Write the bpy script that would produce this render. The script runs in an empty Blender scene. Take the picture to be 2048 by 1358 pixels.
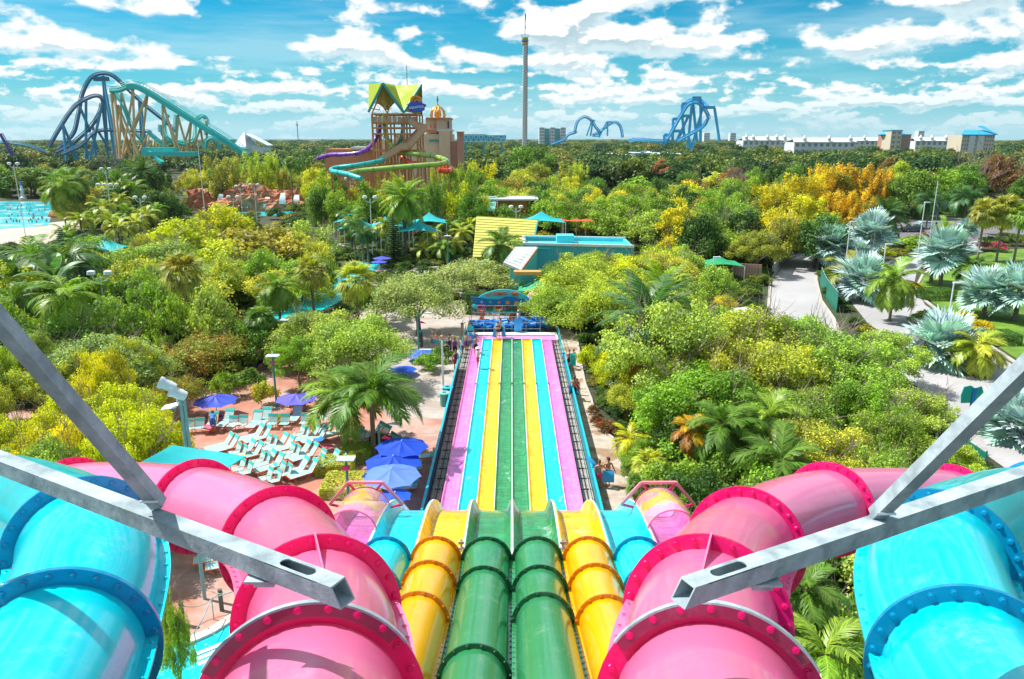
import bpy, math, random
import numpy as np
from mathutils import Vector, Matrix, Euler
S = bpy.context.scene
COL = S.collection
R = math.radians
random.seed(7)
# ---------------- camera ----------------
H = 18.0; F = 1500.0; TH = math.atan(404/1500)
CT, ST = math.cos(TH), math.sin(TH)
cd = bpy.data.cameras.new('camera'); cam = bpy.data.objects.new('camera', cd); COL.objects.link(cam)
cam.location = (0, 0, H); cam.rotation_euler = (math.pi/2-TH, 0, 0)
cd.sensor_width = 36; cd.lens = 36*F/2048; cd.clip_end = 20000; cd.clip_start = .05
S.camera = cam
cd.dof.use_dof = False
# ---------------- light ----------------
SUN_EL, SUN_AZ = R(55), R(-72)      # azimuth measured from +Y, negative = to the left
sd = Vector((math.sin(SUN_AZ)*math.cos(SUN_EL), math.cos(SUN_AZ)*math.cos(SUN_EL), math.sin(SUN_EL)))
sl = bpy.data.lights.new('sun', 'SUN'); sl.energy = 5.0; sl.angle = R(.5); sl.color = (1, .965, .9)
so = bpy.data.objects.new('sun', sl); COL.objects.link(so)
so.rotation_euler = sd.to_track_quat('Z', 'Y').to_euler()
S.view_settings.view_transform = 'Standard'; S.view_settings.look = 'None'
S.view_settings.exposure = 0.62; S.view_settings.gamma = 1; S.view_settings.use_curve_mapping = False
S.render.engine = 'CYCLES'
S.cycles.max_bounces = 6; S.cycles.diffuse_bounces = 3; S.cycles.transparent_max_bounces = 6; S.cycles.transmission_bounces = 4

W = bpy.data.worlds.new('World'); S.world = W; W.use_nodes = True
NT = W.node_tree; NT.nodes.clear()
class NG:
    """small helper to write node graphs"""
    def __init__(s, nt): s.nt = nt; s.L = nt.links
    def n(s, t, **k):
        x = s.nt.nodes.new(t)
        for a, b in k.items(): setattr(x, a, b)
        return x
    def put(s, sock, v):
        if isinstance(v, bpy.types.NodeSocket): s.L.new(v, sock)
        else:
            if hasattr(sock, 'default_value'):
                try: sock.default_value = v
                except Exception: sock.default_value = (*v, 1)
    def m(s, op, a, b=None, c=None, clamp=False):
        x = s.n('ShaderNodeMath', operation=op); x.use_clamp = clamp
        s.put(x.inputs[0], a)
        if b is not None: s.put(x.inputs[1], b)
        if c is not None: s.put(x.inputs[2], c)
        return x.outputs[0]
    def mix(s, f, a, b, mode='MIX'):
        x = s.n('ShaderNodeMix', data_type='RGBA', blend_type=mode)
        s.put(x.inputs[0], f); s.put(x.inputs[6], a); s.put(x.inputs[7], b)
        return x.outputs[2]
    def noise(s, vec, scale, detail=4, rough=.55, dist=0):
        x = s.n('ShaderNodeTexNoise'); x.inputs['Scale'].default_value = scale
        x.inputs['Detail'].default_value = detail; x.inputs['Roughness'].default_value = rough
        x.inputs['Distortion'].default_value = dist
        if vec is not None: s.L.new(vec, x.inputs['Vector'])
        return x.outputs['Fac']
    def step(s, v, lo, hi, a=0., b=1.):
        x = s.n('ShaderNodeMapRange', interpolation_type='SMOOTHSTEP')
        s.put(x.inputs[0], v); s.put(x.inputs[1], lo); s.put(x.inputs[2], hi)
        x.inputs[3].default_value = a; x.inputs[4].default_value = b
        return x.outputs[0]
    def comb(s, x, y, z):
        c = s.n('ShaderNodeCombineXYZ'); s.put(c.inputs[0], x); s.put(c.inputs[1], y); s.put(c.inputs[2], z); return c.outputs[0]
g = NG(NT)
sky = g.n('ShaderNodeTexSky', sky_type='NISHITA'); sky.sun_disc = False
sky.sun_elevation = SUN_EL; sky.sun_rotation = SUN_AZ; sky.air_density = 1.0; sky.dust_density = .6; sky.ozone_density = 2.0
tc = g.n('ShaderNodeTexCoord'); sx = g.n('ShaderNodeSeparateXYZ'); g.L.new(tc.outputs['Generated'], sx.inputs[0])
zz = g.m('MAXIMUM', sx.outputs[2], 0.0)
base_sky = g.mix(1.0, sky.outputs[0], (.01, .56, .74), 'MULTIPLY')
base_sky = g.mix(g.step(zz, .0, .16, .75, 0.), base_sky, (1.5, 4.3, 5.1))
az = g.m('ARCTAN2', sx.outputs[0], sx.outputs[1])
def cloud_field(z):
    w = g.step(z, .02, .13)
    iw = g.m('SUBTRACT', 1.0, w)
    def nz(sa, sz, o, det, ro, di=0.): return g.noise(g.comb(g.m('MULTIPLY', az, sa), g.m('MULTIPLY', z, sz), o), 1.0, det, ro, di)
    big = g.m('ADD', g.m('MULTIPLY', nz(4.5, 21., 9.1, 2, .45), w), g.m('MULTIPLY', nz(11., 60., 7.7, 2, .45), iw))
    fine = g.m('ADD', g.m('MULTIPLY', nz(18., 34., 2.1, 9, .55, .1), w), g.m('MULTIPLY', nz(44., 85., 5.1, 8, .60, .2), iw))
    return g.m('ADD', g.m('MULTIPLY', big, .55), g.m('MULTIPLY', fine, .45))
f0 = cloud_field(zz)
f1 = cloud_field(g.m('ADD', zz, g.m('MULTIPLY', g.m('ADD', zz, .05), .055)))
cov = g.step(zz, .0, .15, .470, .496)
a0 = g.m('MULTIPLY', g.step(g.m('SUBTRACT', f0, cov), -.012, .045), g.step(zz, .004, .05, .55, 1.))
grad = g.m('SUBTRACT', f0, f1)                      # > 0 near a cloud's top, < 0 near its base
lit = g.step(grad, -.034, .016)
thick = g.step(g.m('SUBTRACT', f0, cov), .03, .13)
cl = g.mix(lit, (4.6, 5.8, 6.2), (7.2, 7.3, 7.2))
cl = g.mix(g.m('MULTIPLY', thick, g.step(grad, -.016, .016, .95, .0)), cl, (3.2, 4.3, 4.8))
veil = g.m('MULTIPLY', g.step(g.noise(g.comb(g.m('MULTIPLY', az, 3.), g.m('MULTIPLY', zz, 26.), .4), 1., 5, .6), .42, .72), .38)
col = g.mix(veil, base_sky, (4.6, 6.2, 6.6))
col = g.mix(a0, col, cl)
col = g.mix(g.step(zz, .0, .07, .55, 0.), col, (3.1, 5.2, 5.8))
bg = g.n('ShaderNodeBackground'); g.L.new(col, bg.inputs[0]); bg.inputs[1].default_value = .10
wo = g.n('ShaderNodeOutputWorld'); g.L.new(bg.outputs[0], wo.inputs[0])

# ---------------- geometry helpers ----------------
def ray(px, py):
    dx = (px-1024)/F; dy = (py-679)/F
    return Vector((dx, CT-dy*ST, -ST-dy*CT))
C0 = Vector((0, 0, H))
def at(px, py, d): return C0 + ray(px, py)*d                    # point at camera depth d
def gnd(px, py, z=0.):
    r = ray(px, py); return C0 + r*((z-H)/r.z)
def atY(px, py, Y):
    r = ray(px, py); return C0 + r*(Y/r.y)
def depth(p): return p.y*CT - (p.z-H)*ST

class MB:
    def __init__(s): s.v = []; s.f = []
    def add(s, vs, fs):
        o = len(s.v); s.v += [tuple(v) for v in vs]; s.f += [tuple(i+o for i in f) for f in fs]; return s
    def box(s, c, d, M=None):
        x, y, z = d[0]/2, d[1]/2, d[2]/2
        vs = [Vector((a*x, b*y, e*z)) for a in (-1, 1) for b in (-1, 1) for e in (-1, 1)]
        if M is not None: vs = [M @ v for v in vs]
        c = Vector(c)
        return s.add([v+c for v in vs], [(0, 1, 3, 2), (4, 6, 7, 5), (0, 4, 5, 1), (2, 3, 7, 6), (0, 2, 6, 4), (1, 5, 7, 3)])
    def frame(s, p0, p1, up=(0, 0, 1)):
        t = (Vector(p1)-Vector(p0)).normalized(); u = Vector(up)
        if abs(t.dot(u)) > .98: u = Vector((1, 0, 0))
        x = t.cross(u).normalized(); y = x.cross(t).normalized()
        return t, x, y
    def bar(s, p0, p1, w, h=None, up=(0, 0, 1)):
        h = w if h is None else h; p0 = Vector(p0); p1 = Vector(p1)
        t, x, y = s.frame(p0, p1, up)
        vs = [p+x*(a*w/2)+y*(b*h/2) for p in (p0, p1) for a, b in ((-1, -1), (1, -1), (1, 1), (-1, 1))]
        return s.add(vs, [(0, 3, 2, 1), (4, 5, 6, 7), (0, 1, 5, 4), (1, 2, 6, 5), (2, 3, 7, 6), (3, 0, 4, 7)])
    def tube(s, path, r, n=8, caps=True, closed=False):
        path = [Vector(p) for p in path]; m = len(path)
        rs = r if isinstance(r, (list, tuple)) else [r]*m
        prev = None; vs = []
        for i, p in enumerate(path):
            if closed: t = (path[(i+1) % m]-path[i-1])
            else: t = path[min(i+1, m-1)]-path[max(i-1, 0)]
            t.normalize()
            if prev is None:
                u = Vector((0, 0, 1)) if abs(t.z) < .9 else Vector((1, 0, 0))
            else: u = prev
            x = t.cross(u).normalized(); y = x.cross(t).normalized(); prev = y
            for k in range(n):
                a = 2*math.pi*k/n
                vs.append(p + (x*math.cos(a)+y*math.sin(a))*rs[i])
        fs = []
        for i in range(m if closed else m-1):
            j = (i+1) % m
            for k in range(n):
                k2 = (k+1) % n
                fs.append((i*n+k, i*n+k2, j*n+k2, j*n+k))
        if caps and not closed:
            fs.append(tuple(range(n-1, -1, -1))); fs.append(tuple((m-1)*n+k for k in range(n)))
        return s.add(vs, fs)
    def ring(s, c, nrm, ri, ro, th, n=40, a0=0., a1=2*math.pi, up=(0, 0, 1)):
        c = Vector(c); t = Vector(nrm).normalized(); u = Vector(up)
        if abs(t.dot(u)) > .98: u = Vector((0, 1, 0))
        x = t.cross(u).normalized(); y = x.cross(t).normalized()
        full = abs(a1-a0) > 6.28; m = n if full else n+1; vs = []
        for k in range(m):
            a = a0+(a1-a0)*k/n; d = x*math.cos(a)+y*math.sin(a)
            for rr, tt in ((ri, -th/2), (ro, -th/2), (ro, th/2), (ri, th/2)): vs.append(c+d*rr+t*tt)
        fs = []
        for k in range(n):
            j = (k+1) % m
            for q in range(4):
                q2 = (q+1) % 4; fs.append((k*4+q, k*4+q2, j*4+q2, j*4+q))
        if not full: fs += [(0, 3, 2, 1), ((m-1)*4, (m-1)*4+1, (m-1)*4+2, (m-1)*4+3)]
        return s.add(vs, fs)
    def lathe(s, c, prof, n=16, M=None):
        c = Vector(c); vs = []
        for r, z in prof:
            for k in range(n):
                a = 2*math.pi*k/n; v = Vector((r*math.cos(a), r*math.sin(a), z))
                vs.append(c+(M @ v if M is not None else v))
        fs = []
        for i in range(len(prof)-1):
            for k in range(n):
                k2 = (k+1) % n; fs.append((i*n+k, i*n+k2, (i+1)*n+k2, (i+1)*n+k))
        fs.append(tuple(range(n-1, -1, -1))); fs.append(tuple((len(prof)-1)*n+k for k in range(n)))
        return s.add(vs, fs)
    def prism(s, poly, z0, z1):
        """poly: list of (x,y) ; extruded in z"""
        n = len(poly)
        vs = [(x, y, z0) for x, y in poly]+[(x, y, z1) for x, y in poly]
        fs = [tuple(range(n-1, -1, -1)), tuple(range(n, 2*n))]+[(i, (i+1) % n, n+(i+1) % n, n+i) for i in range(n)]
        return s.add(vs, fs)
    def slab(s, poly, off):
        """poly: 3D planar polygon, thickened by the vector off"""
        n = len(poly); off = Vector(off); P = [Vector(p) for p in poly]
        fs = [tuple(range(n-1, -1, -1)), tuple(range(n, 2*n))]+[(i, (i+1) % n, n+(i+1) % n, n+i) for i in range(n)]
        return s.add(P+[p+off for p in P], fs)
    def sheet(s, rows):
        """rows: grid of points"""
        m = len(rows); n = len(rows[0]); vs = [p for r in rows for p in r]
        fs = [(i*n+k, i*n+k+1, (i+1)*n+k+1, (i+1)*n+k) for i in range(m-1) for k in range(n-1)]
        return s.add(vs, fs)
    def mesh(s, name, mat, smooth=False):
        me = bpy.data.meshes.new(name); me.from_pydata(s.v, [], s.f)
        if isinstance(mat, (list, tuple)):
            for q in mat: me.materials.append(q)
        elif mat: me.materials.append(mat)
        if smooth:
            me.polygons.foreach_set('use_smooth', [True]*len(me.polygons))
            me.set_sharp_from_angle(angle=R(40))
        me.update(); return me
    def build(s, name, mat, parent=None, smooth=False):
        if parent is not None and parent.name in ORG:
            o = ORG[parent.name]; s.v = [(v[0]-o[0], v[1]-o[1], v[2]-o[2]) for v in s.v]
        return put(name, s.mesh(name, mat, smooth), parent)
ORG = {}
def put(name, me, parent=None, loc=None, rot=None, scale=None, label=None):
    o = bpy.data.objects.new(name, me); COL.objects.link(o)
    if parent is not None:
        o.parent = parent
        if parent.name in ORG: ORG[o.name] = ORG[parent.name]
    if loc is not None: o.location = loc
    if rot is not None: o.rotation_euler = rot
    if scale is not None: o.scale = scale if hasattr(scale, '__len__') else (scale,)*3
    if label: o['label'] = label
    return o
def tag(o, label=None, cat=None, group=None, kind=None):
    if label: o['label'] = label
    if cat: o['category'] = cat
    if group: o['group'] = group
    if kind: o['kind'] = kind
    return o
def thing(name, label, cat, loc=(0, 0, 0), rz=0., group=None, world=False):
    """an Empty at the base. world=True: its parts are given in world coordinates"""
    o = bpy.data.objects.new(name, None); COL.objects.link(o); o.empty_display_size = .2
    o.location = loc; o.rotation_euler = (0, 0, rz)
    tag(o, label, cat, group)
    if world: ORG[o.name] = tuple(loc)
    return o
def copy_tree(o, parent=None):
    c = o.copy(); COL.objects.link(c)
    if parent is not None: c.parent = parent
    for ch in list(o.children): copy_tree(ch, c)
    return c
def dup(o, loc, rz=0., label=None, group=None, scale=None):
    c = copy_tree(o); c.location = loc; c.rotation_euler = (0, 0, rz)
    if label: c['label'] = label
    if group: c['group'] = group
    if scale: c.scale = (scale,)*3
    return c
def spline(pts, per=8):
    P = [Vector(p) for p in pts]; out = []
    for i in range(len(P)-1):
        a = P[max(i-1, 0)]; b = P[i]; c = P[i+1]; d = P[min(i+2, len(P)-1)]
        for k in range(per):
            t = k/per
            out.append(.5*((2*b)+(c-a)*t+(2*a-5*b+4*c-d)*t*t+(3*b-a-3*c+d)*t**3))
    out.append(P[-1]); return out
# ---------------- materials ----------------
def M(name, col, rough=.5, metal=0., var=.12, vs=3., bump=0., bs=20., trans=0., coat=0., spec=.5, tcol=None, col2=None, c2s=1., c2lo=.45, c2hi=.6, stretch=None):
    m = bpy.data.materials.new(name); m.use_nodes = True; nt = m.node_tree
    b = nt.nodes['Principled BSDF']; G = NG(nt)
    tcn = G.n('ShaderNodeTexCoord').outputs['Object']
    if stretch:
        mp = G.n('ShaderNodeMapping'); mp.inputs['Scale'].default_value = stretch; nt.links.new(tcn, mp.inputs[0]); tcn = mp.outputs[0]
    c = (*col, 1)
    if col2 is not None:
        c = G.mix(G.step(G.noise(tcn, c2s, 5, .6), c2lo, c2hi), c, (*col2, 1))
    if var:
        f = G.noise(tcn, vs, 6, .65)
        fac = G.step(f, .25, .75, 1-var, 1+var*.6)
        c = G.mix(1., c, G.comb(fac, fac, fac), 'MULTIPLY')
        rr = G.step(f, .3, .7, max(.02, rough*.8), min(1, rough*1.25)); nt.links.new(rr, b.inputs['Roughness'])
    else: b.inputs['Roughness'].default_value = rough
    if isinstance(c, tuple): b.inputs['Base Color'].default_value = c
    else: nt.links.new(c, b.inputs['Base Color'])
    b.inputs['Metallic'].default_value = metal
    b.inputs['Specular IOR Level'].default_value = spec
    b.inputs['Coat Weight'].default_value = coat; b.inputs['Coat Roughness'].default_value = .08
    if bump:
        bn = G.n('ShaderNodeBump'); bn.inputs['Strength'].default_value = bump; bn.inputs['Distance'].default_value = .02
        nt.links.new(G.noise(tcn, bs, 4, .6), bn.inputs['Height']); nt.links.new(bn.outputs[0], b.inputs['Normal'])
    if trans:
        tr = G.n('ShaderNodeBsdfTranslucent'); tr.inputs[0].default_value = (*(tcol or col), 1)
        ms = G.n('ShaderNodeMixShader'); ms.inputs[0].default_value = trans
        out = nt.nodes['Material Output']
        nt.links.new(b.outputs[0], ms.inputs[1]); nt.links.new(tr.outputs[0], ms.inputs[2]); nt.links.new(ms.outputs[0], out.inputs[0])
    return m
# ---------------- the setting ----------------
PAVED = []
def flat(name, pts, z, mat, kind='structure', thick=0.):
    if name not in ('ground', 'lagoon_plaza', 'beach_sand'): PAVED.append([(p[0], p[1]) for p in pts])
    mb = MB(); P = [(p[0], p[1], z) for p in pts]
    if thick: mb.prism([(p[0], p[1]) for p in pts], z-thick, z)
    else: mb.add(P, [tuple(range(len(P)))])
    o = mb.build(name, mat)
    if kind: o['kind'] = kind
    return o
def gp(lst, z=0.): return [gnd(x, y, z) for x, y in lst]
M_earth = M('earth', (.045, .05, .02), .95, var=.4, vs=.3, bump=.6, bs=2., col2=(.03, .06, .01), c2s=.08)
M_terra = M('terracotta paving', (.42, .17, .11), .75, var=.22, vs=1.1, bump=.25, bs=6, col2=(.46, .30, .25), c2s=.22, c2lo=.42, c2hi=.60)
M_pale = M('pale concrete', (.42, .36, .32), .8, var=.22, vs=.9, bump=.25, bs=8, col2=(.34, .27, .22), c2s=.35, c2lo=.5, c2hi=.62)
M_path = M('path concrete', (.46, .39, .32), .8, var=.25, vs=1.6, bump=.25, bs=8, col2=(.30, .19, .12), c2s=.5, c2lo=.47, c2hi=.58)
M_road = M('road concrete', (.40, .385, .39), .85, var=.12, vs=.4, bump=.2, bs=12, col2=(.34, .33, .335), c2s=.1)
M_asph = M('asphalt', (.16, .15, .16), .9, var=.2, vs=.5, bump=.3, bs=20)
M_kerb = M('kerb concrete', (.45, .41, .37), .85, var=.15)
M_lawn = M('lawn grass', (.13, .25, .015), .95, var=.35, vs=.5, bump=.8, bs=14, col2=(.09, .19, .015), c2s=.12)
M_mulch = M('mulch', (.22, .09, .05), .95, var=.4, vs=3, bump=.9, bs=14)
def water(name, col, rough=.06, sc=1.5, foam=None, flo=.5, fhi=.7):
    m = bpy.data.materials.new(name); m.use_nodes = True; nt = m.node_tree; b = nt.nodes['Principled BSDF']; G = NG(nt)
    oc = G.n('ShaderNodeTexCoord').outputs['Object']
    c = G.mix(G.step(G.noise(oc, .25, 3), .35, .65), (*col, 1), (col[0]*1.6+.02, min(1, col[1]*1.15), min(1, col[2]*1.08), 1))
    if foam: c = G.mix(G.step(G.noise(oc, foam, 8, .7), flo, fhi), c, (.85, .95, .95, 1))
    nt.links.new(c, b.inputs['Base Color']); b.inputs['Roughness'].default_value = rough; b.inputs['IOR'].default_value = 1.33
    bn = G.n('ShaderNodeBump'); bn.inputs['Strength'].default_value = .5; bn.inputs['Distance'].default_value = .06
    nt.links.new(G.noise(oc, sc, 4, .55, .6), bn.inputs['Height']); nt.links.new(bn.outputs[0], b.inputs['Normal'])
    return m
M_pool = water('pool water', (.0, .62, .72), .08, 1.6, foam=2.6, flo=.56, fhi=.75)
M_wave = water('wave pool water', (.0, .55, .68), .12, .8, foam=.18, flo=.50, fhi=.62)

flat('ground', [(-3500, -300), (3500, -300), (3500, 9000), (-3500, 9000)], 0, M_earth)
L = lambda px, py: gnd(px, py)
# pool deck on the left, with paler concrete beside the slide
flat('pool_deck', [(-30, 12), (-2.0, 12), (-4.4, 30), (-4.4, 66), (-13, 66), (-14, 60), (-20, 55), (-34, 48), (-42, 36)], .02, M_terra)
flat('plaza_paving', [(-4.4, 46.5), (-4.4, 74), (4.6, 74), (4.6, 84), (-16, 84), (-16, 66), (-12, 56), (-8.4, 47)], .028, M_pale)
flat('walkway', [gnd(*p) for p in ((500, 760), (520, 728), (700, 700), (700, 740), (600, 760))], .03, M_terra)
flat('lagoon_plaza', [(-30, 84), (-6, 86), (-6, 108), (-30, 108)], .012, M_pale)
flat('beach_sand', gp([(640, 430), (660, 500), (790, 510), (900, 470), (880, 436)]), .018, M('pale sand', (.50, .41, .35), .9, var=.2, vs=.3))
# right path beside the slide
path_l = [(4.55, 27), (4.4, 74)]
rp = [gnd(1280, 1075), gnd(1276, 1010), gnd(1262, 945), gnd(1236, 890), gnd(1203, 862), gnd(1190, 845), gnd(1180, 800), gnd(1168, 770), gnd(1160, 730), gnd(1154, 690), gnd(1150, 668)]
flat('right_path', [(4.3, 24)]+[(7.2, 24)]+[(p.x, p.y) for p in rp]+[(4.3, 74)], .024, M_path)
kb = MB()
for a, b in zip(rp[:-1], rp[1:]): kb.bar(a+Vector((.08, 0, .07)), b+Vector((.08, 0, .07)), .16, .14)
tag(kb.build('path_kerb', M_kerb), kind='structure')
# joints in the right path
jb = MB()
for yy in (33.2, 35.6, 38.6, 41.6, 45, 48.4, 52): jb.box((5.6, yy, .026), (2.4, .03, .006))
tag(jb.build('path_joints', M('joint dark', (.25, .19, .14), .9)), kind='structure')
jb = MB()
for yy in (30, 33.5, 37, 40.5, 44): jb.box((-6.4, yy, .024), (3.6, .03, .006))
tag(jb.build('deck_joints', M('joint dark deck', (.35, .2, .15), .9)), kind='structure')
# roads on the right
svc = gp([(1640, 505), (1604, 507), (1570, 525), (1545, 560), (1540, 620), (1520, 760), (1700, 860), (1720, 760), (1672, 640), (1644, 600), (1636, 560)])
flat('service_road', svc, .03, M_road)
main = gp([(1700, 555), (1790, 522), (1850, 500), (1900, 470), (1990, 470), (1960, 500), (1880, 522), (1834, 540), (1828, 570), (1850, 610), (1905, 650), (2048, 745), (2300, 900), (2300, 1100), (2100, 1000), (1900, 860), (1800, 740), (1730, 640), (1690, 590)])
flat('main_road', main, .034, M_road)
flat('cross_road', gp([(1770, 470), (1800, 446), (1990, 430), (2300, 425), (2300, 470), (1990, 475), (1900, 492), (1820, 480)]), .038, M_asph)
mk = MB()
for x in (1830, 1850, 1870, 1890, 1910, 1930): p = gnd(x, 476, .045); q = gnd(x-6, 486, .045); mk.bar(p, q, .35, .006)
tag(mk.build('road_marking', M('road paint', (.8, .8, .78), .7)), kind='structure')
lawn = gp([(1834, 570), (1846, 548), (1890, 524), (2000, 500), (2300, 490), (2300, 900), (2040, 722), (1915, 640), (1860, 602)])
flat('lawn', lawn, .06, M_lawn, thick=.06)
kb = MB()
def kerb(pts):
    P = [gnd(*p) for p in pts]
    for a, b in zip(P[:-1], P[1:]): kb.bar(a+Vector((0, 0, .07)), b+Vector((0, 0, .07)), .3, .14)
kerb([(1850, 602), (1905, 644), (2048, 738), (2300, 893)]); kerb([(1636, 505), (1632, 560), (1642, 602), (1668, 640), (1716, 760)])
kerb([(1700, 553), (1790, 520), (1850, 498), (1890, 480)]); kerb([(1834, 572), (1846, 549), (1890, 524)]); kerb([(1600, 507), (1566, 525), (1541, 560), (1536, 620)])
tag(kb.build('road_kerb', M_kerb), kind='structure')
# pools
flat('wave_beach', gp([(-60, 455), (-60, 492), (110, 492), (170, 462), (150, 440), (96, 446)]), .02, bpy.data.materials['pale sand'])
flat('wave_pool', gp([(-60, 402), (100, 404), (104, 430), (96, 452), (-60, 462)]), .05, M_wave)
flat('rock_pool', gp([(440, 419), (610, 419), (560, 432), (440, 432)]), .05, M_pool)
flat('lagoon_pool', gp([(676, 462), (700, 452), (760, 462), (762, 488), (690, 488), (672, 478)]), .05, M_pool)
flat('lazy_river', gp([(520, 640), (600, 590), (720, 520), (760, 530), (690, 600), (580, 650)]), .05, M_pool)
M_ptile = M('pool coping', (.7, .62, .52), .7, var=.15)
# near pool at the lower left, sunk below a coping
px_ = [(290, 1358), (312, 1288), (370, 1292), (420, 1270), (470, 1238), (560, 1215)]
pw = [gnd(*p) for p in px_]
flat('splash_pool', [(p.x, p.y) for p in pw]+[(-3, 12), (-16, 12), (-16.0, pw[0].y)], .035, M_pool)
cb = MB()
for a, b in zip(pw[:-1], pw[1:]): cb.bar(a+Vector((0, .1, .08)), b+Vector((0, .1, .08)), .38, .12)
tag(cb.build('pool_coping', M_ptile), kind='structure')
# distant terrain edge so that the horizon is wooded
# ---------------- the racing slide ----------------
def gloss(name, col, tcol, trans=.25, rough=.22, coat=.6, var=.06, scratch=True):
    m = M(name, col, rough, 0, var=var, vs=1.2, trans=trans, tcol=tcol, coat=coat, bump=.03, bs=5)
    nt = m.node_tree; b = nt.nodes['Principled BSDF']; G = NG(nt)
    if scratch:   # water marks and chalky scuffs
        oc = G.n('ShaderNodeTexCoord').outputs['Object']
        src = b.inputs['Base Color'].links[0].from_socket
        f = G.m('MULTIPLY', G.step(G.noise(oc, 2.2, 10, .72), .48, .70), G.step(G.noise(oc, 9, 8, .8), .42, .70))
        nt.links.new(G.mix(G.m('MULTIPLY', f, .24), src, (.85, .85, .83, 1)), b.inputs['Base Color'])
    return m
P_pink = gloss('pink fibreglass', (.90, .22, .44), (.98, .10, .36), .22)
P_pinkf = gloss('crimson fibreglass flange', (.88, .012, .26), (1., .01, .28), .5)
P_cyan = gloss('cyan fibreglass', (.0, .70, .80), (.0, .85, .90), .22)
P_cyanf = gloss('blue fibreglass flange', (.0, .34, .60), (.0, .5, .75), .35)
P_yel = gloss('yellow fibreglass', (.95, .52, .0), (1., .50, .0), .22)
P_yelf = gloss('orange fibreglass flange', (.72, .27, .0), (.95, .35, .0), .3)
P_grn = gloss('green fibreglass', (.035, .27, .10), (.04, .4, .12), .15)
P_grnf = gloss('dark green fibreglass flange', (.012, .12, .05), (.02, .25, .06), .2)
P_darkred = gloss('dark crimson plate', (.28, .01, .06), (.3, .01, .05), .1)
M_galv = M('galvanised steel', (.37, .45, .48), .75, .0, var=.35, vs=7, bump=.15, bs=40, col2=(.27, .34, .37), c2s=5, spec=.3)
M_bolt = M('steel bolt', (.62, .60, .62), .35, .6, var=.1)
M_dark = M('dark steel', (.05, .055, .06), .6, .3)
M_steelp = M('painted steel column', (.10, .30, .32), .5)

def frames(path):
    out = []
    for i, p in enumerate(path):
        t = (path[min(i+1, len(path)-1)]-path[max(i-1, 0)]).normalized()
        x = t.cross(Vector((0, 0, 1))).normalized(); y = x.cross(t).normalized(); out.append((p, t, x, y))
    return out
bolt_cache = {}
def bolt_mesh(mat, r=.02, h=.03):
    k = (mat.name, r, h)
    if k not in bolt_cache:
        mb = MB(); mb.lathe((0, 0, 0), [(r*1.5, 0), (r*1.5, h*.3), (r, h*.45), (r*.95, h)], 8)
        bolt_cache[k] = mb.mesh('bolt', mat)
    return bolt_cache[k]
def flange(parent, c, t, r, w, mat, bmat, nb=20, th=.035, br=.02, back=True, n=56, label=None):
    mb = MB(); mb.ring(c, t, r-.004, r+w, th, n)
    mb.ring(c-t*0.022*0+t*(th*.5+.008), t, r-.004, r+w*.16, .016, n)
    fo = mb.build('flange', mat, parent, True)
    if label: fo['label'] = label
    u = Vector((0, 0, 1)); x = t.cross(u).normalized(); y = x.cross(t).normalized()
    me = bolt_mesh(bmat, br, br*1.5)
    o = Vector(ORG[parent.name]) if parent.name in ORG else Vector()
    q = (-t).to_track_quat('Z', 'Y').to_euler()
    for k in range(nb):
        a = 2*math.pi*(k+.5)/nb
        p = c+(x*math.cos(a)+y*math.sin(a))*(r+w*.58)-t*(th/2)
        put('bolt', me, fo, loc=p-o, rot=q)
    return fo
def slide_tube(parent, ctrl, r, fl, mat, fmat, w=.10, per=10, nb=20, lips=True, n=48, br=.02, lipside=(-1, 1), skip_first=True):
    """tube through the control points; a flange at each control point listed in fl"""
    path = spline(ctrl, per); fr = frames(path)
    cuts = sorted(set([0]+[i*per for i in fl]+[len(path)-1]))
    for a, b in zip(cuts[:-1], cuts[1:]):
        rows = []
        for i in range(a, b+1):
            p, t, x, y = fr[i]
            rows.append([p+(x*math.cos(k*2*math.pi/n)+y*math.sin(k*2*math.pi/n))*r for k in range(n)]+[p+x*r])
        mb = MB(); mb.sheet(rows)
        mb.build('tube_section', mat, parent, True)
        if lips:
            for sgn in lipside:
                lb = MB(); A = [fr[i][0]+fr[i][2]*(sgn*r*.985) for i in range(a, b+1)]; B = [fr[i][0]+fr[i][2]*(sgn*(r+w*.75)) for i in range(a, b+1)]
                off = [fr[i][3]*.022 for i in range(a, b+1)]
                lb.sheet([[p for p in A], [p for p in B], [p+o for p, o in zip(B, off)], [p+o for p, o in zip(A, off)], [p for p in A]])
                lip = lb.build('seam_lip', mat, parent, False)
                me = bolt_mesh(mat, br*.7, br)
                L_ = sum((A[i+1]-A[i]).length for i in range(len(A)-1)); nbb = max(2, int(L_/.16))
                o = Vector(ORG[parent.name]) if parent.name in ORG else Vector()
                for k in range(nbb):
                    f = (k+.5)/nbb*(len(A)-1); i = int(f); f -= i; i2 = min(i+1, len(A)-1)
                    p = (A[i]*.35+B[i]*.65)*(1-f)+(A[i2]*.35+B[i2]*.65)*f+fr[a+i][3]*.02
                    put('bolt', me, lip, loc=p-o, rot=fr[a+i][3].to_track_quat('Z', 'Y').to_euler())
    for i in fl:
        p, t, x, y = fr[i*per]; flange(parent, p, t, r, w, fmat, fmat, nb, br=br)
    return fr
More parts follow.
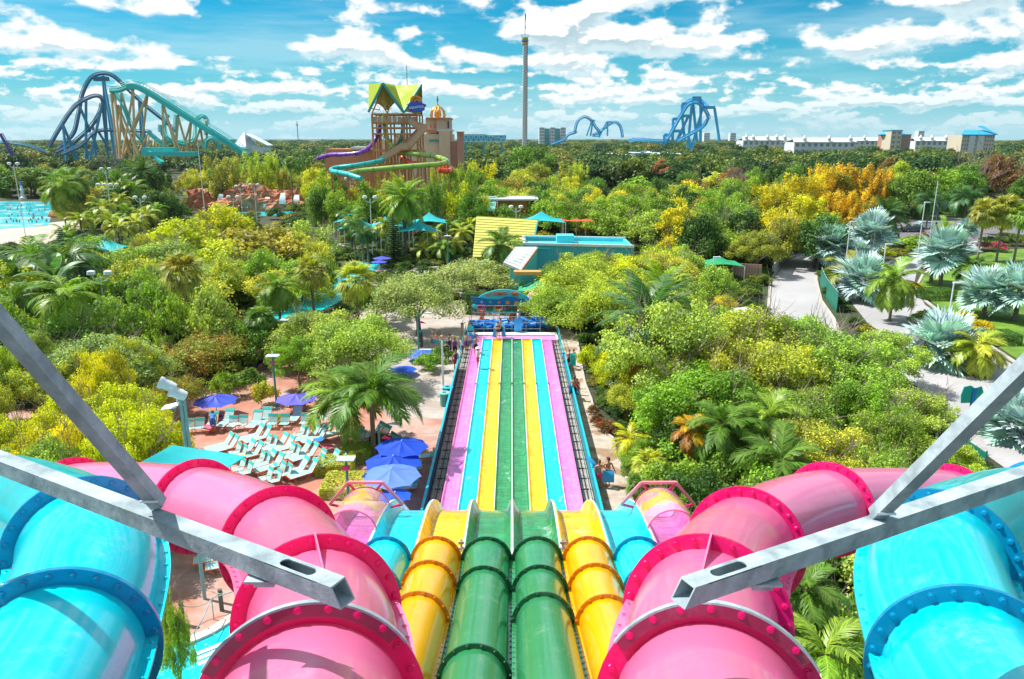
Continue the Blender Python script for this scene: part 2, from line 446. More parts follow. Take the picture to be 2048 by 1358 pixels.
# profile of the open lanes (Y, Z): mouth, crest, drop, run-out
prof = [(11.45, 10.56), (12.2, 10.53), (13.0, 10.46), (13.8, 10.36), (14.5, 10.20), (15.1, 9.98), (15.7, 9.68), (16.4, 9.22), (17.4, 8.5), (19, 7.25), (21, 5.65), (23, 4.1), (25, 2.75), (27, 1.75), (29, 1.05), (31, .62), (33, .42), (35, .36), (38, .36), (42, .36), (46, .36), (50, .36), (54, .36), (58, .36), (62, .36), (65.2, .36)]
def lane_mat(name, col, sc=1.):
    m = bpy.data.materials.new(name); m.use_nodes = True; nt = m.node_tree; b = nt.nodes['Principled BSDF']; G = NG(nt)
    oc = G.n('ShaderNodeNewGeometry').outputs['Position']
    mp = G.n('ShaderNodeMapping'); mp.inputs['Scale'].default_value = (3.2, .9, 1); nt.links.new(oc, mp.inputs[0])
    n1 = G.noise(mp.outputs[0], 1.6, 6, .6, .5)
    mp2 = G.n('ShaderNodeMapping'); mp2.inputs['Scale'].default_value = (1, 4.5, 1); nt.links.new(oc, mp2.inputs[0])
    n2 = G.noise(mp2.outputs[0], 1.3, 3, .5, .8)
    f = G.m('MULTIPLY', G.step(n1, .3, .7, .80, 1.10), G.step(n2, .35, .65, .84, 1.08)); c = G.mix(1., (*col, 1), G.comb(f, f, f), 'MULTIPLY')
    foam = G.m('MULTIPLY', G.step(G.noise(oc, 1.1, 8, .7), .60, .74), .6)
    c = G.mix(foam, c, (.9, .9, .92, 1))
    nt.links.new(c, b.inputs['Base Color']); b.inputs['Roughness'].default_value = .22; b.inputs['Coat Weight'].default_value = .4
    b.inputs['Coat Roughness'].default_value = .1
    bn = G.n('ShaderNodeBump'); bn.inputs['Strength'].default_value = .9; bn.inputs['Distance'].default_value = .07
    nt.links.new(G.m('ADD', n2, G.m('MULTIPLY', n1, .4)), bn.inputs['Height']); nt.links.new(bn.outputs[0], b.inputs['Normal'])
    return m
L_pink = lane_mat('wet pink lane', (.88, .22, .66)); L_cyan = lane_mat('wet cyan lane', (.0, .66, .78))
L_yel = lane_mat('wet yellow lane', (.95, .56, .0)); L_grn = lane_mat('wet green lane', (.03, .27, .085))
M_seam = M('white caulk seam', (.8, .8, .78), .6)
PW = .88
lanes = []
spec = [('pink', L_pink, P_pink, P_pinkf), ('cyan', L_cyan, P_cyan, P_cyanf), ('yellow', L_yel, P_yel, P_yelf), ('green', L_grn, P_grn, P_grnf)]
cs = [(-.44, .27, .12), (-.405, .275, .125), (-.375, .20, .10), (-.335, .06, .03), (-.28, .005, .004), (0, 0, 0), (.28, .005, .004), (.335, .06, .03), (.375, .20, .10), (.405, .275, .125), (.44, .27, .12)]
def lane(side, k):
    nm, lm, tm, fm = spec[k]
    xc = side*(3.5-k)*PW
    word = ['outermost', 'second', 'third', 'inner'][k]
    t = thing('slide_lane', '%s %s racing slide lane with its enclosed tube, %s' % (word if k not in (1, 2) else word+' from edge,', nm, 'left half' if side < 0 else 'right half'), 'slide lane', (xc, 40, 0), 0, 'coloured lanes of the racing slide', world=True)
    rows = []
    for (Y, Z) in prof:
        # walls tall over the crest, low on the run-out
        w = 1. if Y < 17 else max(0., 1-(Y-17)/14)
        rows.append([Vector((xc+x*(.9985), Y, Z+lo+(hi-lo)*w)) for x, hi, lo in cs])
    # recompute cross-sections so that the curve follows smoothly
    cols = [spline([r[i] for r in rows], 3) for i in range(len(cs))]
    rows2 = [[c[j] for c in cols] for j in range(len(cols[0]))]
    mb = MB(); mb.sheet(rows2); under = [[p+Vector((0, 0, -.05)) for p in (r[0], r[-1])] for r in rows2]
    o = mb.build('open_lane', lm, t, True)
    ls = MB(); ls.sheet([[r[0]+Vector((.0, 0, -.30)), r[0]] for r in rows2]); ls.sheet([[r[-1], r[-1]+Vector((0, 0, -.30))] for r in rows2])
    ls.build('lane_side', tm, t)
    return t, xc, rows2
LN = {}
for side in (-1, 1):
    for k in range(4): LN[(side, k)] = lane(side, k)
# pale caulk lines along the lane joints
for (side, k), (t, xc, rows2) in LN.items():
    q = -1 if side > 0 else 0; e = q if (side, k) != (1, 3) else 0
    if side < 0 or k < 4:
        qq = -1 if side > 0 else 0
        mb = MB(); mb.sheet([[r[qq]+Vector((-.016, 0, .004)), r[qq]+Vector((.016, 0, .004))] for r in rows2]); mb.build('joint_seam', M_seam if k else P_pink, t)
mb = MB(); mb.sheet([[r[0]+Vector((-.02, 0, .008)), r[0]+Vector((.02, 0, .008))] for r in LN[(1, 3)][2]]); mb.build('joint_seam', M_seam, LN[(1, 3)][0])
# end cap strip and joint brackets on the run-out
for (side, k), (t, xc, rows2) in LN.items():
    if k > 0:
        mb = MB(); mb.box((xc, 65.25, .42), (.86, .09, .14)); mb.build('lane_end', spec[k][2], t)
    mb = MB()
    if side < 0 or k < 3:
        mb.tube([(xc-side*.44, 52.4, .46), (xc-side*.44, 52.4, .60), (xc-side*.36, 52.2, .62), (xc-side*.30, 52.0, .58)], .025, 6)
        mb.build('joint_bracket', M_dark, t, True)
# enclosed tubes feeding each lane
def lane_tube(side, k, ys, fl):
    t, xc, _ = LN[(side, k)]
    pts = [Vector((xc, y, z)) for y, z in ys]
    slide_tube(t, pts, .395, fl, spec[k][2], spec[k][3], w=.06, per=6, nb=16, br=.016, n=40)
gy = [(2.5, 13.4), (4.6, 12.75), (7.45, 11.83), (10.35, 11.07), (11.6, 10.88)]
lane_tube(-1, 3, gy, [1, 2, 3, 4])
lane_tube(1, 3, [(2.5, 13.4), (5.2, 12.6), (9.1, 11.42), (10.35, 11.09), (11.6, 10.88)], [1, 2, 3, 4])
lane_tube(-1, 2, [(2.5, 13.4), (5.4, 12.5), (9.15, 11.40), (10.5, 11.08), (11.6, 10.88)], [1, 2, 3, 4])
lane_tube(1, 2, [(2.5, 13.4), (5.4, 12.5), (9.05, 11.42), (10.4, 11.09), (11.6, 10.88)], [1, 2, 3, 4])
lane_tube(-1, 1, [(7.5, 11.85), (9.3, 11.35), (10.4, 11.08), (11.6, 10.88)], [1, 2, 3])
lane_tube(1, 1, [(7.5, 11.85), (9.3, 11.35), (10.4, 11.08), (11.6, 10.88)], [1, 2, 3])
lane_tube(-1, 0, [(9.8, 11.22), (10.6, 11.04), (11.6, 10.88)], [2])
lane_tube(1, 0, [(9.8, 11.22), (10.6, 11.04), (11.6, 10.88)], [2])
# small steel latches between the yellow and green mouths
for s in (-1, 1):
    t = LN[(s, 3)][0]; mb = MB()
    for dz in (0, .12): mb.box((s*.9, 11.9, 10.95+dz), (.10, .05, .05))
    mb.box((s*.9, 11.92, 11.0), (.035, .03, .25)); mb.build('latch', M_bolt, t)
# the big looping tubes
def big(side, k, ctrl, fl, label):
    t = LN[(side, k)][0]
    pts = [at(x, y, d) for x, y, d in ctrl]
    fr = slide_tube(t, pts, .45, fl, spec[k][2], spec[k][3], w=.095, per=12, nb=26, br=.015, n=64)
    return t, fr
tl, frl = big(-1, 0, [(585, 1780, 2.3), (622, 1440, 3.5), (637, 1236, 4.9), (560, 1090, 6.9), (395, 1012, 8.7), (150, 990, 10.8), (-80, 1020, 12.5), (-260, 1090, 13)], [1, 2, 3, 4, 5], '')
tr, frr = big(1, 0, [(1463, 1780, 2.3), (1420, 1440, 3.5), (1411, 1236, 4.9), (1490, 1092, 6.9), (1655, 1018, 8.7), (1900, 1004, 10.8), (2130, 1030, 12.5), (2310, 1090, 13)], [1, 2, 3, 4, 5], '')
tcl, fcl = big(-1, 1, [(-60, 1640, 3.1), (122, 1312, 4.35), (172, 1098, 5.55), (70, 1010, 7.6), (-40, 985, 9.2), (-220, 1010, 10.5)], [1, 2, 4], '')
tcr, fcr = big(1, 1, [(2130, 1640, 3.1), (1932, 1348, 4.35), (1874, 1124, 5.55), (1972, 1035, 7.6), (2080, 1010, 9.2), (2270, 1030, 10.5)], [1, 2, 4], '')
# clamp plates on the nearest pink flanges, and the stiffener fins
for t, fr, s in ((tl, frl, -1), (tr, frr, 1)):
    p, tt, x, y = fr[12]
    mb = MB(); mb.ring(p-tt*.045, tt, .490, .546, .02, 40, R(40), R(146)); co = mb.build('clamp_plate', P_darkred, t)
    for k in range(7): a = R(48+k*15); put('bolt', bolt_mesh(P_pinkf, .013, .010), co, loc=p-tt*.056+(x*math.cos(a)+y*math.sin(a))*.527-Vector(ORG[t.name]), rot=(-tt).to_track_quat('Z', 'Y').to_euler())
    mb = MB(); mb.ring(p-tt*.03, tt, .546, .556, .05, 40, R(34), R(146)); mb.build('clamp_rim', M_galv, t)
    p, tt, x, y = fr[24]
    mb = MB(); mb.slab([p+y*.45+x*-.02*s, p+y*.56+x*-.02*s, p+y*.45-tt*.55+x*-.02*s], x*.012); mb.build('stiffener', P_pink, t)
# support frame under the tubes: galvanised box sections
def hollow_bar(name, parent, p0, p1, w, th=.006, slot=None, up=(0, 0, 1), cut0=0., cut1=0.):
    """square hollow section; slot=(distance from p0, half length, half width) in the top face"""
    p0 = Vector(p0); p1 = Vector(p1); Lh = (p1-p0).length
    t, x, y = MB().frame(p0, p1, up); mb = MB(); h = w/2
    def P(s, a, b):
        # oblique cut of the ends
        if s <= 0: s += cut0*(b/h)*w
        if s >= Lh: s += cut1*(b/h)*w
        return p0+t*s+x*a+y*b
    def plate(a0, b0, a1, b1, nx, ny):
        mb.add([P(0, a0, b0), P(0, a1, b1), P(Lh, a1, b1), P(Lh, a0, b0), P(0, a0-nx*th, b0-ny*th), P(0, a1-nx*th, b1-ny*th), P(Lh, a1-nx*th, b1-ny*th), P(Lh, a0-nx*th, b0-ny*th)],
               [(0, 1, 2, 3), (7, 6, 5, 4), (0, 4, 5, 1), (2, 6, 7, 3), (1, 5, 6, 2), (3, 7, 4, 0)])
    plate(-h, -h, h, -h, 0, -1)
    plate(-h, -h+th, -h, h-th, -1, 0); plate(h, h-th, h, -h+th, 1, 0)
    if slot is None: plate(h, h, -h, h, 0, 1)
    else:
        s0, a, b = slot
        N = 28; ho = []
        for k in range(N):
            an = 2*math.pi*k/N; cx = math.cos(an); cy = math.sin(an)
            ho.append((s0+(a-b)*(1 if cx > 0 else -1)*(abs(cx) > 1e-6)+b*cx, b*cy))
        def rect(k):
            an = 2*math.pi*k/N; cx = math.cos(an); cy = math.sin(an); A = a+.05
            q = min(A/abs(cx) if abs(cx) > 1e-6 else 9e9, h/abs(cy) if abs(cy) > 1e-6 else 9e9)
            return (s0+cx*q, cy*q)
        ro = [rect(k) for k in range(N)]
        # make sure that the rectangle's corners are present
        for cxs in (-1, 1):
            for cys in (-1, 1):
                j = min(range(N), key=lambda k: (ro[k][0]-(s0+cxs*(a+.05)))**2+(ro[k][1]-cys*h)**2); ro[j] = (s0+cxs*(a+.05), cys*h)
        vs = []; 
        for zz_ in (h, h-th):
            vs += [P(s, q, zz_) for s, q in ho]+[P(s, q, zz_) for s, q in ro]
        fs = []
        for k in range(N):
            j = (k+1) % N
            fs += [(k, j, N+j, N+k), (2*N+k, 3*N+k, 3*N+j, 2*N+j), (k, 2*N+k, 2*N+j, j)]
        mb.add(vs, fs)
        for sa, sb in ((0, s0-a-.05), (s0+a+.05, Lh)):
            mb.add([P(sa, h, h), P(sa, -h, h), P(sb, -h, h), P(sb, h, h), P(sa, h, h-th), P(sa, -h, h-th), P(sb, -h, h-th), P(sb, h, h-th)],
                   [(0, 1, 2, 3), (7, 6, 5, 4), (0, 4, 5, 1), (2, 6, 7, 3), (1, 5, 6, 2), (3, 7, 4, 0)])
    return mb.build(name, M_galv, parent)
def steel_frame(e, s0, b1, b2, label):
    E = at(*e); Sx = at(*s0)
    t = thing('support_truss', label, 'steel frame', tuple(E), 0, 'galvanised steel frames over the tubes', world=True)
    Lh = (Sx-E).length
    hollow_bar('beam', t, E, Sx, .080, slot=(.22, .085, .024), cut0=.28)
    B1 = at(*b1); B2 = at(*b2)
    hollow_bar('brace', t, B1, B2, .056, up=(0, 1, .4))
    mb = MB(); d = (Sx-E).normalized()
    mb.box(E+d*.40+Vector((0, 0, -.058)), (.14, .10, .010)); mb.box(E+d*.40+Vector((0, 0, -.075)), (.08, .06, .03)); mb.build('saddle_plate', M_galv, t)
    mb = MB(); mb.bar(B1+Vector((0, 0, -.02)), B1+d*.10+Vector((0, 0, -.02)), .010, .06); mb.build('weld_plate', M_galv, t)
    bd = (B2-B1).normalized(); mb = MB(); mb.tube([B1+bd*.045+Vector((-.04, -.04, 0)), B1+bd*.05+Vector((0, -.046, 0)), B1+bd*.045+Vector((.04, -.04, 0))], .006, 6); mb.build('weld_bead', M_bolt, t, True)
    return t
steel_frame((686, 1186, 2.78), (-260, 826, 4.4), (318, 1008, 3.28), (-90, 540, 2.55), 'galvanised steel beam with a slotted end and brace, over the left tubes')
steel_frame((1366, 1186, 2.78), (2320, 862, 4.4), (1752, 1030, 3.28), (2200, 590, 2.4), 'galvanised steel beam with a slotted end and brace, over the right tubes')
# guards on the outer sides of the slide mouth
M_guard = bpy.data.materials.new('tinted guard with painted reflections'); M_guard.use_nodes = True
_nt = M_guard.node_tree; _b = _nt.nodes['Principled BSDF']; _G = NG(_nt)
_oc = _G.n('ShaderNodeTexCoord').outputs['Object']
_mp = _G.n('ShaderNodeMapping'); _mp.inputs['Scale'].default_value = (1, 1.6, .6); _nt.links.new(_oc, _mp.inputs[0])
_c = _G.mix(_G.step(_G.noise(_mp.outputs[0], 1.1, 1, .4, .8), .50, .56), (.95, .42, .50, 1), (.95, .60, .12, 1))  # pink tint; the yellow patches are reflections painted into the base colour
_nt.links.new(_c, _b.inputs['Base Color']); _b.inputs['Roughness'].default_value = .08; _b.inputs['Alpha'].default_value = .5
M_grail = M('rail paint', (.93, .25, .32), .35, var=.1, coat=.4)
for s in (-1, 1):
    t = LN[(s, 0)][0]; xc = s*3.10; N = 24
    zl = lambda Y: float(np.interp(Y, [p[0] for p in prof], [p[1] for p in prof]))
    rows = []
    for j in range(7):
        Y = 13.0+j*.25; zc = zl(Y)+.16
        rows.append([Vector((xc+.50*math.cos(math.pi*k/N), Y, zc+.50*math.sin(math.pi*k/N))) for k in range(N+1)])
    mb = MB(); mb.sheet(rows); mb.build('clear_guard', M_guard, t, True)
    for rr_ in (rows[0], rows[-1]): mb = MB(); mb.tube(rr_, .016, 6); mb.build('guard_trim', P_pink, t, True)
    an = [R(4), R(62), R(118), R(176)]
    rp_ = [Vector((xc+.78*math.cos(a), 14.5, zl(14.5)+.22+.62*math.sin(a))) for a in an]
    mb = MB()
    for a, b in zip(rp_[:-1], rp_[1:]): mb.bar(a, b, .055, .055)
    mb.build('guard_rail', M_grail, t)
    for a, p in zip(an, rp_):
        mb = MB(); mb.bar(p, (xc+.50*math.cos(a), 14.5, zl(14.5)+.16+.50*math.sin(a)), .04, .04); mb.build('guard_post', P_pinkf, t)
# columns carrying the tubes and the crest
for s in (-1, 1):
    for yy, zt in ((6.0, 11.6), (11.0, 10.3), (16.2, 8.7), (21.5, 4.6)):
        t = thing('support_column', 'painted steel column with a cross arm standing under the racing slide', 'column', (s*1.76, yy, 0), 0, 'columns under the racing slide')
        mb = MB(); mb.tube([(0, 0, 0), (0, 0, zt-.32)], .14, 12); mb.build('shaft', M_steelp, t, True)
        mb = MB(); mb.bar((-1.7, 0, zt-.22), (1.7, 0, zt-.22), .14, .2); mb.build('cross_arm', M_steelp, t)
        mb = MB(); mb.box((0, 0, .02), (.5, .5, .04)); mb.build('base_plate', M_galv, t)
# slide-side walls and tracks along the run-out
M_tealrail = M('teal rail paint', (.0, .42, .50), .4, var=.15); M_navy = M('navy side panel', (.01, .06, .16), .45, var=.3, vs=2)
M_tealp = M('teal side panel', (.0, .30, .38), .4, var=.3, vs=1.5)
for s, word in ((-1, 'left'), (1, 'right')):
    x = s*4.28; yend = 57.5 if s < 0 else 59.5
    t = thing('side_wall', 'long teal topped side wall running along the %s edge of the slide run-out' % word, 'side wall', (x, 30, 0), 0, None, world=True)
    y0 = 30.; n = 12; dy = (yend-y0)/n
    for i in range(n):
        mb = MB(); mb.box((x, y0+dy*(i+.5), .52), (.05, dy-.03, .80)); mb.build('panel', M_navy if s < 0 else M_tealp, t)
        mb = MB(); mb.box((x+s*.06, y0+dy*i, .48), (.07, .07, .96)); mb.build('post', M_tealrail, t)
    mb = MB(); mb.box((x, (y0+yend)/2, .97), (.12, yend-y0, .08)); mb.build('top_rail', M_tealrail, t)
    mb = MB(); mb.box((x+s*.055, (y0+yend)/2, .15), (.06, yend-y0, .12)); mb.build('toe_rail', M_tealrail, t)
    # gutter with rails
    t2 = thing('gutter_track', 'narrow gutter with metal rails between the %s outer lane and the side wall' % word, 'gutter', (s*3.9, 30, 0), 0, None, world=True)
    mb = MB(); mb.box((s*3.89, 48, .05), (.66, 36, .05)); mb.build('channel', M('gutter concrete '+word, (.34, .30, .26), .8, var=.45, vs=2.5), t2)
    for dx in (-.2, .0, .18): mb = MB(); mb.tube([(s*3.9+dx, 30, .16), (s*3.9+dx, 66, .16)], .022, 6); mb.build('rail', M_galv if dx else M_dark, t2, True)
    mb = MB()
    for i in range(28): mb.box((s*3.9, 31+i*1.28, .11), (.55, .06, .05))
    tag(mb.build('cross_ties', M_dark, t2), kind='stuff')
# open teal railing nearer the landing deck
def railing(name, label, pts, h=1.05, mat=None, n_rails=3, post=.05, group=None, cat='railing', rail=.04):
    P = [Vector(p) for p in pts]; t = thing(name, label, cat, tuple(P[0]), 0, group, world=True)
    for p in P: mb = MB(); mb.bar(p, p+Vector((0, 0, h)), post); mb.build('post', mat, t)
    for k in range(n_rails):
        z = h*(1-k*.36); mb = MB()
        for a, b in zip(P[:-1], P[1:]): mb.tube([a+Vector((0, 0, z)), b+Vector((0, 0, z))], rail/2, 6)
        mb.build('rail', mat, t, True)
    return t
M_tealb = M('bright teal paint', (.02, .55, .60), .4)
railing('railing', 'bright teal open railing at the top left corner of the slide run-out', [(-4.3, y, .02) for y in (57.8, 59.8, 61.8, 63.8, 65.8, 67.8)], 1.1, M_tealb)
railing('railing', 'bright teal open railing at the top right corner of the slide run-out', [(4.25, y, .02) for y in (59.8, 61.6, 63.4, 65.2, 67)], 1.1, M_tealb)
# landing deck at the end
deck = thing('landing_deck', 'pink landing deck with a pale rim at the end of the slide lanes', 'deck', (0, 67.6, 0), 0, None, world=True)
mb = MB(); mb.box((0, 66.0, .2), (8.0, 1.4, .36)); mb.build('deck_floor', M('wet pink deck', (.88, .30, .62), .3, var=.12), deck)
mb = MB(); mb.box((0, 67.2, .30), (8.3, .9, .36)); mb.box((-4.1, 66.0, .2), (.18, 1.5, .5)); mb.box((4.1, 66.0, .2), (.18, 1.5, .5)); mb.build('deck_rim', M('white deck rim', (.78, .76, .76), .5), deck)
mb = MB(); mb.box((0, 66.73, .40), (7.9, .05, .10)); mb.build('rim_stripe', L_pink, deck)
# ---------------- vegetation: shared meshes ----------------
def np_mesh(name, V, Fq, mat, attr=None, smooth=False):
    me = bpy.data.meshes.new(name)
    V = np.asarray(V, np.float32); Fq = np.asarray(Fq, np.int32); n, k = Fq.shape
    me.vertices.add(len(V)); me.vertices.foreach_set('co', V.ravel())
    me.loops.add(n*k); me.loops.foreach_set('vertex_index', Fq.ravel())
    me.polygons.add(n); me.polygons.foreach_set('loop_start', np.arange(0, n*k, k, dtype=np.int32))
    me.polygons.foreach_set('loop_total', np.full(n, k, np.int32))
    if attr is not None:
        a = me.attributes.new('tint', 'FLOAT', 'FACE'); a.data.foreach_set('value', np.asarray(attr, np.float32))
    me.update(calc_edges=True)
    if mat: me.materials.append(mat)
    return me
def leaf_mat(name, trans=.35, rough=.55, lo=.6, hi=1.45, hue=(1.25, 1.0, .6), spec=.35, flower=None, fth=.8):
    """the leaf colour is the object's colour, varied leaf by leaf"""
    m = bpy.data.materials.new(name); m.use_nodes = True; nt = m.node_tree; b = nt.nodes['Principled BSDF']; G = NG(nt)
    at_ = G.n('ShaderNodeAttribute', attribute_name='tint'); oi = G.n('ShaderNodeObjectInfo')
    t = at_.outputs['Fac']
    f = G.step(t, 0., 1., lo, hi)
    c = G.mix(1., oi.outputs['Color'], G.comb(f, f, f), 'MULTIPLY')
    c = G.mix(G.step(t, .35, 1., 0., .6), c, G.mix(1., c, (*hue, 1), 'MULTIPLY'))
    r = G.step(oi.outputs['Random'], 0, 1, .88, 1.12); c = G.mix(1., c, G.comb(r, 1.0, r), 'MULTIPLY')
    if flower: c = G.mix(G.m('GREATER_THAN', t, fth), c, (*flower, 1))
    nt.links.new(c, b.inputs['Base Color']); b.inputs['Roughness'].default_value = rough; b.inputs['Specular IOR Level'].default_value = spec
    tr = G.n('ShaderNodeBsdfTranslucent'); nt.links.new(G.mix(1., c, (1.25, 1.15, .55, 1), 'MULTIPLY'), tr.inputs[0])
    ms = G.n('ShaderNodeMixShader'); ms.inputs[0].default_value = trans
    nt.links.new(b.outputs[0], ms.inputs[1]); nt.links.new(tr.outputs[0], ms.inputs[2]); nt.links.new(ms.outputs[0], nt.nodes['Material Output'].inputs[0])
    return m
ML = leaf_mat('leaf'); MLr = leaf_mat('leaf with red flowers', flower=(.60, .05, .015), fth=.86); MLo = leaf_mat('leaf with orange flowers', flower=(.75, .25, .0), fth=.85)
MLm = leaf_mat('leaf with magenta flowers', flower=(.75, .01, .22), fth=.45); MLs = leaf_mat('silver leaf', trans=.12, rough=.45, hue=(1.1, 1.08, 1.05), spec=.5)
MLf = leaf_mat('frond leaf', trans=.35, rough=.42, spec=.5)
M_bark = M('bark', (.15, .10, .065), .9, var=.4, vs=5, bump=.6, bs=18)
M_bark2 = M('pale bark', (.26, .20, .145), .9, var=.35, vs=4, bump=.5, bs=14)
M_ptrunk = M('palm trunk', (.22, .17, .13), .9, var=.35, vs=6, bump=.7, bs=22, stretch=(1, 1, 6))
M_twig = M('bare twigs', (.30, .24, .22), .9, var=.3)
def unit(v): return v/np.maximum(np.linalg.norm(v, axis=1, keepdims=True), 1e-6)
def leaves(P, N, rng, size, asp=.55, jit=.9, droop=0., tint=None, fold=0.):
    """one rhombic leaf (quad) per point P facing roughly N"""
    n = len(P); nn = unit(N+rng.normal(0, jit, (n, 3)))
    a = unit(np.cross(nn, rng.normal(0, 1, (n, 3)))); a[:, 2] -= droop; a = unit(a)
    b = unit(np.cross(nn, a)); s = size*rng.uniform(.65, 1.35, (n, 1))
    tip = P+a*s; base = P-a*s*.6
    V = np.stack([base, P+b*s*asp+nn*s*fold, tip, P-b*s*asp+nn*s*fold], 1).reshape(-1, 3)
    Fq = np.arange(n*4, dtype=np.int32).reshape(n, 4)
    t = tint if tint is not None else rng.random(n)
    return V, Fq, t
def crown(name, seed, n, size, nc=40, rc=(.22, .38), shape='dome', asp=.55, droop=0., jit=.8, mat=None, hollow=.35, squash=1.):
    rng = np.random.default_rng(seed)
    u = unit(rng.normal(0, 1, (nc, 3))); rad = rng.uniform(.4, 1.22, (nc, 1))**.65
    if shape == 'dome': u[:, 2] = np.abs(u[:, 2])*1.0-.28; c = u*rad*np.array([.78, .78, .74*squash])
    elif shape == 'ball': c = u*rad*np.array([.76, .76, .78])
    elif shape == 'tall': c = u*rad*np.array([.62, .62, .86])
    elif shape == 'flat': c = u*rad*np.array([.82, .82, .38])
    elif shape == 'cone': c = u*rad*np.array([.7, .7, .9]); c[:, :2] *= (1.05-(c[:, 2:]+.9)/1.9)
    elif shape == 'bamboo':
        a = rng.uniform(0, 6.283, nc); rr = rng.uniform(.1, .8, nc); z = rng.uniform(-.9, .85, nc)
        c = np.stack([np.cos(a)*rr*(.55+.35*(z+.9)/1.8), np.sin(a)*rr*(.55+.35*(z+.9)/1.8), z], 1)
    R_ = rng.uniform(rc[0], rc[1], nc)
    w = R_**2; idx = rng.choice(nc, n, p=w/w.sum())
    d = unit(rng.normal(0, 1, (n, 3))); rr = (hollow+(1-hollow)*rng.random((n, 1))**.6)
    # lumpy, irregular clump outline
    ph = rng.uniform(0, 6.28, (nc, 3))
    lump = 1+.28*np.sin(d[:, 0:1]*4+ph[idx, 0:1])*np.cos(d[:, 1:2]*5+ph[idx, 1:2])+.15*rng.normal(0, 1, (n, 1))
    sc = R_[idx][:, None]*lump
    if shape == 'bamboo': el = np.array([.55, .55, 1.5])
    else: el = np.array([1, 1, .72])
    P = c[idx]+d*rr*sc*el
    N = d+np.array([0, 0, .5])
    ctint = rng.uniform(-.32, .32, nc)
    t = np.clip(rng.random(n)*.75+.12+ctint[idx], 0, 1)
    V, Fq, t = leaves(P, N, rng, size, asp, jit, droop, t)
    return np_mesh(name, V, Fq, mat or ML, t)
def branchy(name, seed, mat, h=1., spread=.55, n=7, r=.05, levels=2, z0=.35, up=.75, sides=7, twig=0, rt=.012):
    """trunk with limbs; unit height"""
    rnd = random.Random(seed); mb = MB()
    def limb(p, d, L_, r0, lev):
        pts = [p]; q = p.copy(); dd = d.copy()
        for i in range(4):
            dd = (dd+Vector((rnd.uniform(-.22, .22), rnd.uniform(-.22, .22), rnd.uniform(-.05, .18)))).normalized()
            q = q+dd*L_/4; pts.append(q.copy())
        mb.tube(pts, [r0*(1-.18*i) for i in range(5)], sides if lev == 0 else (5 if lev == 1 else 3))
        if lev < levels:
            for k in range(4 if lev else 3):
                i = rnd.choice((2, 3, 4)); 
                nd = (dd+Vector((rnd.uniform(-1, 1), rnd.uniform(-1, 1), rnd.uniform(-.2, .7)))).normalized()
                limb(pts[i], nd, L_*rnd.uniform(.5, .75), max(rt*.3, r0*(1-.18*i)*.6), lev+1)
    th = z0*h
    tp = [Vector((rnd.uniform(-.02, .02), rnd.uniform(-.02, .02), th*i/3)) for i in range(4)]
    mb.tube(tp, [r*1.25, r, r*.92, r*.9], 9)
    for k in range(n):
        a = 2*math.pi*k/n+rnd.uniform(-.3, .3)
        limb(tp[-1]-Vector((0, 0, rnd.uniform(0, .06))), Vector((math.cos(a)*spread, math.sin(a)*spread, up)).normalized(), rnd.uniform(.42, .6)*h, r*.55, 0)
    return mb.mesh(name, mat, True)
TR = [branchy('trunk', s, M_bark, r=.035, levels=1, n=6) for s in (1, 2)]
TRP = [branchy('trunk', 3, M_bark2, r=.03, levels=2, n=6, spread=.7)]
BARE = [branchy('bare_crown', s, M_twig, r=.028, levels=3, n=7, spread=.8, z0=.25) for s in (5, 6)]
# crown libraries by level of detail: unit radius, unit half height
CR = {
 'oak': [crown('crown', 11+i, 24000, .025, 60, (.16, .32), 'dome', mat=ML) for i in range(3)],
 'airy': [crown('crown', 31+i, 26000, .022, 95, (.08, .21), 'dome', droop=.25, mat=ML) for i in range(3)],
 'round': [crown('crown', 41, 15000, .036, 60, (.16, .24), 'ball', mat=ML)],
 'oakm': [crown('crown', 51+i, 7600, .044, 46, (.16, .34), 'dome', mat=ML) for i in range(4)],
 'airym': [crown('crown', 61+i, 7200, .040, 60, (.11, .26), 'dome', droop=.3, mat=ML) for i in range(3)],
 'tallm': [crown('crown', 71+i, 7000, .045, 46, (.15, .30), 'tall', mat=ML) for i in range(3)],
 'bamboo': [crown('crown', 81+i, 7500, .050, 70, (.12, .24), 'bamboo', asp=.3, droop=.5, mat=ML) for i in range(3)],
 'oakf': [crown('crown', 91+i, 1500, .105, 22, (.28, .44), 'dome', mat=ML) for i in range(4)],
 'conf': [crown('crown', 101+i, 1100, .10, 22, (.24, .36), 'tall', mat=ML) for i in range(2)],
 'flower': [crown('crown', 111, 15000, .026, 55, (.16, .30), 'dome', mat=MLr)],
 'shrub': [crown('foliage', 121+i, 2600, .075, 26, (.22, .4), 'dome', mat=ML) for i in range(2)],
 'shrubo': [crown('foliage', 125, 2600, .075, 26, (.22, .4), 'dome', mat=MLo)],
 'shrubr': [crown('foliage', 126, 2600, .075, 26, (.22, .4), 'dome', mat=MLr)],
 'shrubm': [crown('foliage', 127, 1800, .08, 20, (.22, .4), 'dome', mat=MLm)],
}
def hedge_mesh(seed, n=9000, size=.05):
    rng = np.random.default_rng(seed); P = []; N = []
    q = rng.uniform(-1, 1, (n, 3)); ax = rng.integers(0, 5, n)
    for i, (a, s) in enumerate(((2, 1), (0, 1), (0, -1), (1, 1), (1, -1))):
        q[ax == i, a] = s
    Nn = np.zeros((n, 3))
    for i, (a, s) in enumerate(((2, 1), (0, 1), (0, -1), (1, 1), (1, -1))): Nn[ax == i, a] = s
    q += rng.normal(0, .02, q.shape)
    V, Fq, t = leaves(q, Nn, rng, size, .6, .6)
    return np_mesh('foliage', V, Fq, ML, t)
HEDGE = hedge_mesh(3)
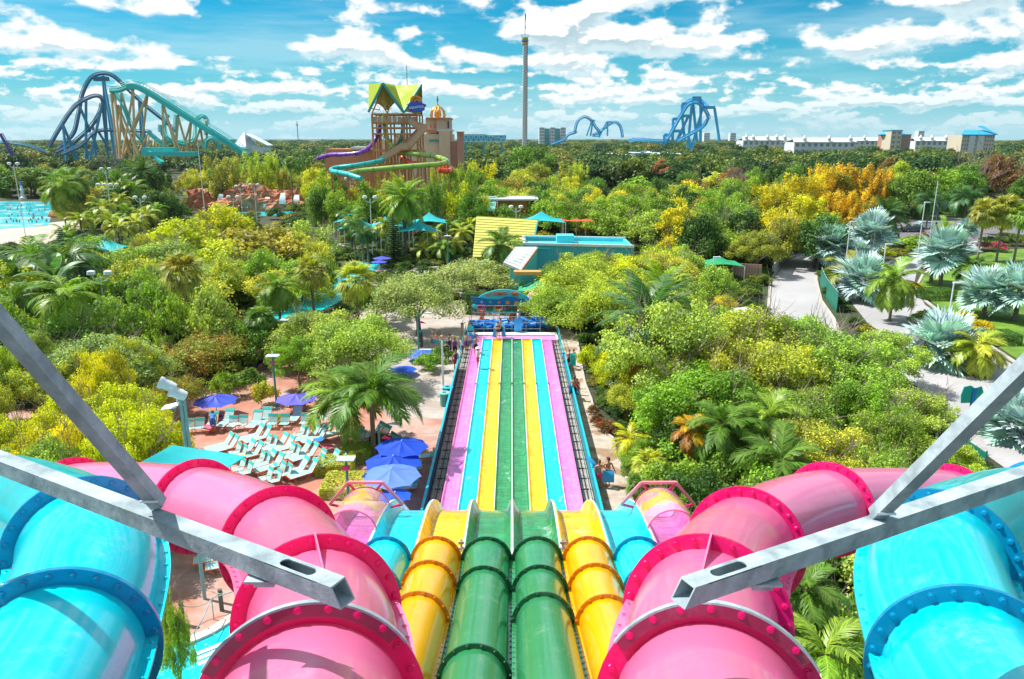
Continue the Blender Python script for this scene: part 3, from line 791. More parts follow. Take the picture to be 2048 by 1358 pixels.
# tone table (linear leaf colour)
TONE = {'yel': (.57, .62, .02), 'ygr': (.44, .54, .06), 'lgr': (.34, .51, .09), 'mgr': (.24, .42, .04), 'grn': (.14, .29, .035), 'dgr': (.07, .17, .03), 'teal': (.09, .22, .07),
        'gold': (.68, .56, .02), 'org': (.62, .42, .02), 'olive': (.33, .36, .05), 'sage': (.34, .46, .16), 'brn': (.34, .19, .07), 'gry': (.4, .34, .25), 'silver': (.42, .60, .58), 'rust': (.24, .13, .05)}
KIND = {'oak': 'oak_tree', 'airy': 'feathery_tree', 'round': 'round_tree', 'oakm': 'broadleaf_tree', 'airym': 'feathery_tree', 'tallm': 'tall_tree', 'bamboo': 'bamboo_clump', 'oakf': 'broadleaf_tree', 'conf': 'tall_tree', 'flower': 'bottlebrush_tree'}
CATN = {'bamboo': 'bamboo'}
rt = random.Random(5)
def tree_at(x, y, h, r, kind, tone, label, group=None, rz=None, low=.12, trunk=None):
    """h total height, r crown radius, low: where the crown starts"""
    rz = rt.uniform(0, 6.28) if rz is None else rz
    t = thing(KIND[kind], label, CATN.get(kind, 'tree'), (x, y, 0), rz, group)
    z0 = h*low; hz = (h-z0)/2*1.08
    if kind in ('oak', 'airy', 'oakm', 'airym', 'oakf', 'flower'): hz = (h-z0)/1.5; zc = h-hz*.92
    else: zc = (h+z0)/2
    me = CR[kind][rt.randrange(len(CR[kind]))]
    c = put('crown', me, t, loc=(0, 0, zc), scale=(r, r*rt.uniform(.9, 1.1), hz)); c.color = (*TONE[tone], 1) if isinstance(tone, str) else (*tone, 1)
    tm = trunk or (TRP[0] if kind in ('airy', 'airym', 'flower') else TR[rt.randrange(2)])
    put('trunk', tm, t, scale=(r*1.35, r*1.35, h*.74))
    return t
def tree(px, top, D, w, kind, tone, label, low=.12, group=None):
    """px: centre column, top: topmost row, D: distance on the ground, w: crown width in photo pixels"""
    p = atY(px, top, D); h = max(2., p.z); r = w/2*depth(p)/F
    return tree_at(p.x, D, h, r, kind, tone, label, group, low=low)
TW = {'yel': 'bright yellow', 'ygr': 'lime green', 'lgr': 'fresh green', 'mgr': 'mid green', 'grn': 'deep green', 'dgr': 'dark green', 'olive': 'olive', 'brn': 'brownish', 'rust': 'reddish', 'gold': 'golden', 'org': 'orange', 'sage': 'sage green', 'teal': 'blue green'}
KW = {'oakm': 'broad crowned tree', 'airym': 'loose feathery tree', 'tallm': 'tall narrow tree', 'oakf': 'rounded tree', 'bamboo': 'bamboo clump', 'airy': 'fine leaved tree', 'oak': 'dense tree'}
LM = [(-999, 'at the far left edge'), (60, 'under the dark blue coaster'), (230, 'under the teal coaster'), (430, 'behind the red rocks'), (590, 'left of the slide tower'), (740, 'below the slide tower'), (860, 'below the temple tower'), (950, 'below the sky tower'), (1090, 'under the low blue coaster'), (1250, 'under the tall blue coaster'), (1450, 'left of the bamboo grove'), (1590, 'behind the bamboo grove'), (1780, 'below the brick red hotel'), (1890, 'below the blue roofed hotel'), (2000, 'at the far right edge')]
def landmark(px): return [w for a, w in LM if px >= a][-1]
# ---------------- palms ----------------
def frond_mesh(seed, kind):
    """unit length along +X, arching down"""
    rng = np.random.default_rng(seed); V = []; Fq = []; T = []
    pr = {'queen': (46, .30, 1.30, 62, .9), 'date': (36, .20, .85, 30, .25), 'royal': (34, .30, 1.1, 50, .55), 'foxtail': (40, .22, 1.25, 60, .2)}[kind]
    nl, ll, droop, hang, lift = pr
    K = 14; pts = [np.zeros(3)]; a = .0
    for i in range(K):
        f = i/K; a = -droop*(f**1.4)*1.15; pts.append(pts[-1]+np.array([math.cos(a), 0, math.sin(a)])/K)
    pts = np.array(pts)
    # rachis
    def quad(p0, p1, p2, p3, t): o = len(V); V.extend([p0, p1, p2, p3]); Fq.append((o, o+1, o+2, o+3)); T.append(t)
    for i in range(K):
        w0 = .012*(1-i/K)+.002; w1 = .012*(1-(i+1)/K)+.002
        quad(pts[i]+[0, w0, 0], pts[i]-[0, w0, 0], pts[i+1]-[0, w1, 0], pts[i+1]+[0, w1, 0], .95)
    for i in range(nl):
        f = .12+.88*(i+.5)/nl; s = f*K; j = min(int(s), K-1); p = pts[j]*(1-(s-j))+pts[j+1]*(s-j); tn = pts[j+1]-pts[j]; tn /= np.linalg.norm(tn)
        L = ll*(.55+.9*math.sin(math.pi*min(1, f*.93+.05))**.8)*.8
        for sg in (-1, 1):
            for rep in range(2 if kind in ('queen', 'foxtail') else 1):
                sw = R(rng.uniform(35, 55)); hg = R(hang*(.5+f*.5)+rng.uniform(-12, 12)) if not rep else R(hang*.2+rng.uniform(-25, 25))
                up = np.cross(tn, [0, 1, 0]); up = up if up[2] > 0 else -up
                d = tn*math.cos(sw)+np.array([0, sg, 0])*math.sin(sw)
                d1 = d*math.cos(hg*.35)-np.array([0, 0, 1])*math.sin(hg*.35); d2 = d*math.cos(hg)-np.array([0, 0, 1])*math.sin(hg)
                wd = (.0075 if kind == 'queen' else .011)+.003*rng.random(); wv = np.cross(d1, up); wv /= np.linalg.norm(wv)+1e-6
                m_ = p+d1*L*.5; e = m_+d2*L*.5; tt = rng.random()*.8+.1
                quad(p-wv*wd*.5, p+wv*wd*.5, m_+wv*wd, m_-wv*wd, tt); quad(m_-wv*wd, m_+wv*wd, e+wv*wd*.15, e-wv*wd*.15, tt)
    return np_mesh('frond', V, Fq, MLf, T)
def fan_mesh(seed, nb=30, mat=None, span=200, pet=.45, droop=.35, cup=.25, wd=1.):
    rng = np.random.default_rng(seed); V = []; Fq = []; T = []
    def quad(p0, p1, p2, p3, t): o = len(V); V.extend([p0, p1, p2, p3]); Fq.append((o, o+1, o+2, o+3)); T.append(t)
    w = .012
    for i in range(4):
        x0 = pet*i/4; x1 = pet*(i+1)/4; z0 = -.06*(i/4)**2; z1 = -.06*((i+1)/4)**2
        quad(np.array([x0, -w, z0]), np.array([x0, w, z0]), np.array([x1, w, z1]), np.array([x1, -w, z1]), .9)
    c = np.array([pet, 0, -.06]); L = 1-pet
    for i in range(nb):
        a = R(-span/2+span*(i+.5)/nb); d = np.array([math.cos(a), math.sin(a), cup*abs(math.sin(a))]); d /= np.linalg.norm(d)
        sd_ = np.cross(d, [0, 0, 1]); sd_ /= np.linalg.norm(sd_); ww = L*R(span/nb)*.36*wd
        l_ = L*(1-.18*abs(math.sin(a)))*rng.uniform(.9, 1.05)
        z = (-.012 if i % 2 else .012)
        p1 = c+d*l_*.15; p2 = c+d*l_*.62+np.array([0, 0, z]); p3 = c+d*l_-np.array([0, 0, droop*l_*rng.uniform(.3, 1.)])
        t = rng.random()*.8+.1
        quad(c-sd_*.004, c+sd_*.004, p2+sd_*ww, p2-sd_*ww, t); quad(p2-sd_*ww, p2+sd_*ww, p3+sd_*ww*.1, p3-sd_*ww*.1, t)
    return np_mesh('frond', V, Fq, mat or MLf, T)
FR = {k: [frond_mesh(i*7+j, k) for j in range(3)] for i, k in enumerate(('queen', 'date', 'royal', 'foxtail'))}
FR['fan'] = [fan_mesh(s, 30, droop=.7, pet=.42) for s in (1, 2, 3)]
FR['silver'] = [fan_mesh(s, 34, MLs, 250, .36, .12, .5, 1.35) for s in (4, 5, 6)]
FR['banana'] = []
def banana_leaf(seed):
    rng = np.random.default_rng(seed); V = []; Fq = []; T = []; K = 14; a = 0; pts = [np.zeros(3)]
    for i in range(K): a = -.9*(i/K)**1.6; pts.append(pts[-1]+np.array([math.cos(a), 0, math.sin(a)])/K)
    for i in range(K):
        f0 = i/K; f1 = (i+1)/K
        wf = lambda f: .012+.15*max(0, math.sin(math.pi*min(1, max(0, (f-.18)/.82))))**.6 if f > .18 else .012
        for sg in (-1, 1):
            o = len(V); V.extend([pts[i], pts[i]+[0, sg*wf(f0), .25*wf(f0)], pts[i+1]+[0, sg*wf(f1), .25*wf(f1)], pts[i+1]]); Fq.append((o, o+1, o+2, o+3)); T.append(rng.random()*.5+.2)
    return np_mesh('frond', V, Fq, MLf, T)
FR['banana'] = [banana_leaf(1), banana_leaf(2)]
def ptrunk(name, rb=.5, rm=.42, mat=None, rings=24, flare=1.4):
    mb = MB(); prof_ = [(rb*flare, 0), (rb*1.1, .02)]
    for i in range(rings):
        z = .03+.95*i/rings; prof_ += [(rm*(1.06-.12*i/rings), z), (rm*(.96-.12*i/rings), z+.95/rings*.85)]
    prof_.append((rm*.9, 1.0)); mb.lathe((0, 0, 0), prof_, 10); return mb.mesh(name, mat or M_ptrunk, True)
PT = ptrunk('trunk')
boot = MB()
for i in range(46):
    a = i*2.4; z = -.5+i*.022; r = .55+.35*(i/46)
    boot.bar((math.cos(a)*.35, math.sin(a)*.35, z), (math.cos(a)*r, math.sin(a)*r, z+.22), .11, .05)
BOOT = boot.mesh('crown_shaft', M_ptrunk)
PCFG = {  # fronds, trunk radius, elevations hi..lo, frond length factor
 'queen': (22, .17, 78, -42, 'queen_palm'), 'date': (44, .34, 82, -50, 'date_palm'), 'royal': (20, .17, 78, -30, 'feather_palm'), 'foxtail': (16, .15, 75, -20, 'foxtail_palm'),
 'fan': (34, .20, 82, -60, 'fan_palm'), 'silver': (26, .26, 80, -38, 'silver_palm'), 'banana': (9, .16, 84, 25, 'banana_plant')}
def palm_at(x, y, h, L, kind, tone, label, group=None, n=None, tr=1., lean=0., dead=0, lo=None):
    """h: height of the crown's heart, L: frond length"""
    N, tr0, e1, e0, nm = PCFG[kind]; N = n or N; e0 = e0 if lo is None else lo
    t = thing(nm, label, 'palm tree' if kind != 'banana' else 'plant', (x, y, 0), rt.uniform(0, 6.28), group)
    col_ = TONE[tone] if isinstance(tone, str) else tone
    hx = h*math.sin(lean)
    tk = put('trunk', PT, t, scale=(tr0*tr*2, tr0*tr*2, h), rot=(0, lean, 0))
    if kind in ('date', 'silver', 'queen', 'fan'):
        put('crown_shaft', BOOT, t, loc=(hx, 0, h-.02), scale=(tr0*tr*1.3,)*3)
    for i in range(N):
        f = i/(N-1); el = R(e1+(e0-e1)*f**.85+rt.uniform(-7, 7)); a = i*2.39996+rt.uniform(-.2, .2)
        me = FR[kind][i % len(FR[kind])]
        o = put('frond', me, t, loc=(hx, 0, h), rot=(rt.uniform(-.25, .25), -el, a), scale=L*rt.uniform(.86, 1.06)*(1-.12*(1-f)))
        k = rt.uniform(.8, 1.15); c = [q*k for q in col_]
        if dead and f > 1-dead: c = [.50, .22, .05]
        o.color = (*c, 1)
    return t
def palm(px, ctr, D, w, kind, tone, label, group=None, **k):
    """ctr: row of the crown's heart, w: full crown width in photo pixels"""
    p = atY(px, ctr, D); h = max(1., p.z); L = w/2*depth(p)/F/(.80 if kind not in ('silver', 'fan') else .92)
    return palm_at(p.x, D, h, L, kind, tone, label, group, **k)
def shrub_at(x, y, r, h, kind, tone, label, group=None, z=0.):
    t = thing('shrub', label, 'shrub', (x, y, z), rt.uniform(0, 6.28), group)
    me = CR[kind][rt.randrange(len(CR[kind]))]
    o = put('foliage', me, t, loc=(0, 0, h*.42), scale=(r, r*rt.uniform(.85, 1.15), h*.6)); o.color = (*TONE[tone], 1)
    return t
def shrub(px, py, w, hpx, kind, tone, label, group=None):
    p = gnd(px, py); d = depth(p); return shrub_at(p.x, p.y+.3, w/2*d/F, hpx*d/F*1.15, kind, tone, label, group)
# ---------------- hand placed trees ----------------
# right side, near
T = tree
T(1830, 745, 42, 230, 'airy', 'lgr', 'wide crown hiding the lower bend of the main road')
T(1895, 850, 36, 190, 'airy', 'ygr', 'lime crown left of the notice board')
T(1785, 640, 53, 190, 'airy', 'lgr', 'feathery crown left of the big silver palm')
T(1700, 622, 46, 280, 'airy', 'lgr', 'wide feathery crown spreading towards the main road')
T(1560, 640, 44, 260, 'airy', 'ygr', 'pale feathery crown in front of the white domed shelter')
T(1745, 720, 40, 220, 'airy', 'mgr', 'leafy crown beside the silver palm by the main road')
T(1430, 620, 44, 240, 'airy', 'ygr', 'pale yellow green crown left of the middle of the feathery trees')
T(1350, 546, 46, 350, 'airy', 'lgr', 'broad feathery yellow green tree right of the path, beside the big date palm')
T(1480, 562, 50, 320, 'airy', 'ygr', 'feathery tree in the middle of the light green clump right of the path')
T(1622, 582, 50, 280, 'airy', 'lgr', 'tall feathery tree just left of the service road bend')
T(1405, 680, 39.5, 330, 'airy', 'mgr', 'wide olive green tree with a pale forked trunk above the drooping palms')
T(1570, 745, 38, 290, 'airy', 'mgr', 'dark leafed feathery tree behind the drooping palms on the right')
T(1655, 792, 33, 280, 'airy', 'ygr', 'bright lime green tree with upright twigs above the right pink tube')
T(1790, 770, 36, 200, 'airy', 'mgr', 'leafy tree beside the green wind screen on the right')
T(1780, 850, 31, 190, 'airy', 'lgr', 'lime green treetop behind the right pink tube, left of the steel brace')
T(1930, 915, 30, 190, 'oak', 'mgr', 'green tree crown just above the right cyan tube')
T(1650, 1095, 18.5, 260, 'airy', 'mgr', 'sparse leafed tree seen in the gap between the right pink and cyan tubes')
T(1290, 860, 36.5, 120, 'airy', 'mgr', 'small dark tree over the fan palms beside the right path')
T(1230, 690, 52, 100, 'oak', 'yel', 'rounded yellow shrub tree at the upper edge of the right path')
T(1262, 755, 46, 110, 'oak', 'ygr', 'upright yellow green tree lining the right path below the date palm')
T(1275, 640, 50, 150, 'airy', 'yel', 'thin yellow tree behind the date palm')
T(1122, 560, 71, 170, 'oak', 'mgr', 'dense green tree with yellow tips right beside the timer sign')
T(1165, 505, 78, 210, 'oak', 'ygr', 'big yellow green tree rising behind the timer sign')
T(1225, 530, 66, 170, 'oak', 'ygr', 'yellow leafed tree between the timer sign and the date palm')
T(1178, 480, 86, 180, 'airy', 'ygr', 'pale lime tree hiding the front of the turquoise wall')
T(1262, 484, 84, 190, 'airy', 'yel', 'bright lime tree at the right end of the turquoise wall')
T(1330, 486, 84, 170, 'airy', 'ygr', 'pale yellow tree in front of the turquoise flat roof building')
T(1128, 500, 82, 130, 'oak', 'grn', 'clipped dark green tree in front of the turquoise building door')
T(1350, 480, 92, 140, 'airy', 'yel', 'light yellow tree left of the green tent')
T(1520, 442, 100, 130, 'airy', 'olive', 'small olive yellow tree right of the green tent')
T(1440, 575, 74, 90, 'airy', 'yel', 'wispy yellow shrub tree in front of the green tent')
# the golden bamboo and its neighbours
for i, (px, tp, D, w, tn) in enumerate([(1545, 372, 168, 130, 'yel'), (1600, 352, 172, 130, 'gold'), (1650, 338, 176, 120, 'gold'), (1700, 334, 178, 120, 'org'), (1752, 342, 176, 110, 'org'), (1620, 392, 150, 130, 'yel'), (1690, 385, 155, 130, 'gold'), (1735, 400, 150, 100, 'org'), (1560, 425, 135, 100, 'yel'), (1660, 430, 135, 120, 'yel')]):
    T(px, tp, D, w, 'bamboo', tn, '%s bamboo clump in the golden grove, %s' % ({'yel': 'lemon yellow', 'gold': 'golden yellow', 'org': 'orange tipped'}[tn], ['back row, leftmost', 'back row, second', 'back row, topmost', 'back row, fourth', 'back row, rightmost', 'middle row, left', 'middle row, centre', 'middle row, right', 'lowest on the left', 'lowest above the wall'][i]), low=0, group='golden bamboo grove')
T(1475, 388, 132, 130, 'airym', 'mgr', 'soft green weeping tree left of the golden bamboo')
T(1400, 385, 140, 130, 'oakm', 'olive', 'olive tree left of the golden bamboo, tinged orange')
T(1345, 382, 142, 100, 'oakm', 'yel', 'yellow flowering tree right of the orange umbrellas')
T(1225, 395, 128, 140, 'airym', 'mgr', 'bushy willow green tree behind the turquoise flat roof')
T(1310, 405, 120, 130, 'airym', 'lgr', 'broad green tree right of the orange umbrellas')
T(1420, 430, 118, 120, 'oakm', 'grn', 'dark green tree behind the green tent')
T(1490, 470, 108, 100, 'oakm', 'dgr', 'dark evergreen beside the wooden wall of the service road')
T(1560, 455, 112, 110, 'oakm', 'dgr', 'dark hanging tree over the curved wooden wall')
T(1780, 392, 152, 90, 'oakm', 'dgr', 'dark tree right beside the orange bamboo')
T(1830, 318, 175, 110, 'oakm', 'grn', 'tall dark green tree right of the golden bamboo')
T(1900, 320, 190, 120, 'oakm', 'mgr', 'green tree in front of the blue roofed hotel')
T(1945, 330, 180, 90, 'tallm', 'grn', 'tall green tree left of the bare reddish tree')
T(2010, 290, 200, 120, 'airym', 'rust', 'tall reddish brown half bare tree at the right edge')
T(1160, 362, 160, 110, 'oakm', 'grn', 'dark glossy tree above the teal canopy')
T(1100, 352, 175, 110, 'oakm', 'olive', 'orange flecked tree above the yellow roofed house')
T(1025, 372, 158, 70, 'airym', 'lgr', 'light green tree beside the pale green roof')
T(960, 330, 190, 95, 'bamboo', 'yel', 'bright yellow bamboo clump right of the slide tower', low=0)
T(905, 345, 180, 70, 'bamboo', 'olive', 'dull yellow bamboo below the slide tower', low=0)
T(1060, 275, 270, 110, 'oakm', 'grn', 'wide dark tree crown at the foot of the sky tower')
T(1150, 330, 200, 90, 'bamboo', 'ygr', 'lime green bamboo in the belt right of the yellow clump', low=0)
# left side
T(432, 388, 112, 150, 'airym', 'yel', 'bright yellow tree in front of the red rocks')
T(360, 418, 102, 170, 'airym', 'yel', 'wide yellow tree left of the red rocks pool')
T(520, 425, 96, 240, 'oakm', 'olive', 'olive yellow tree with dark patches in the left middle')
T(450, 470, 90, 180, 'oakm', 'yel', 'rounded yellow olive tree in the left middle')
T(610, 425, 104, 160, 'airym', 'lgr', 'pale green tree just right of the red rocks pool')
T(300, 455, 88, 250, 'airy', 'lgr', 'wide fresh green tree in the left middle')
T(410, 510, 80, 220, 'airy', 'lgr', 'fresh green tree behind the tall fan palm')
T(600, 505, 84, 150, 'oakm', 'mgr', 'green tree between the two fan palms')
T(262, 565, 66, 195, 'round', 'dgr', 'large dark round glossy tree on the left')
T(195, 640, 49, 270, 'airy', 'sage', 'wide pale sage green tree behind the left steel brace')
T(80, 690, 46, 200, 'airy', 'ygr', 'yellow green tree at the left edge above the steel beam')
T(35, 610, 56, 170, 'oak', 'mgr', 'leafy green tree at the far left edge')
T(300, 790, 36, 170, 'airy', 'yel', 'lime yellow tree beside the twin floodlight pole')
T(170, 850, 31, 330, 'airy', 'yel', 'wide lime yellow tree just above the left tubes', low=.1)
T(40, 905, 27, 150, 'airy', 'ygr', 'yellow green treetop at the left edge above the cyan tube')
T(325, 1110, 20, 80, 'airy', 'ygr', 'thin green tree in the gap between the left cyan and pink tubes')
T(400, 650, 55, 200, 'flower', 'olive', 'bottlebrush tree full of red blossom behind the back row of loungers')
T(355, 735, 47, 120, 'flower', 'olive', 'smaller red flecked bottlebrush tree next to the blue umbrella')
T(832, 512, 68, 210, 'oak', 'sage', 'large grey green oak left of the timer sign')
T(955, 498, 84, 190, 'oak', 'sage', 'grey green oak with spreading limbs behind the timer sign')
T(750, 560, 74, 120, 'airy', 'lgr', 'light green tree left of the grey green oak')
T(640, 588, 57, 220, 'airy', 'lgr', 'light green leafy tree left of the lounger terrace')
T(715, 596, 53, 230, 'oak', 'lgr', 'light green tree right behind the drooping queen palm')
T(590, 650, 53, 130, 'airy', 'mgr', 'small leafy tree at the edge of the lounger terrace')
T(885, 388, 150, 80, 'airym', 'sage', 'pale green shrub tree left of the pale green roof')
T(630, 320, 190, 80, 'oakm', 'yel', 'bright lime green tree left of the coloured slide tubes')
T(520, 310, 200, 110, 'bamboo', 'ygr', 'lime bamboo thicket behind the red rocks')
T(440, 318, 195, 110, 'bamboo', 'olive', 'dull green bamboo thicket behind the red rocks, left part')
T(190, 335, 180, 120, 'oakm', 'dgr', 'dark tree behind the wave pool palms')
T(130, 380, 150, 65, 'airym', 'lgr', 'round light green tree on the wave pool island')
T(60, 322, 240, 160, 'oakm', 'dgr', 'dark wooded clump behind the wave pool statue')
def bare(px, tp, D, w, label):
    p = atY(px, tp, D); t = thing('bare_tree', label, 'tree', (p.x, D, 0), 1.)
    r = w/2*depth(p)/F; put('limbs', BARE[rt.randrange(2)], t, scale=(r*1.5, r*1.5, p.z)); return t
bare(645, 465, 96, 85, 'leafless grey purple tree left of the lagoon beach')
bare(385, 605, 64, 80, 'small leafless white branched tree behind the dark round tree')
bare(215, 300, 230, 60, 'leafless brown tree under the roller coaster')
bare(1960, 310, 190, 90, 'bare grey twigged tree near the right edge')
bare(1480, 335, 210, 60, 'dead grey tree among the dark trees behind the bamboo')
bare(905, 430, 128, 60, 'leafless pinkish tree in front of the pale green roof')
# palms, right
P_ = palm
P_(1300, 640, 50, 210, 'date', 'teal', 'huge date palm arching over the feathery trees right of the path', dead=.22)
P_(1320, 590, 56, 150, 'date', 'mgr', 'upright date palm behind the huge arching one', dead=.1)
P_(1450, 850, 35, 150, 'queen', 'grn', 'drooping queen palm under the feathery trees, leftmost of three')
P_(1540, 835, 36, 150, 'queen', 'mgr', 'drooping queen palm under the feathery trees, middle of three')
P_(1560, 925, 31, 170, 'queen', 'grn', 'lowest drooping queen palm, just above the right pink tube')
P_(1300, 930, 35, 90, 'fan', 'ygr', 'small fan palm beside the red leaved border of the path')
P_(1275, 970, 33, 60, 'fan', 'grn', 'low green fan palm beside the lower path kerb')
P_(1260, 880, 38, 80, 'royal', 'yel', 'young yellow feather palm beside the right path')
P_(1650, 1310, 15.5, 190, 'royal', 'mgr', 'palm seen from above at the bottom between the right tubes')
P_(1610, 1180, 17.5, 150, 'queen', 'grn', 'dark palm crown half hidden under the right pink tube')
P_(1385, 862, 35.5, 90, 'queen', 'org', 'dying palm with orange hanging fronds below the feathery trees', dead=.6)
SILV = [(1660, 490, 104, 115, 'leftmost silver fan palm, beside the curved wooden wall'), (1742, 468, 110, 122, 'tall silver fan palm standing between two white lamp posts'), (1715, 505, 102, 70, 'small silver fan palm below the tall one'),
        (1890, 503, 93, 132, 'large silver fan palm on the lawn corner beside the clipped hedge'), (1868, 520, 95, 80, 'smaller silver fan palm leaning against the one on the lawn corner'), (1975, 583, 76, 140, 'silver fan palm on the lawn, left of the pair'), (2040, 580, 74, 150, 'silver fan palm at the right edge on the lawn, right of the pair'),
        (1728, 560, 84, 145, 'silver fan palm between the two roads'), (1885, 690, 59, 185, 'big silver fan palm beside the main road'), (2035, 850, 43, 190, 'silver fan palm at the lower right edge behind the steel brace'), (1935, 458, 124, 60, 'distant silver fan palm beside the cross road')]
for px, c, D, w, l in SILV: P_(px, c, D, w, 'silver', 'silver', l, tr=1.1)
for a in [(1790, 560, 74, 115, 'queen', 'mgr', 'shaggy queen palm on the verge between the two roads'), (1700, 548, 92, 110, 'queen', 'olive', 'queen palm left of the main road lamp post'), (1955, 695, 56, 110, 'queen', 'ygr', 'yellowish queen palm beside the main road near the steel brace'),
          (1945, 535, 90, 80, 'queen', 'grn', 'dark queen palm on the lawn behind the silver ones'), (1970, 425, 112, 70, 'fan', 'olive', 'tall fan palm near the magenta flowers, left of three'), (2010, 418, 112, 80, 'fan', 'olive', 'tall fan palm near the magenta flowers, middle of three'),
          (2044, 428, 110, 70, 'fan', 'mgr', 'tall fan palm near the magenta flowers, right of three'), (1770, 430, 128, 90, 'date', 'dgr', 'dark date palm behind the tall silver palm'), (1860, 400, 138, 60, 'queen', 'teal', 'palm left of the steel sign gantry'), (1935, 395, 132, 70, 'queen', 'teal', 'palm right of the steel sign gantry'), (1890, 455, 122, 50, 'royal', 'mgr', 'short palm beside the cross road')]:
    P_(*a)
# palms, left and middle
P_(742, 790, 40.5, 190, 'queen', 'grn', 'big drooping queen palm on the lounger terrace, right trunk', n=20, lo=2)
P_(688, 795, 42.5, 165, 'queen', 'mgr', 'big drooping queen palm on the lounger terrace, left trunk', n=17, lo=-5, dead=.08)
P_(365, 545, 63, 105, 'fan', 'olive', 'tall pale fan palm in front of the dark round tree')
P_(622, 545, 74, 85, 'fan', 'olive', 'fan palm left of the lazy river')
P_(712, 560, 72, 100, 'fan', 'ygr', 'fan palm beside the lazy river water')
P_(555, 575, 72, 90, 'queen', 'mgr', 'queen palm left of the fan palms')
P_(522, 640, 58, 75, 'fan', 'grn', 'spiky dark headed dracaena palm beside the walkway', n=44)
P_(807, 395, 113, 104, 'date', 'mgr', 'tall straight date palm in front of the slide tower', tr=1.1)
P_(130, 590, 58, 130, 'royal', 'mgr', 'leaning feather palm beside the wooden stair')
P_(130, 530, 70, 150, 'royal', 'dgr', 'dark feather palm in the left jungle, tallest')
P_(60, 520, 74, 130, 'royal', 'grn', 'dark feather palm in the left jungle, next to the edge')
P_(30, 600, 60, 110, 'queen', 'grn', 'shaggy palm at the left edge')
P_(110, 560, 64, 130, 'banana', 'teal', 'giant leaved plant with dark paddle leaves in the left jungle', tr=1.)
P_(30, 560, 66, 110, 'banana', 'dgr', 'giant leaved plant at the left edge')
P_(165, 500, 82, 90, 'royal', 'grn', 'feather palm behind the left jungle')
for i, (px, c, D, w) in enumerate([(130, 465, 110, 60), (160, 440, 118, 55), (205, 415, 130, 60), (185, 438, 124, 55), (220, 440, 122, 60), (235, 455, 116, 55), (255, 425, 128, 55), (270, 445, 120, 60), (290, 430, 126, 55), (312, 420, 130, 50), (240, 398, 136, 50), (868, 470, 118, 60), (900, 455, 122, 60), (925, 465, 118, 55), (940, 450, 122, 55), (885, 495, 108, 60), (845, 500, 110, 50), (910, 490, 112, 50)]):
    P_(px, c, D, w, 'foxtail', 'ygr' if i % 3 else 'mgr', 'foxtail palm with curled yellow green fronds in the cluster %s' % ('beside the wave pool' if px < 500 else 'left of the yellow roofed house'), group='foxtail palms %s' % ('beside the wave pool' if px < 500 else 'left of the yellow roof'))
for a in [(700, 430, 118, 60, 'royal', 'grn', 'thin leaning palm at the lagoon beach, leftmost'), (708, 445, 112, 50, 'royal', 'grn', 'thin straight palm at the lagoon beach, second from the left'), (724, 465, 106, 45, 'royal', 'dgr', 'low dark palm at the lagoon beach'), (734, 468, 108, 45, 'royal', 'dgr', 'low dark palm beside the tall lamp of the lagoon beach'),
          (1005, 490, 95, 95, 'queen', 'grn', 'bushy palm in front of the yellow roof'), (120, 375, 150, 80, 'queen', 'mgr', 'palm behind the wave pool, left one'), (140, 360, 160, 80, 'queen', 'grn', 'palm behind the wave pool, right one'), (285, 345, 170, 75, 'date', 'dgr', 'dark date palm behind the foxtail palms'), (268, 378, 155, 60, 'queen', 'mgr', 'queen palm behind the foxtail palms'),
          (650, 380, 150, 60, 'queen', 'grn', 'palm right of the red rocks'), (640, 400, 140, 60, 'queen', 'mgr', 'palm in front of the red rocks, right side'), (580, 325, 185, 30, 'fan', 'grn', 'thin tall palm right of the bamboo thicket'), (865, 440, 132, 60, 'queen', 'grn', 'palm right of the tall date palm'), (770, 450, 112, 50, 'queen', 'ygr', 'yellow palm left of the norfolk pine')]:
    P_(*a)
def Fp0(px, Y): return atY(px, 600, Y).x
# norfolk pine
def pine():
    rng = np.random.default_rng(9); V = []; Fq = []; T_ = []
    for lv in range(26):
        z = 1-.96*(lv+.5)/26; rr = .30*(1-z)**.85+.015
        for k in range(7):
            a = k*2*math.pi/7+lv*.5
            for q in range(10):
                f0 = q/10; f1 = (q+1)/10; w = .016*(1-f0*.5)
                d = np.array([math.cos(a), math.sin(a), 0]); s = np.array([-d[1], d[0], 0])
                p0 = d*rr*f0+[0, 0, z-.03*f0+.035*f0*f0]; p1 = d*rr*f1+[0, 0, z-.03*f1+.035*f1*f1]
                for sg in (-1, 1):
                    o = len(V); V.extend([p0, p1, p1+s*sg*w*1.6+d*.02+[0, 0, .012], p0+s*sg*w*1.6+d*.02+[0, 0, .012]]); Fq.append((o, o+1, o+2, o+3)); T_.append(rng.random())
    return np_mesh('crown', V, Fq, ML, T_)
p = atY(785, 428, 108); t = thing('norfolk_pine', 'dark tiered norfolk pine in front of the tall date palm', 'tree', (p.x, 108, 0), .3)
c = put('crown', pine(), t, scale=(p.z*1.0, p.z*1.0, p.z)); c.color = (.045, .10, .03, 1)
mb = MB(); mb.tube([(0, 0, 0), (0, 0, p.z*.98)], [.22, .03], 8); put('trunk', mb.mesh('trunk', M_bark, True), t)
p = atY(118, 455, 96); t = thing('norfolk_pine', 'dark tiered pine beside the wave pool beach', 'tree', (p.x, 96, 0), .3)
c = put('crown', bpy.data.objects['norfolk_pine'].children[0].data, t, scale=(p.z*1.0, p.z*1.0, p.z)); c.color = (.045, .12, .03, 1)
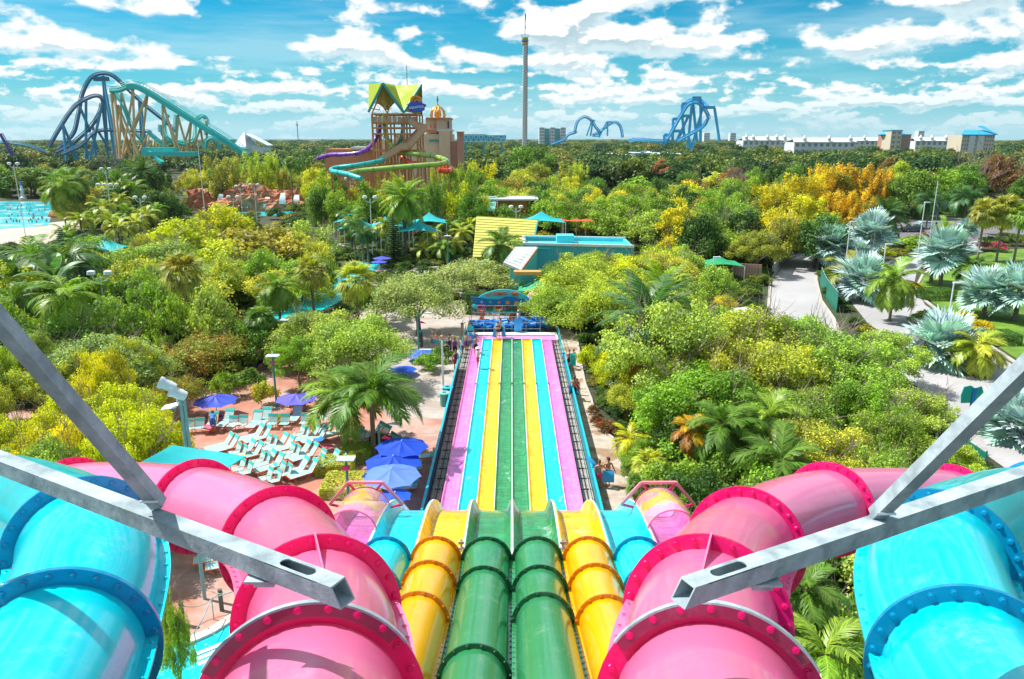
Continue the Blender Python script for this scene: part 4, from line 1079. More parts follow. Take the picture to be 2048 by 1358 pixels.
# shrubs and borders
SH = shrub
for px, py, w, h in [(1180, 830, 26, 24), (1186, 850, 28, 24), (1200, 862, 36, 26), (1222, 868, 40, 30), (1240, 895, 38, 30), (1252, 915, 34, 30)]:
    SH(px+8, py+4, w, h, 'shrubr', 'rust', 'low red orange leaved shrub in the border of the right path', 'red leaved border shrubs')
for px, py, w, h in [(1272, 985, 50, 50), (1290, 1010, 60, 50), (1262, 950, 40, 44), (1300, 980, 60, 40)]:
    SH(px+8, py, w, h, 'shrub', 'grn', 'green ferny shrub at the lower bend of the path kerb', 'ferny shrubs by the path')
for px, py, w, h, k, tn, l in [(448, 800, 60, 60, 'shrub', 'mgr', 'green shrub behind the back row of loungers'), (500, 790, 70, 56, 'shrub', 'grn', 'dark leafed shrub left of the lamp post'), (530, 815, 60, 60, 'shrubo', 'ygr', 'yellow shrub with orange blossom behind the loungers'), (600, 820, 50, 40, 'shrubr', 'rust', 'crimson leaved shrub under the purple umbrella'), (460, 745, 90, 50, 'shrub', 'mgr', 'leafy shrub beneath the bottlebrush tree'),
     (415, 665, 40, 24, 'shrubm', 'mgr', 'magenta bougainvillea left of the walkway'), (440, 660, 36, 30, 'shrubm', 'mgr', 'magenta bougainvillea below the bare tree'), (505, 722, 46, 24, 'shrubm', 'grn', 'pink bougainvillea beside the walkway kerb'), (740, 523, 26, 14, 'shrubm', 'grn', 'magenta bush beside the lagoon beach'),
     (860, 745, 60, 40, 'shrub', 'mgr', 'green bush beside the blue umbrella near the lamp post'), (885, 725, 50, 34, 'shrub', 'grn', 'dark bush in the round bed left of the slide'), (760, 905, 60, 40, 'shrubr', 'rust', 'crimson cordyline bush at the foot of the queen palm'), (1850, 650, 60, 30, 'shrub', 'mgr', 'dark shrub at the edge of the main road'),
     (1935, 650, 60, 26, 'shrub', 'gold', 'yellow flower bed patch beside the road lamp, left half'), (1960, 665, 50, 26, 'shrub', 'gold', 'yellow flower bed patch beside the road lamp, right half'), (1835, 585, 40, 20, 'shrub', 'gold', 'yellow shrub at the lawn tip'), (1760, 520, 60, 30, 'shrub', 'yel', 'yellow green shrub on the median'), (1830, 505, 90, 34, 'shrub', 'mgr', 'green shrub bank beside the main road'),
     (1860, 490, 50, 26, 'shrubr', 'rust', 'red flowering shrub beside the main road'), (1990, 503, 60, 22, 'shrubm', 'grn', 'magenta flower bush under the tall fan palms'), (1900, 480, 40, 24, 'shrub', 'gold', 'golden shrub beside the cross road'), (1990, 470, 60, 40, 'shrub', 'yel', 'yellow shrub behind the magenta flowers'), (1180, 745, 50, 60, 'shrub', 'yel', 'yellow shrub overhanging the right path'),
     (560, 850, 40, 20, 'shrub', 'mgr', 'low green plant between loungers'), (250, 840, 90, 60, 'shrub', 'mgr', 'green undergrowth left of the floodlight pole')]:
    SH(px, py, w, h, k, tn, l)
def hedge(px, py, w, hpx, dm, tone, label, rz=0.):
    p = gnd(px, py); d = depth(p); t = thing('hedge', label, 'hedge', (p.x, p.y+dm/2, 0), rz)
    o = put('foliage', HEDGE, t, loc=(0, 0, hpx*d/F/2), scale=(w/2*d/F, dm/2, hpx*d/F/2)); o.color = (*TONE[tone], 1)
hedge(1882, 603, 60, 22, 2.2, 'dgr', 'clipped dark box hedge under the silver palms on the lawn corner')
hedge(2010, 693, 66, 24, 2.2, 'dgr', 'clipped dark box hedge under the silver palm pair')
hedge(665, 955, 70, 26, 1.6, 'ygr', 'rounded lime green hedge left of the lavender umbrella')
hedge(708, 930, 60, 28, 1.6, 'mgr', 'clipped hedge around the queen palm trunk')
hedge(700, 1000, 120, 24, 2.2, 'ygr', 'low lime green hedge behind the guard rail')
t = thing('hedge', 'dark hedge under the timer sign behind the mats', 'hedge', (Fp0(1010, 77.5), 77.5, 0)); o = put('foliage', HEDGE, t, loc=(0, 0, 1.1), scale=(4., .8, 1.1)); o.color = (*TONE['dgr'], 1)
# ---------------- filling woodland ----------------
rw = random.Random(21)
def zone(D0, D1, n, px0, px1, hlo, hhi, rlo, rhi, kinds, tones, label, group, avoid=(), mind=.9, far=True):
    done = []; tries = 0
    while len(done) < n and tries < n*30:
        tries += 1
        D = (rw.uniform(D0**-1, D1**-1))**-1; px = rw.uniform(px0, px1); x = (px-1024)/F*(D*CT+H*ST)
        r = rw.uniform(rlo, rhi)
        if any(a <= px <= b and c <= D <= d for a, b, c, d in avoid): continue
        if any((x-q[0])**2+(D-q[1])**2 < ((r+q[2])*mind*.62)**2 for q in done): continue
        done.append((x, D, r))
        tn = rw.choice(tones); k = rw.choice(kinds); f = (D-D0)/(D1-D0); dw = 'in front' if f < .33 else 'halfway back' if f < .66 else 'far back'
        h = rw.uniform(hlo, hhi); sz = 'low' if h < hlo+(hhi-hlo)*.33 else 'tall' if h > hlo+(hhi-hlo)*.66 else 'middling'
        if far: group = 'woodland trees of the park'
        lb = '%s %s %s %s, %s' % (sz, TW[tn], KW[k], landmark(px), dw) if far else '%s %s %s %s, %s %s' % (sz, TW[tn], KW[k], label, ['left', 'middle', 'right'][min(2, int(3*(px-px0)/(px1-px0)))], dw)
        tree_at(x, D, h, r, k, tn, lb, group, low=0. if k == 'bamboo' else .08)
AV = [(640, 960, 120, 175), (-90, 130, 95, 232), (330, 665, 112, 150), (660, 920, 88, 135), (930, 1180, 84, 135), (1090, 1340, 85, 132)]
zone(104, 185, 84, 960, 1900, 6.5, 10, 3.2, 5.2, ['oakm', 'oakm', 'airym', 'tallm'], ['mgr', 'mgr', 'grn', 'ygr', 'olive', 'yel', 'dgr'], 'mid green broadleaf tree in the wooded belt behind the turquoise buildings', 'trees of the wooded belt, middle', AV+[(1480, 1900, 112, 185), (1700, 2100, 100, 132)])
zone(178, 270, 80, 900, 2200, 7, 12, 4, 6, ['oakm', 'tallm', 'oakf', 'airym'], ['grn', 'dgr', 'mgr', 'olive', 'dgr', 'brn', 'ygr'], 'broadleaf tree in the dense wood behind the golden bamboo', 'trees of the dense wood, right', AV+[(1180, 1420, 215, 262)])
zone(150, 270, 75, -150, 650, 7, 11, 4, 6.2, ['oakm', 'tallm', 'oakf', 'airym', 'bamboo'], ['grn', 'dgr', 'mgr', 'olive', 'dgr', 'ygr'], 'broadleaf tree in the dark wood behind the wave pool', 'trees of the dark wood, left', AV+[(-90, 175, 90, 232), (330, 665, 112, 262)])
zone(128, 147, 40, 650, 960, 9.5, 12.3, 3.0, 4.4, ['oakm', 'airym', 'bamboo', 'tallm'], ['yel', 'mgr', 'ygr', 'grn', 'olive'], '', 'trees in front of the slide tower', [(640, 780, 100, 132), (780, 960, 100, 128)])
zone(204, 262, 34, 380, 640, 8, 12, 3.6, 5.2, ['oakm', 'tallm', 'bamboo', 'airym'], ['mgr', 'ygr', 'grn', 'olive', 'yel'], '', 'trees behind the red rocks')
zone(176, 250, 22, 640, 960, 5, 8, 3.5, 5, ['oakm', 'airym', 'bamboo'], ['grn', 'mgr', 'yel', 'olive'], 'tree at the foot of the slide tower and its coloured tubes', 'trees below the slide tower', [(700, 870, 120, 160)])
zone(58, 106, 44, 170, 640, 4.5, 7.5, 2.4, 3.6, ['oakm', 'airym'], ['mgr', 'lgr', 'ygr', 'grn'], 'left of the river', 'trees in the left middle', [(420, 640, 60, 76)], far=False)
zone(50, 92, 22, -160, 170, 5, 8, 2.4, 3.4, ['oakm', 'airym', 'tallm'], ['dgr', 'grn', 'mgr', 'ygr'], 'between the jungle palms', 'jungle trees on the left', [], far=False)
zone(28, 50, 34, -420, 320, 5, 7.6, 2.0, 3.2, ['airy'], ['lgr', 'yel', 'ygr', 'yel', 'mgr'], 'behind the left steel brace', 'trees behind the left steel brace', [(290, 900, 28, 46)], far=False)
zone(26, 52, 34, 1330, 1780, 3.5, 5.2, 1.8, 2.6, ['airy', 'oakm'], ['mgr', 'grn', 'lgr', 'dgr'], 'beneath the feathery crowns', 'understorey trees on the right', [(1520, 1720, 50, 60), (1700, 2100, 44, 60)], far=False)
zone(60, 98, 20, 1130, 1500, 4.5, 6.5, 2.2, 3., ['oakm', 'airym'], ['yel', 'ygr', 'mgr', 'lgr'], 'between turquoise building and date palm', 'yellowish trees right of the sign', [(1380, 1500, 78, 98), (1020, 1240, 60, 80)], far=False)
zone(13, 26, 12, 1560, 2300, 2.5, 4.5, 1.4, 2., ['oakm', 'airym'], ['grn', 'mgr', 'dgr'], 'between the right tubes', 'undergrowth between the right tubes', [], far=False)
# the far wood: one mass, clumps scattered over the plain
rng = np.random.default_rng(77)
def far_wood():
    n = 5200
    D = 1/rng.uniform(1/2600, 1/262, n); ang = rng.uniform(-.78, .78, n)
    X = np.tan(ang)*D; keep = np.ones(n, bool)
    # clearings: around the coasters, the stadium roofs and the hotels
    for x0, x1, d0, d1 in [(-245, -110, 262, 372), (50, 175, 375, 530), (330, 560, 560, 660), (560, 680, 500, 660)]:
        keep &= ~((X > x0) & (X < x1) & (D > d0) & (D < d1))
    return X[keep], D[keep]
X, Y = far_wood()
hh = rng.uniform(8, 13, len(X))*np.where(Y > 600, 1.15, 1.); rr_ = rng.uniform(5, 8, len(X))*(1+np.clip((Y-400)/500, 0, 2.2))
def far_mat(name='far leaf', cols=((.03, .085, .035), (.04, .11, .03), (.07, .15, .03), (.16, .24, .03), (.09, .17, .05), (.24, .26, .05))):
    m = ML.copy(); m.name = name; nt = m.node_tree; G = NG(nt)
    oi = [n for n in nt.nodes if n.type == 'OBJECT_INFO'][0]
    rmp = G.n('ShaderNodeValToRGB'); e = rmp.color_ramp; e.elements[0].color = (*cols[0], 1); e.elements[1].color = (*cols[-1], 1)
    for pos, c in zip((.3, .5, .7, .85), cols[1:5]):
        q = e.elements.new(pos); q.color = (*c, 1)
    nt.links.new(oi.outputs['Random'], rmp.inputs[0])
    for l in list(nt.links):
        if l.from_socket == oi.outputs['Color']: nt.links.new(rmp.outputs[0], l.to_socket)
    return m
MF = far_mat()
def scatter(name, label, cat, X, Y, hh, rr_, kind, mat, prefix='crown'):
    me = bpy.data.meshes.new(name); me.vertices.add(len(X)); me.vertices.foreach_set('co', np.stack([X, Y, np.zeros_like(X)], 1).astype(np.float32).ravel())
    for nm, arr in (('hh', hh), ('rr', rr_)):
        a = me.attributes.new(nm, 'FLOAT', 'POINT'); a.data.foreach_set('value', arr.astype(np.float32))
    fw = bpy.data.objects.new(name, me); COL.objects.link(fw); tag(fw, label, cat, kind='stuff')
    ng = bpy.data.node_groups.new('scatter_'+name, 'GeometryNodeTree')
    ng.interface.new_socket('Geometry', in_out='INPUT', socket_type='NodeSocketGeometry'); ng.interface.new_socket('Geometry', in_out='OUTPUT', socket_type='NodeSocketGeometry')
    gi = ng.nodes.new('NodeGroupInput'); go = ng.nodes.new('NodeGroupOutput'); jn = ng.nodes.new('GeometryNodeJoinGeometry')
    used = {}
    for o in bpy.data.objects:
        if o.data in CR[kind]: used.setdefault(o.data.name, o)
    protos = list(used.values())[:4]
    for i, o in enumerate(protos):
        oi = ng.nodes.new('GeometryNodeObjectInfo'); oi.transform_space = 'ORIGINAL'; oi.inputs['Object'].default_value = o; oi.inputs['As Instance'].default_value = False
        # undo nothing: ORIGINAL gives the bare unit crown mesh
        t2 = ng.nodes.new('GeometryNodeInstanceOnPoints')
        rnd = ng.nodes.new('FunctionNodeRandomValue'); rnd.data_type = 'INT'; rnd.inputs['Min'].default_value = 0; rnd.inputs['Max'].default_value = len(protos)-1
        for s_ in rnd.inputs:
            if s_.name == 'Seed': s_.default_value = 3
            if s_.name == 'Min' and s_.type == 'INT': s_.default_value = 0
            if s_.name == 'Max' and s_.type == 'INT': s_.default_value = len(protos)-1
        cmp_ = ng.nodes.new('FunctionNodeCompare'); cmp_.data_type = 'INT'; cmp_.operation = 'EQUAL'
        ri = [s_ for s_ in rnd.outputs if s_.type == 'INT'][0]; ci = [s_ for s_ in cmp_.inputs if s_.type == 'INT']
        ng.links.new(ri, ci[0]); ci[1].default_value = i
        a1 = ng.nodes.new('GeometryNodeInputNamedAttribute'); a1.data_type = 'FLOAT'; a1.inputs[0].default_value = 'hh'
        a2 = ng.nodes.new('GeometryNodeInputNamedAttribute'); a2.data_type = 'FLOAT'; a2.inputs[0].default_value = 'rr'
        cx = ng.nodes.new('ShaderNodeCombineXYZ'); ng.links.new(a2.outputs[0], cx.inputs[0]); ng.links.new(a2.outputs[0], cx.inputs[1])
        hf = ng.nodes.new('ShaderNodeMath'); hf.operation = 'MULTIPLY'; hf.inputs[1].default_value = .62; ng.links.new(a1.outputs[0], hf.inputs[0]); ng.links.new(hf.outputs[0], cx.inputs[2])
        rv = ng.nodes.new('FunctionNodeRandomValue'); rv.data_type = 'FLOAT_VECTOR'; rv.inputs[0].default_value = (0, 0, 0); rv.inputs[1].default_value = (0, 0, 6.28)
        sp = ng.nodes.new('GeometryNodeSetPosition'); co = ng.nodes.new('ShaderNodeCombineXYZ'); h3 = ng.nodes.new('ShaderNodeMath'); h3.operation = 'MULTIPLY'; h3.inputs[1].default_value = .42
        ng.links.new(a1.outputs[0], h3.inputs[0]); ng.links.new(h3.outputs[0], co.inputs[2])
        ng.links.new(gi.outputs[0], sp.inputs['Geometry']); ng.links.new(co.outputs[0], sp.inputs['Offset'])
        ng.links.new(sp.outputs[0], t2.inputs['Points']); ng.links.new(cmp_.outputs[0], t2.inputs['Selection'])
        sm = ng.nodes.new('GeometryNodeSetMaterial'); sm.inputs['Material'].default_value = mat
        ng.links.new(oi.outputs['Geometry'], sm.inputs[0]); ng.links.new(sm.outputs[0], t2.inputs['Instance'])
        ng.links.new(cx.outputs[0], t2.inputs['Scale']); ng.links.new(rv.outputs[0], t2.inputs['Rotation'])
        ng.links.new(t2.outputs[0], jn.inputs[0])
    ng.links.new(jn.outputs[0], go.inputs[0])
    md = fw.modifiers.new('scatter', 'NODES'); md.node_group = ng
scatter('far_woodland', 'far wood of mixed green trees reaching to the horizon', 'woodland', X, Y, hh, rr_, 'oakf', MF)
def inpoly(x, y, P):
    c = np.zeros(len(x), bool); n = len(P)
    for i in range(n):
        x1, y1 = P[i]; x2, y2 = P[(i+1) % n]
        if y1 == y2: continue
        c ^= ((y1 > y) != (y2 > y)) & (x < (x2-x1)*(y-y1)/(y2-y1)+x1)
    return c
n = 9000; gy = 1/rng.uniform(1/262, 1/20, n); gx = np.tan(rng.uniform(-.76, .76, n))*gy
keep = ~((np.abs(gx) < 4.9) & (gy < 76))
for P in PAVED:
    keep &= ~inpoly(gx, gy, P)
for q in (.6, -.6):
    for P in PAVED: keep &= ~inpoly(gx+q*np.sign(gx), gy, P)
gx, gy = gx[keep], gy[keep]
sc = np.clip(gy/80, .45, 2.0); gr = rng.uniform(.7, 1.5, len(gx))*sc; gh = rng.uniform(.6, 1.6, len(gx))*sc
scatter('ground_cover', 'low green shrubs and ground cover filling the beds beneath the trees', 'ground cover', gx, gy, gh, gr, 'shrub', far_mat('cover leaf', ((.04, .10, .02), (.06, .14, .02), (.09, .19, .02), (.16, .25, .02), (.12, .20, .03), (.30, .32, .02))))
# ---------------- far structures ----------------
def track(name, parent, pts, r, mat, per=8, ties=True, gauge=1.1, n=8, rmat=None):
    """coaster track: spine tube with two rails above, cross ties"""
    r *= .62; path = spline(pts, per); mb = MB(); mb.tube(path, r, n); mb.build(name, mat, parent, True)
    mb = MB()
    fr = frames(path)
    for s in (-1, 1): mb.tube([p+x*(s*gauge/2)+y*(r+.45) for p, t, x, y in fr], r*.32, 5)
    mb.build('rail', rmat or mat, parent, True)
    if ties:
        mb = MB()
        for p, t, x, y in fr[::1]: mb.bar(p+y*r*.5, p+x*gauge/2+y*(r+.45), .10, .10, up=tuple(t)); mb.bar(p+y*r*.5, p-x*gauge/2+y*(r+.45), .10, .10, up=tuple(t))
        tag(mb.build('ties', rmat or mat, parent), kind='stuff')
    return path
def Fp(px, py, Y): return atY(px, py, Y)
M_ctblue = M('coaster blue', (.03, .13, .26), .45, var=.1); M_ctblue2 = M('coaster support blue', (.03, .26, .42), .5, var=.1)
M_ctteal = M('coaster teal', (.03, .50, .48), .45, var=.1); M_ctyel = M('coaster support tan', (.62, .42, .20), .55, var=.1)
M_ctsky = M('coaster sky blue', (.03, .38, .60), .45, var=.1); M_ctrail = M('coaster rail blue', (.02, .20, .58), .45, var=.1)
# dark blue coaster
t = thing('roller_coaster', 'dark blue steel roller coaster with a tall arching hill, at the far left', 'roller coaster', tuple(gnd(150, 340)), 0, None, world=True)
t.location = (-200, 335, 0); ORG[t.name] = (-200, 335, 0)
Yb = 335
track('track', t, [Fp(100, 295, Yb), Fp(118, 262, Yb), Fp(150, 215, Yb), Fp(180, 196, Yb), Fp(198, 194, Yb), Fp(205, 208, Yb), Fp(200, 228, Yb), Fp(185, 252, Yb), Fp(165, 272, Yb+4), Fp(140, 292, Yb+8), Fp(112, 306, Yb+10)], .85, M_ctblue)
track('track', t, [Fp(120, 296, Yb+16), Fp(148, 268, Yb+16), Fp(158, 232, Yb+16), Fp(166, 190, Yb+16), Fp(182, 158, Yb+16), Fp(203, 148, Yb+16), Fp(225, 153, Yb+16), Fp(252, 177, Yb+16), Fp(290, 212, Yb+18), Fp(325, 240, Yb+20), Fp(352, 264, Yb+22)], .9, M_ctblue)
track('track', t, [Fp(0, 268, Yb), Fp(12, 290, Yb), Fp(24, 312, Yb)], .8, M('coaster purple', (.10, .06, .35), .5))
track('track', t, [Fp(-40, 275, Yb+4), Fp(-10, 284, Yb+2), Fp(30, 288, Yb), Fp(60, 294, Yb), Fp(90, 304, Yb)], .6, M_ctblue2)
track('track', t, [Fp(124, 310, Yb-6), Fp(165, 290, Yb-6), Fp(186, 268, Yb-4), Fp(205, 262, Yb), Fp(240, 262, Yb+6), Fp(300, 264, Yb+10)], .7, M_ctblue)
mb = MB()
def leg(a, b, Y0, Y1, r=.5): mb.tube([Fp(a[0], a[1], Y0), Fp(b[0], b[1], Y1)], r, 6)
for a, b, Y0, Y1 in [((206, 152), (238, 322), Yb+16, Yb+2), ((206, 152), (217, 320), Yb+16, Yb+26), ((207, 152), (230, 322), Yb+16, Yb+10), ((172, 200), (172, 318), Yb, Yb), ((160, 214), (196, 300), Yb, Yb+6), ((205, 205), (180, 318), Yb, Yb-4), ((205, 206), (214, 300), Yb, Yb+8), ((126, 248), (133, 322), Yb, Yb-4), ((126, 250), (155, 318), Yb, Yb+6),
                     ((186, 254), (192, 315), Yb, Yb), ((196, 262), (220, 300), Yb, Yb+6), ((278, 200), (284, 300), Yb+16, Yb+16), ((278, 200), (294, 300), Yb+16, Yb+22), ((282, 206), (290, 300), Yb+16, Yb+12), ((150, 288), (150, 318), Yb, Yb), ((165, 284), (182, 320), Yb, Yb), ((140, 290), (152, 320), Yb, Yb)]:
    leg(a, b, Y0, Y1, .55)
mb.build('supports', M_ctblue2, t, True)
mb = MB(); mb.box(Fp(202, 154, Yb+16)+Vector((0, 0, -.8)), (6, 2.5, 1.8)); mb.build('maintenance_platform', M_ctblue, t)
# teal coaster on tan legs
Yt = 300
t = thing('roller_coaster', 'teal roller coaster on tan steel legs, right beside the dark blue one', 'roller coaster', (-140, 300, 0), 0, None, world=True)
lift = [Fp(220, 183, Yt), Fp(238, 182, Yt), Fp(252, 177, Yt), Fp(262, 173, Yt), Fp(276, 175, Yt), Fp(300, 187, Yt), Fp(340, 212, Yt), Fp(400, 250, Yt), Fp(450, 281, Yt), Fp(497, 313, Yt)]
pth = track('track', t, lift, .95, M_ctteal)
fr = frames(pth)
mb = MB()
for s in (-1, 1):
    mb.tube([p+x*(s*1.5)+y*2.2 for p, tt, x, y in fr], .10, 4)
    for p, tt, x, y in fr[::2]: mb.bar(p+x*(s*1.5), p+x*(s*1.5)+y*2.2, .08)
mb.build('walkway_railing', M_ctteal, t)
mb = MB(); mb.sheet([[p+x*1.6+y*.9 for p, tt, x, y in fr[20:]], [p-x*1.6+y*.9 for p, tt, x, y in fr[20:]], [p-x*1.6-y*.9 for p, tt, x, y in fr[20:]], [p+x*1.6-y*.9 for p, tt, x, y in fr[20:]], [p+x*1.6+y*.9 for p, tt, x, y in fr[20:]]]); mb.build('lift_trough', M_ctteal, t)
track('track', t, [Fp(220, 183, Yt+2), Fp(232, 192, Yt), Fp(245, 212, Yt-2), Fp(256, 240, Yt-2), Fp(268, 264, Yt), Fp(285, 284, Yt+2)], .7, M_ctteal)
track('track', t, [Fp(296, 262, Yt-4), Fp(300, 270, Yt-4), Fp(318, 285, Yt-4), Fp(335, 303, Yt-4)], .8, M_ctteal)
track('track', t, [Fp(338, 230, Yt+14), Fp(330, 250, Yt+14), Fp(336, 274, Yt+10), Fp(360, 285, Yt+6), Fp(388, 282, Yt+4), Fp(392, 250, Yt+8), Fp(398, 238, Yt+8), Fp(406, 234, Yt+8), Fp(413, 244, Yt+8), Fp(414, 270, Yt+8)], .7, M_ctteal)
track('track', t, [Fp(354, 230, Yt+12), Fp(352, 250, Yt+12), Fp(354, 275, Yt+12)], .6, M_ctteal)
track('track', t, [Fp(323, 250, Yt-2), Fp(324, 268, Yt-2), Fp(336, 282, Yt-2), Fp(370, 290, Yt)], .8, M_ctteal)
track('track', t, [Fp(411, 298, Yt-6), Fp(414, 282, Yt-6), Fp(424, 278, Yt-6), Fp(434, 286, Yt-6), Fp(438, 300, Yt-6)], .7, M_ctteal)
mb = MB()
for a, b in [((222, 187), (236, 318)), ((224, 187), (262, 318)), ((230, 190), (240, 318)), ((243, 186), (238, 318)), ((243, 186), (280, 318)), ((266, 178), (270, 318)), ((267, 178), (244, 318)), ((294, 190), (246, 318)), ((295, 190), (280, 318)), ((295, 190), (262, 260)), ((325, 210), (328, 318)), ((325, 210), (365, 318)), ((328, 214), (352, 300)),
             ((355, 230), (380, 316)), ((357, 230), (350, 318)), ((381, 246), (360, 318)), ((382, 246), (376, 318)), ((400, 258), (382, 310)), ((401, 258), (408, 300)), ((232, 210), (262, 300)), ((236, 210), (280, 318)), ((298, 268), (290, 318)), ((296, 268), (276, 310)), ((310, 272), (302, 316)), ((412, 240), (415, 296)), ((425, 262), (430, 300))]:
    leg(a, b, Yt, Yt+rw.uniform(-6, 6), .42)
mb.build('supports', M_ctyel, t, True)
mb = MB(); mb.box(Fp(345, 308, Yt-10), (18, 5, 1.6)); mb.box(Fp(320, 303, Yt-8), (12, 5, 3)); mb.bar(Fp(300, 303, Yt-10), Fp(325, 326, Yt-14), 1.5, 1.2); mb.build('station_roof', M_ctteal, t)
# right hand coasters
Ys = 430
t = thing('roller_coaster', 'low sky blue roller coaster with two rounded loops, right of the sky tower', 'roller coaster', (100, 430, 0), 0, None, world=True)
track('track', t, [Fp(1102, 290, Ys), Fp(1128, 280, Ys), Fp(1138, 270, Ys), Fp(1150, 266, Ys), Fp(1151, 262, Ys), Fp(1156, 244, Ys), Fp(1168, 235, Ys), Fp(1180, 240, Ys), Fp(1190, 254, Ys), Fp(1200, 270, Ys), Fp(1186, 272, Ys+8)], .8, M_ctsky, rmat=M_ctrail)
track('track', t, [Fp(1186, 272, Ys), Fp(1206, 260, Ys), Fp(1222, 248, Ys), Fp(1232, 246, Ys), Fp(1240, 255, Ys), Fp(1244, 275, Ys)], .8, M_ctsky, rmat=M_ctrail)
mb = MB()
for a, b in [((1184, 241), (1173, 272)), ((1186, 241), (1181, 272)), ((1213, 244), (1198, 275)), ((1215, 244), (1215, 272))]: leg(a, b, Ys, Ys, .5)
mb.bar(Fp(1183, 241, Ys), Fp(1190, 241, Ys), .8); mb.bar(Fp(1213, 244, Ys), Fp(1224, 244, Ys), .8)
mb.build('supports', M_ctsky, t, True)
Yk = 400
t = thing('roller_coaster', 'tall sky blue roller coaster with portal frames, right of centre', 'roller coaster', (105, 400, 0), 0, None, world=True)
track('track', t, [Fp(1326, 290, Yk), Fp(1338, 275, Yk), Fp(1358, 240, Yk), Fp(1370, 220, Yk), Fp(1378, 210, Yk), Fp(1392, 206, Yk), Fp(1404, 214, Yk), Fp(1414, 230, Yk), Fp(1415, 242, Yk), Fp(1404, 256, Yk-4), Fp(1380, 270, Yk-6), Fp(1355, 284, Yk-8)], 1.0, M_ctsky, rmat=M_ctrail)
track('track', t, [Fp(1366, 222, Yk+8), Fp(1376, 205, Yk+8), Fp(1392, 199, Yk+8), Fp(1406, 207, Yk+8), Fp(1416, 216, Yk+4)], .9, M_ctsky, rmat=M_ctrail)
track('track', t, [Fp(1258, 283, Yk), Fp(1275, 280, Yk), Fp(1310, 283, Yk), Fp(1340, 284, Yk)], .9, M_ctsky, rmat=M_ctrail)
mb = MB()
for a, b in [((1385, 197), (1375, 296)), ((1385, 197), (1394, 284)), ((1401, 197), (1401, 284)), ((1405, 216), (1382, 300)), ((1429, 216), (1439, 284)), ((1364, 209), (1364, 236)), ((1364, 232), (1370, 282)), ((1377, 232), (1352, 284)), ((1346, 238), (1345, 282)), ((1365, 262), (1352, 284)), ((1377, 272), (1382, 300)), ((1328, 270), (1328, 290))]:
    leg(a, b, Yk+3, Yk+3, .75)
for a, b in [((1384, 196), (1402, 196)), ((1404, 215), (1430, 215)), ((1363, 208), (1376, 208)), ((1366, 232), (1378, 232)), ((1345, 238), (1356, 238)), ((1346, 262), (1366, 262)), ((1328, 270), (1340, 270))]: mb.bar(Fp(*a, Yk+3), Fp(*b, Yk+3), 1.5)
mb.build('supports', M_ctsky, t, True)
# sky tower
p = Fp(1049, 300, 600); X0 = p.x; ztop = Fp(1050, 82, 600).z
t = thing('sky_tower', 'very tall thin white observation tower with a flag on top', 'tower', (X0, 600, 0))
mb = MB(); mb.lathe((0, 0, 0), [(2.0, 0), (1.7, ztop*.5), (1.45, ztop-2)], 10); mb.build('shaft', M('tower white', (.62, .60, .58), .6, var=.1), t, True)
mb = MB()
for i in range(40):
    z = 4+i*(ztop-8)/40; mb.bar((-1.9+.4*i/40, -1.2, z), (1.1, -1.75+.3*i/40, z+1.7), .35, .5)
mb.build('spiral_rungs', M('tower grey', (.25, .24, .26), .6), t)
mb = MB(); mb.box((1.75, .2, ztop/2), (.7, 1.4, ztop*.98)); mb.build('lift_rail', M('tower dark', (.14, .12, .14), .6), t)
for z0_, c, r_ in ((ztop-2.5, (.75, .28, .04), 2.6), (ztop-.6, (.05, .22, .35), 2.7), (ztop+1., (.45, .42, .1), 2.3)):
    mb = MB(); mb.lathe((0, 0, z0_), [(r_*.8, 0), (r_, .3), (r_, 1.5), (r_*.8, 1.7)], 14); mb.build('collar', M('tower band %.1f' % z0_, c, .5), t, True)
mb = MB(); 
for i in range(8): a = i*.785; mb.bar((2.3*math.cos(a), 2.3*math.sin(a), ztop+2), (2.9*math.cos(a), 2.9*math.sin(a), ztop+4), .18)
mb.build('crown_spikes', M_ctblue2, t)
zf = Fp(1051, 24, 600).z
mb = MB(); mb.tube([(0, 0, ztop+2), (0, 0, zf)], [.28, .12], 6); mb.build('flagpole', M_galv, t)
mb = MB(); fl_ = [[Vector((.1+.9*k/5*(.5+.3*math.sin(j*.9)), .2*math.sin(k*1.5+j), zf-1-10.5*j/8)) for k in range(6)] for j in range(9)]
mb.sheet(fl_); mb.build('flag', M('flag red', (.55, .08, .14), .7), t, True)
# hotel blocks on the horizon, with windows
def block(x, Y, w, d, z0, z1, parent, wmat, gmat, nx=8, nz=4, wf=.55, sill=True, roof=None):
    mb = MB(); mb.box((x, Y, (z0+z1)/2), (w, d, z1-z0)); mb.build('wall', wmat, parent)
    me = None; sw = w/nx*wf; shh = (z1-z0)/nz*.5
    base = Vector(ORG[parent.name]) if parent.name in ORG else Vector()
    wb = MB(); wb.box((0, 0, 0), (sw, .12, shh)); wme = wb.mesh('window', gmat)
    for i in range(nx):
        for j in range(nz):
            put('window', wme, parent, loc=Vector((x-w/2+(i+.5)*w/nx, Y-d/2-.05, z0+(j+.55)*(z1-z0)/nz))-base)
    if roof:
        mb = MB(); mb.box((x, Y, z1+.25), (w+.8, d+.8, .5)); mb.build('roof', roof, parent)
M_win = M('window glass', (.16, .24, .28), .15, var=.1, spec=.8); M_hwhite = M('hotel white', (.62, .64, .62), .7, var=.08); M_hteal = M('hotel teal glass', (.05, .38, .42), .3)
M_htan = M('hotel tan', (.50, .34, .22), .8, var=.1); M_hred = M('hotel brick', (.42, .22, .15), .8, var=.12); M_hblue = M('hotel blue roof', (.02, .33, .55), .5, var=.1); M_hsand = M('hotel sand', (.55, .48, .36), .8, var=.1)
Yh = 900
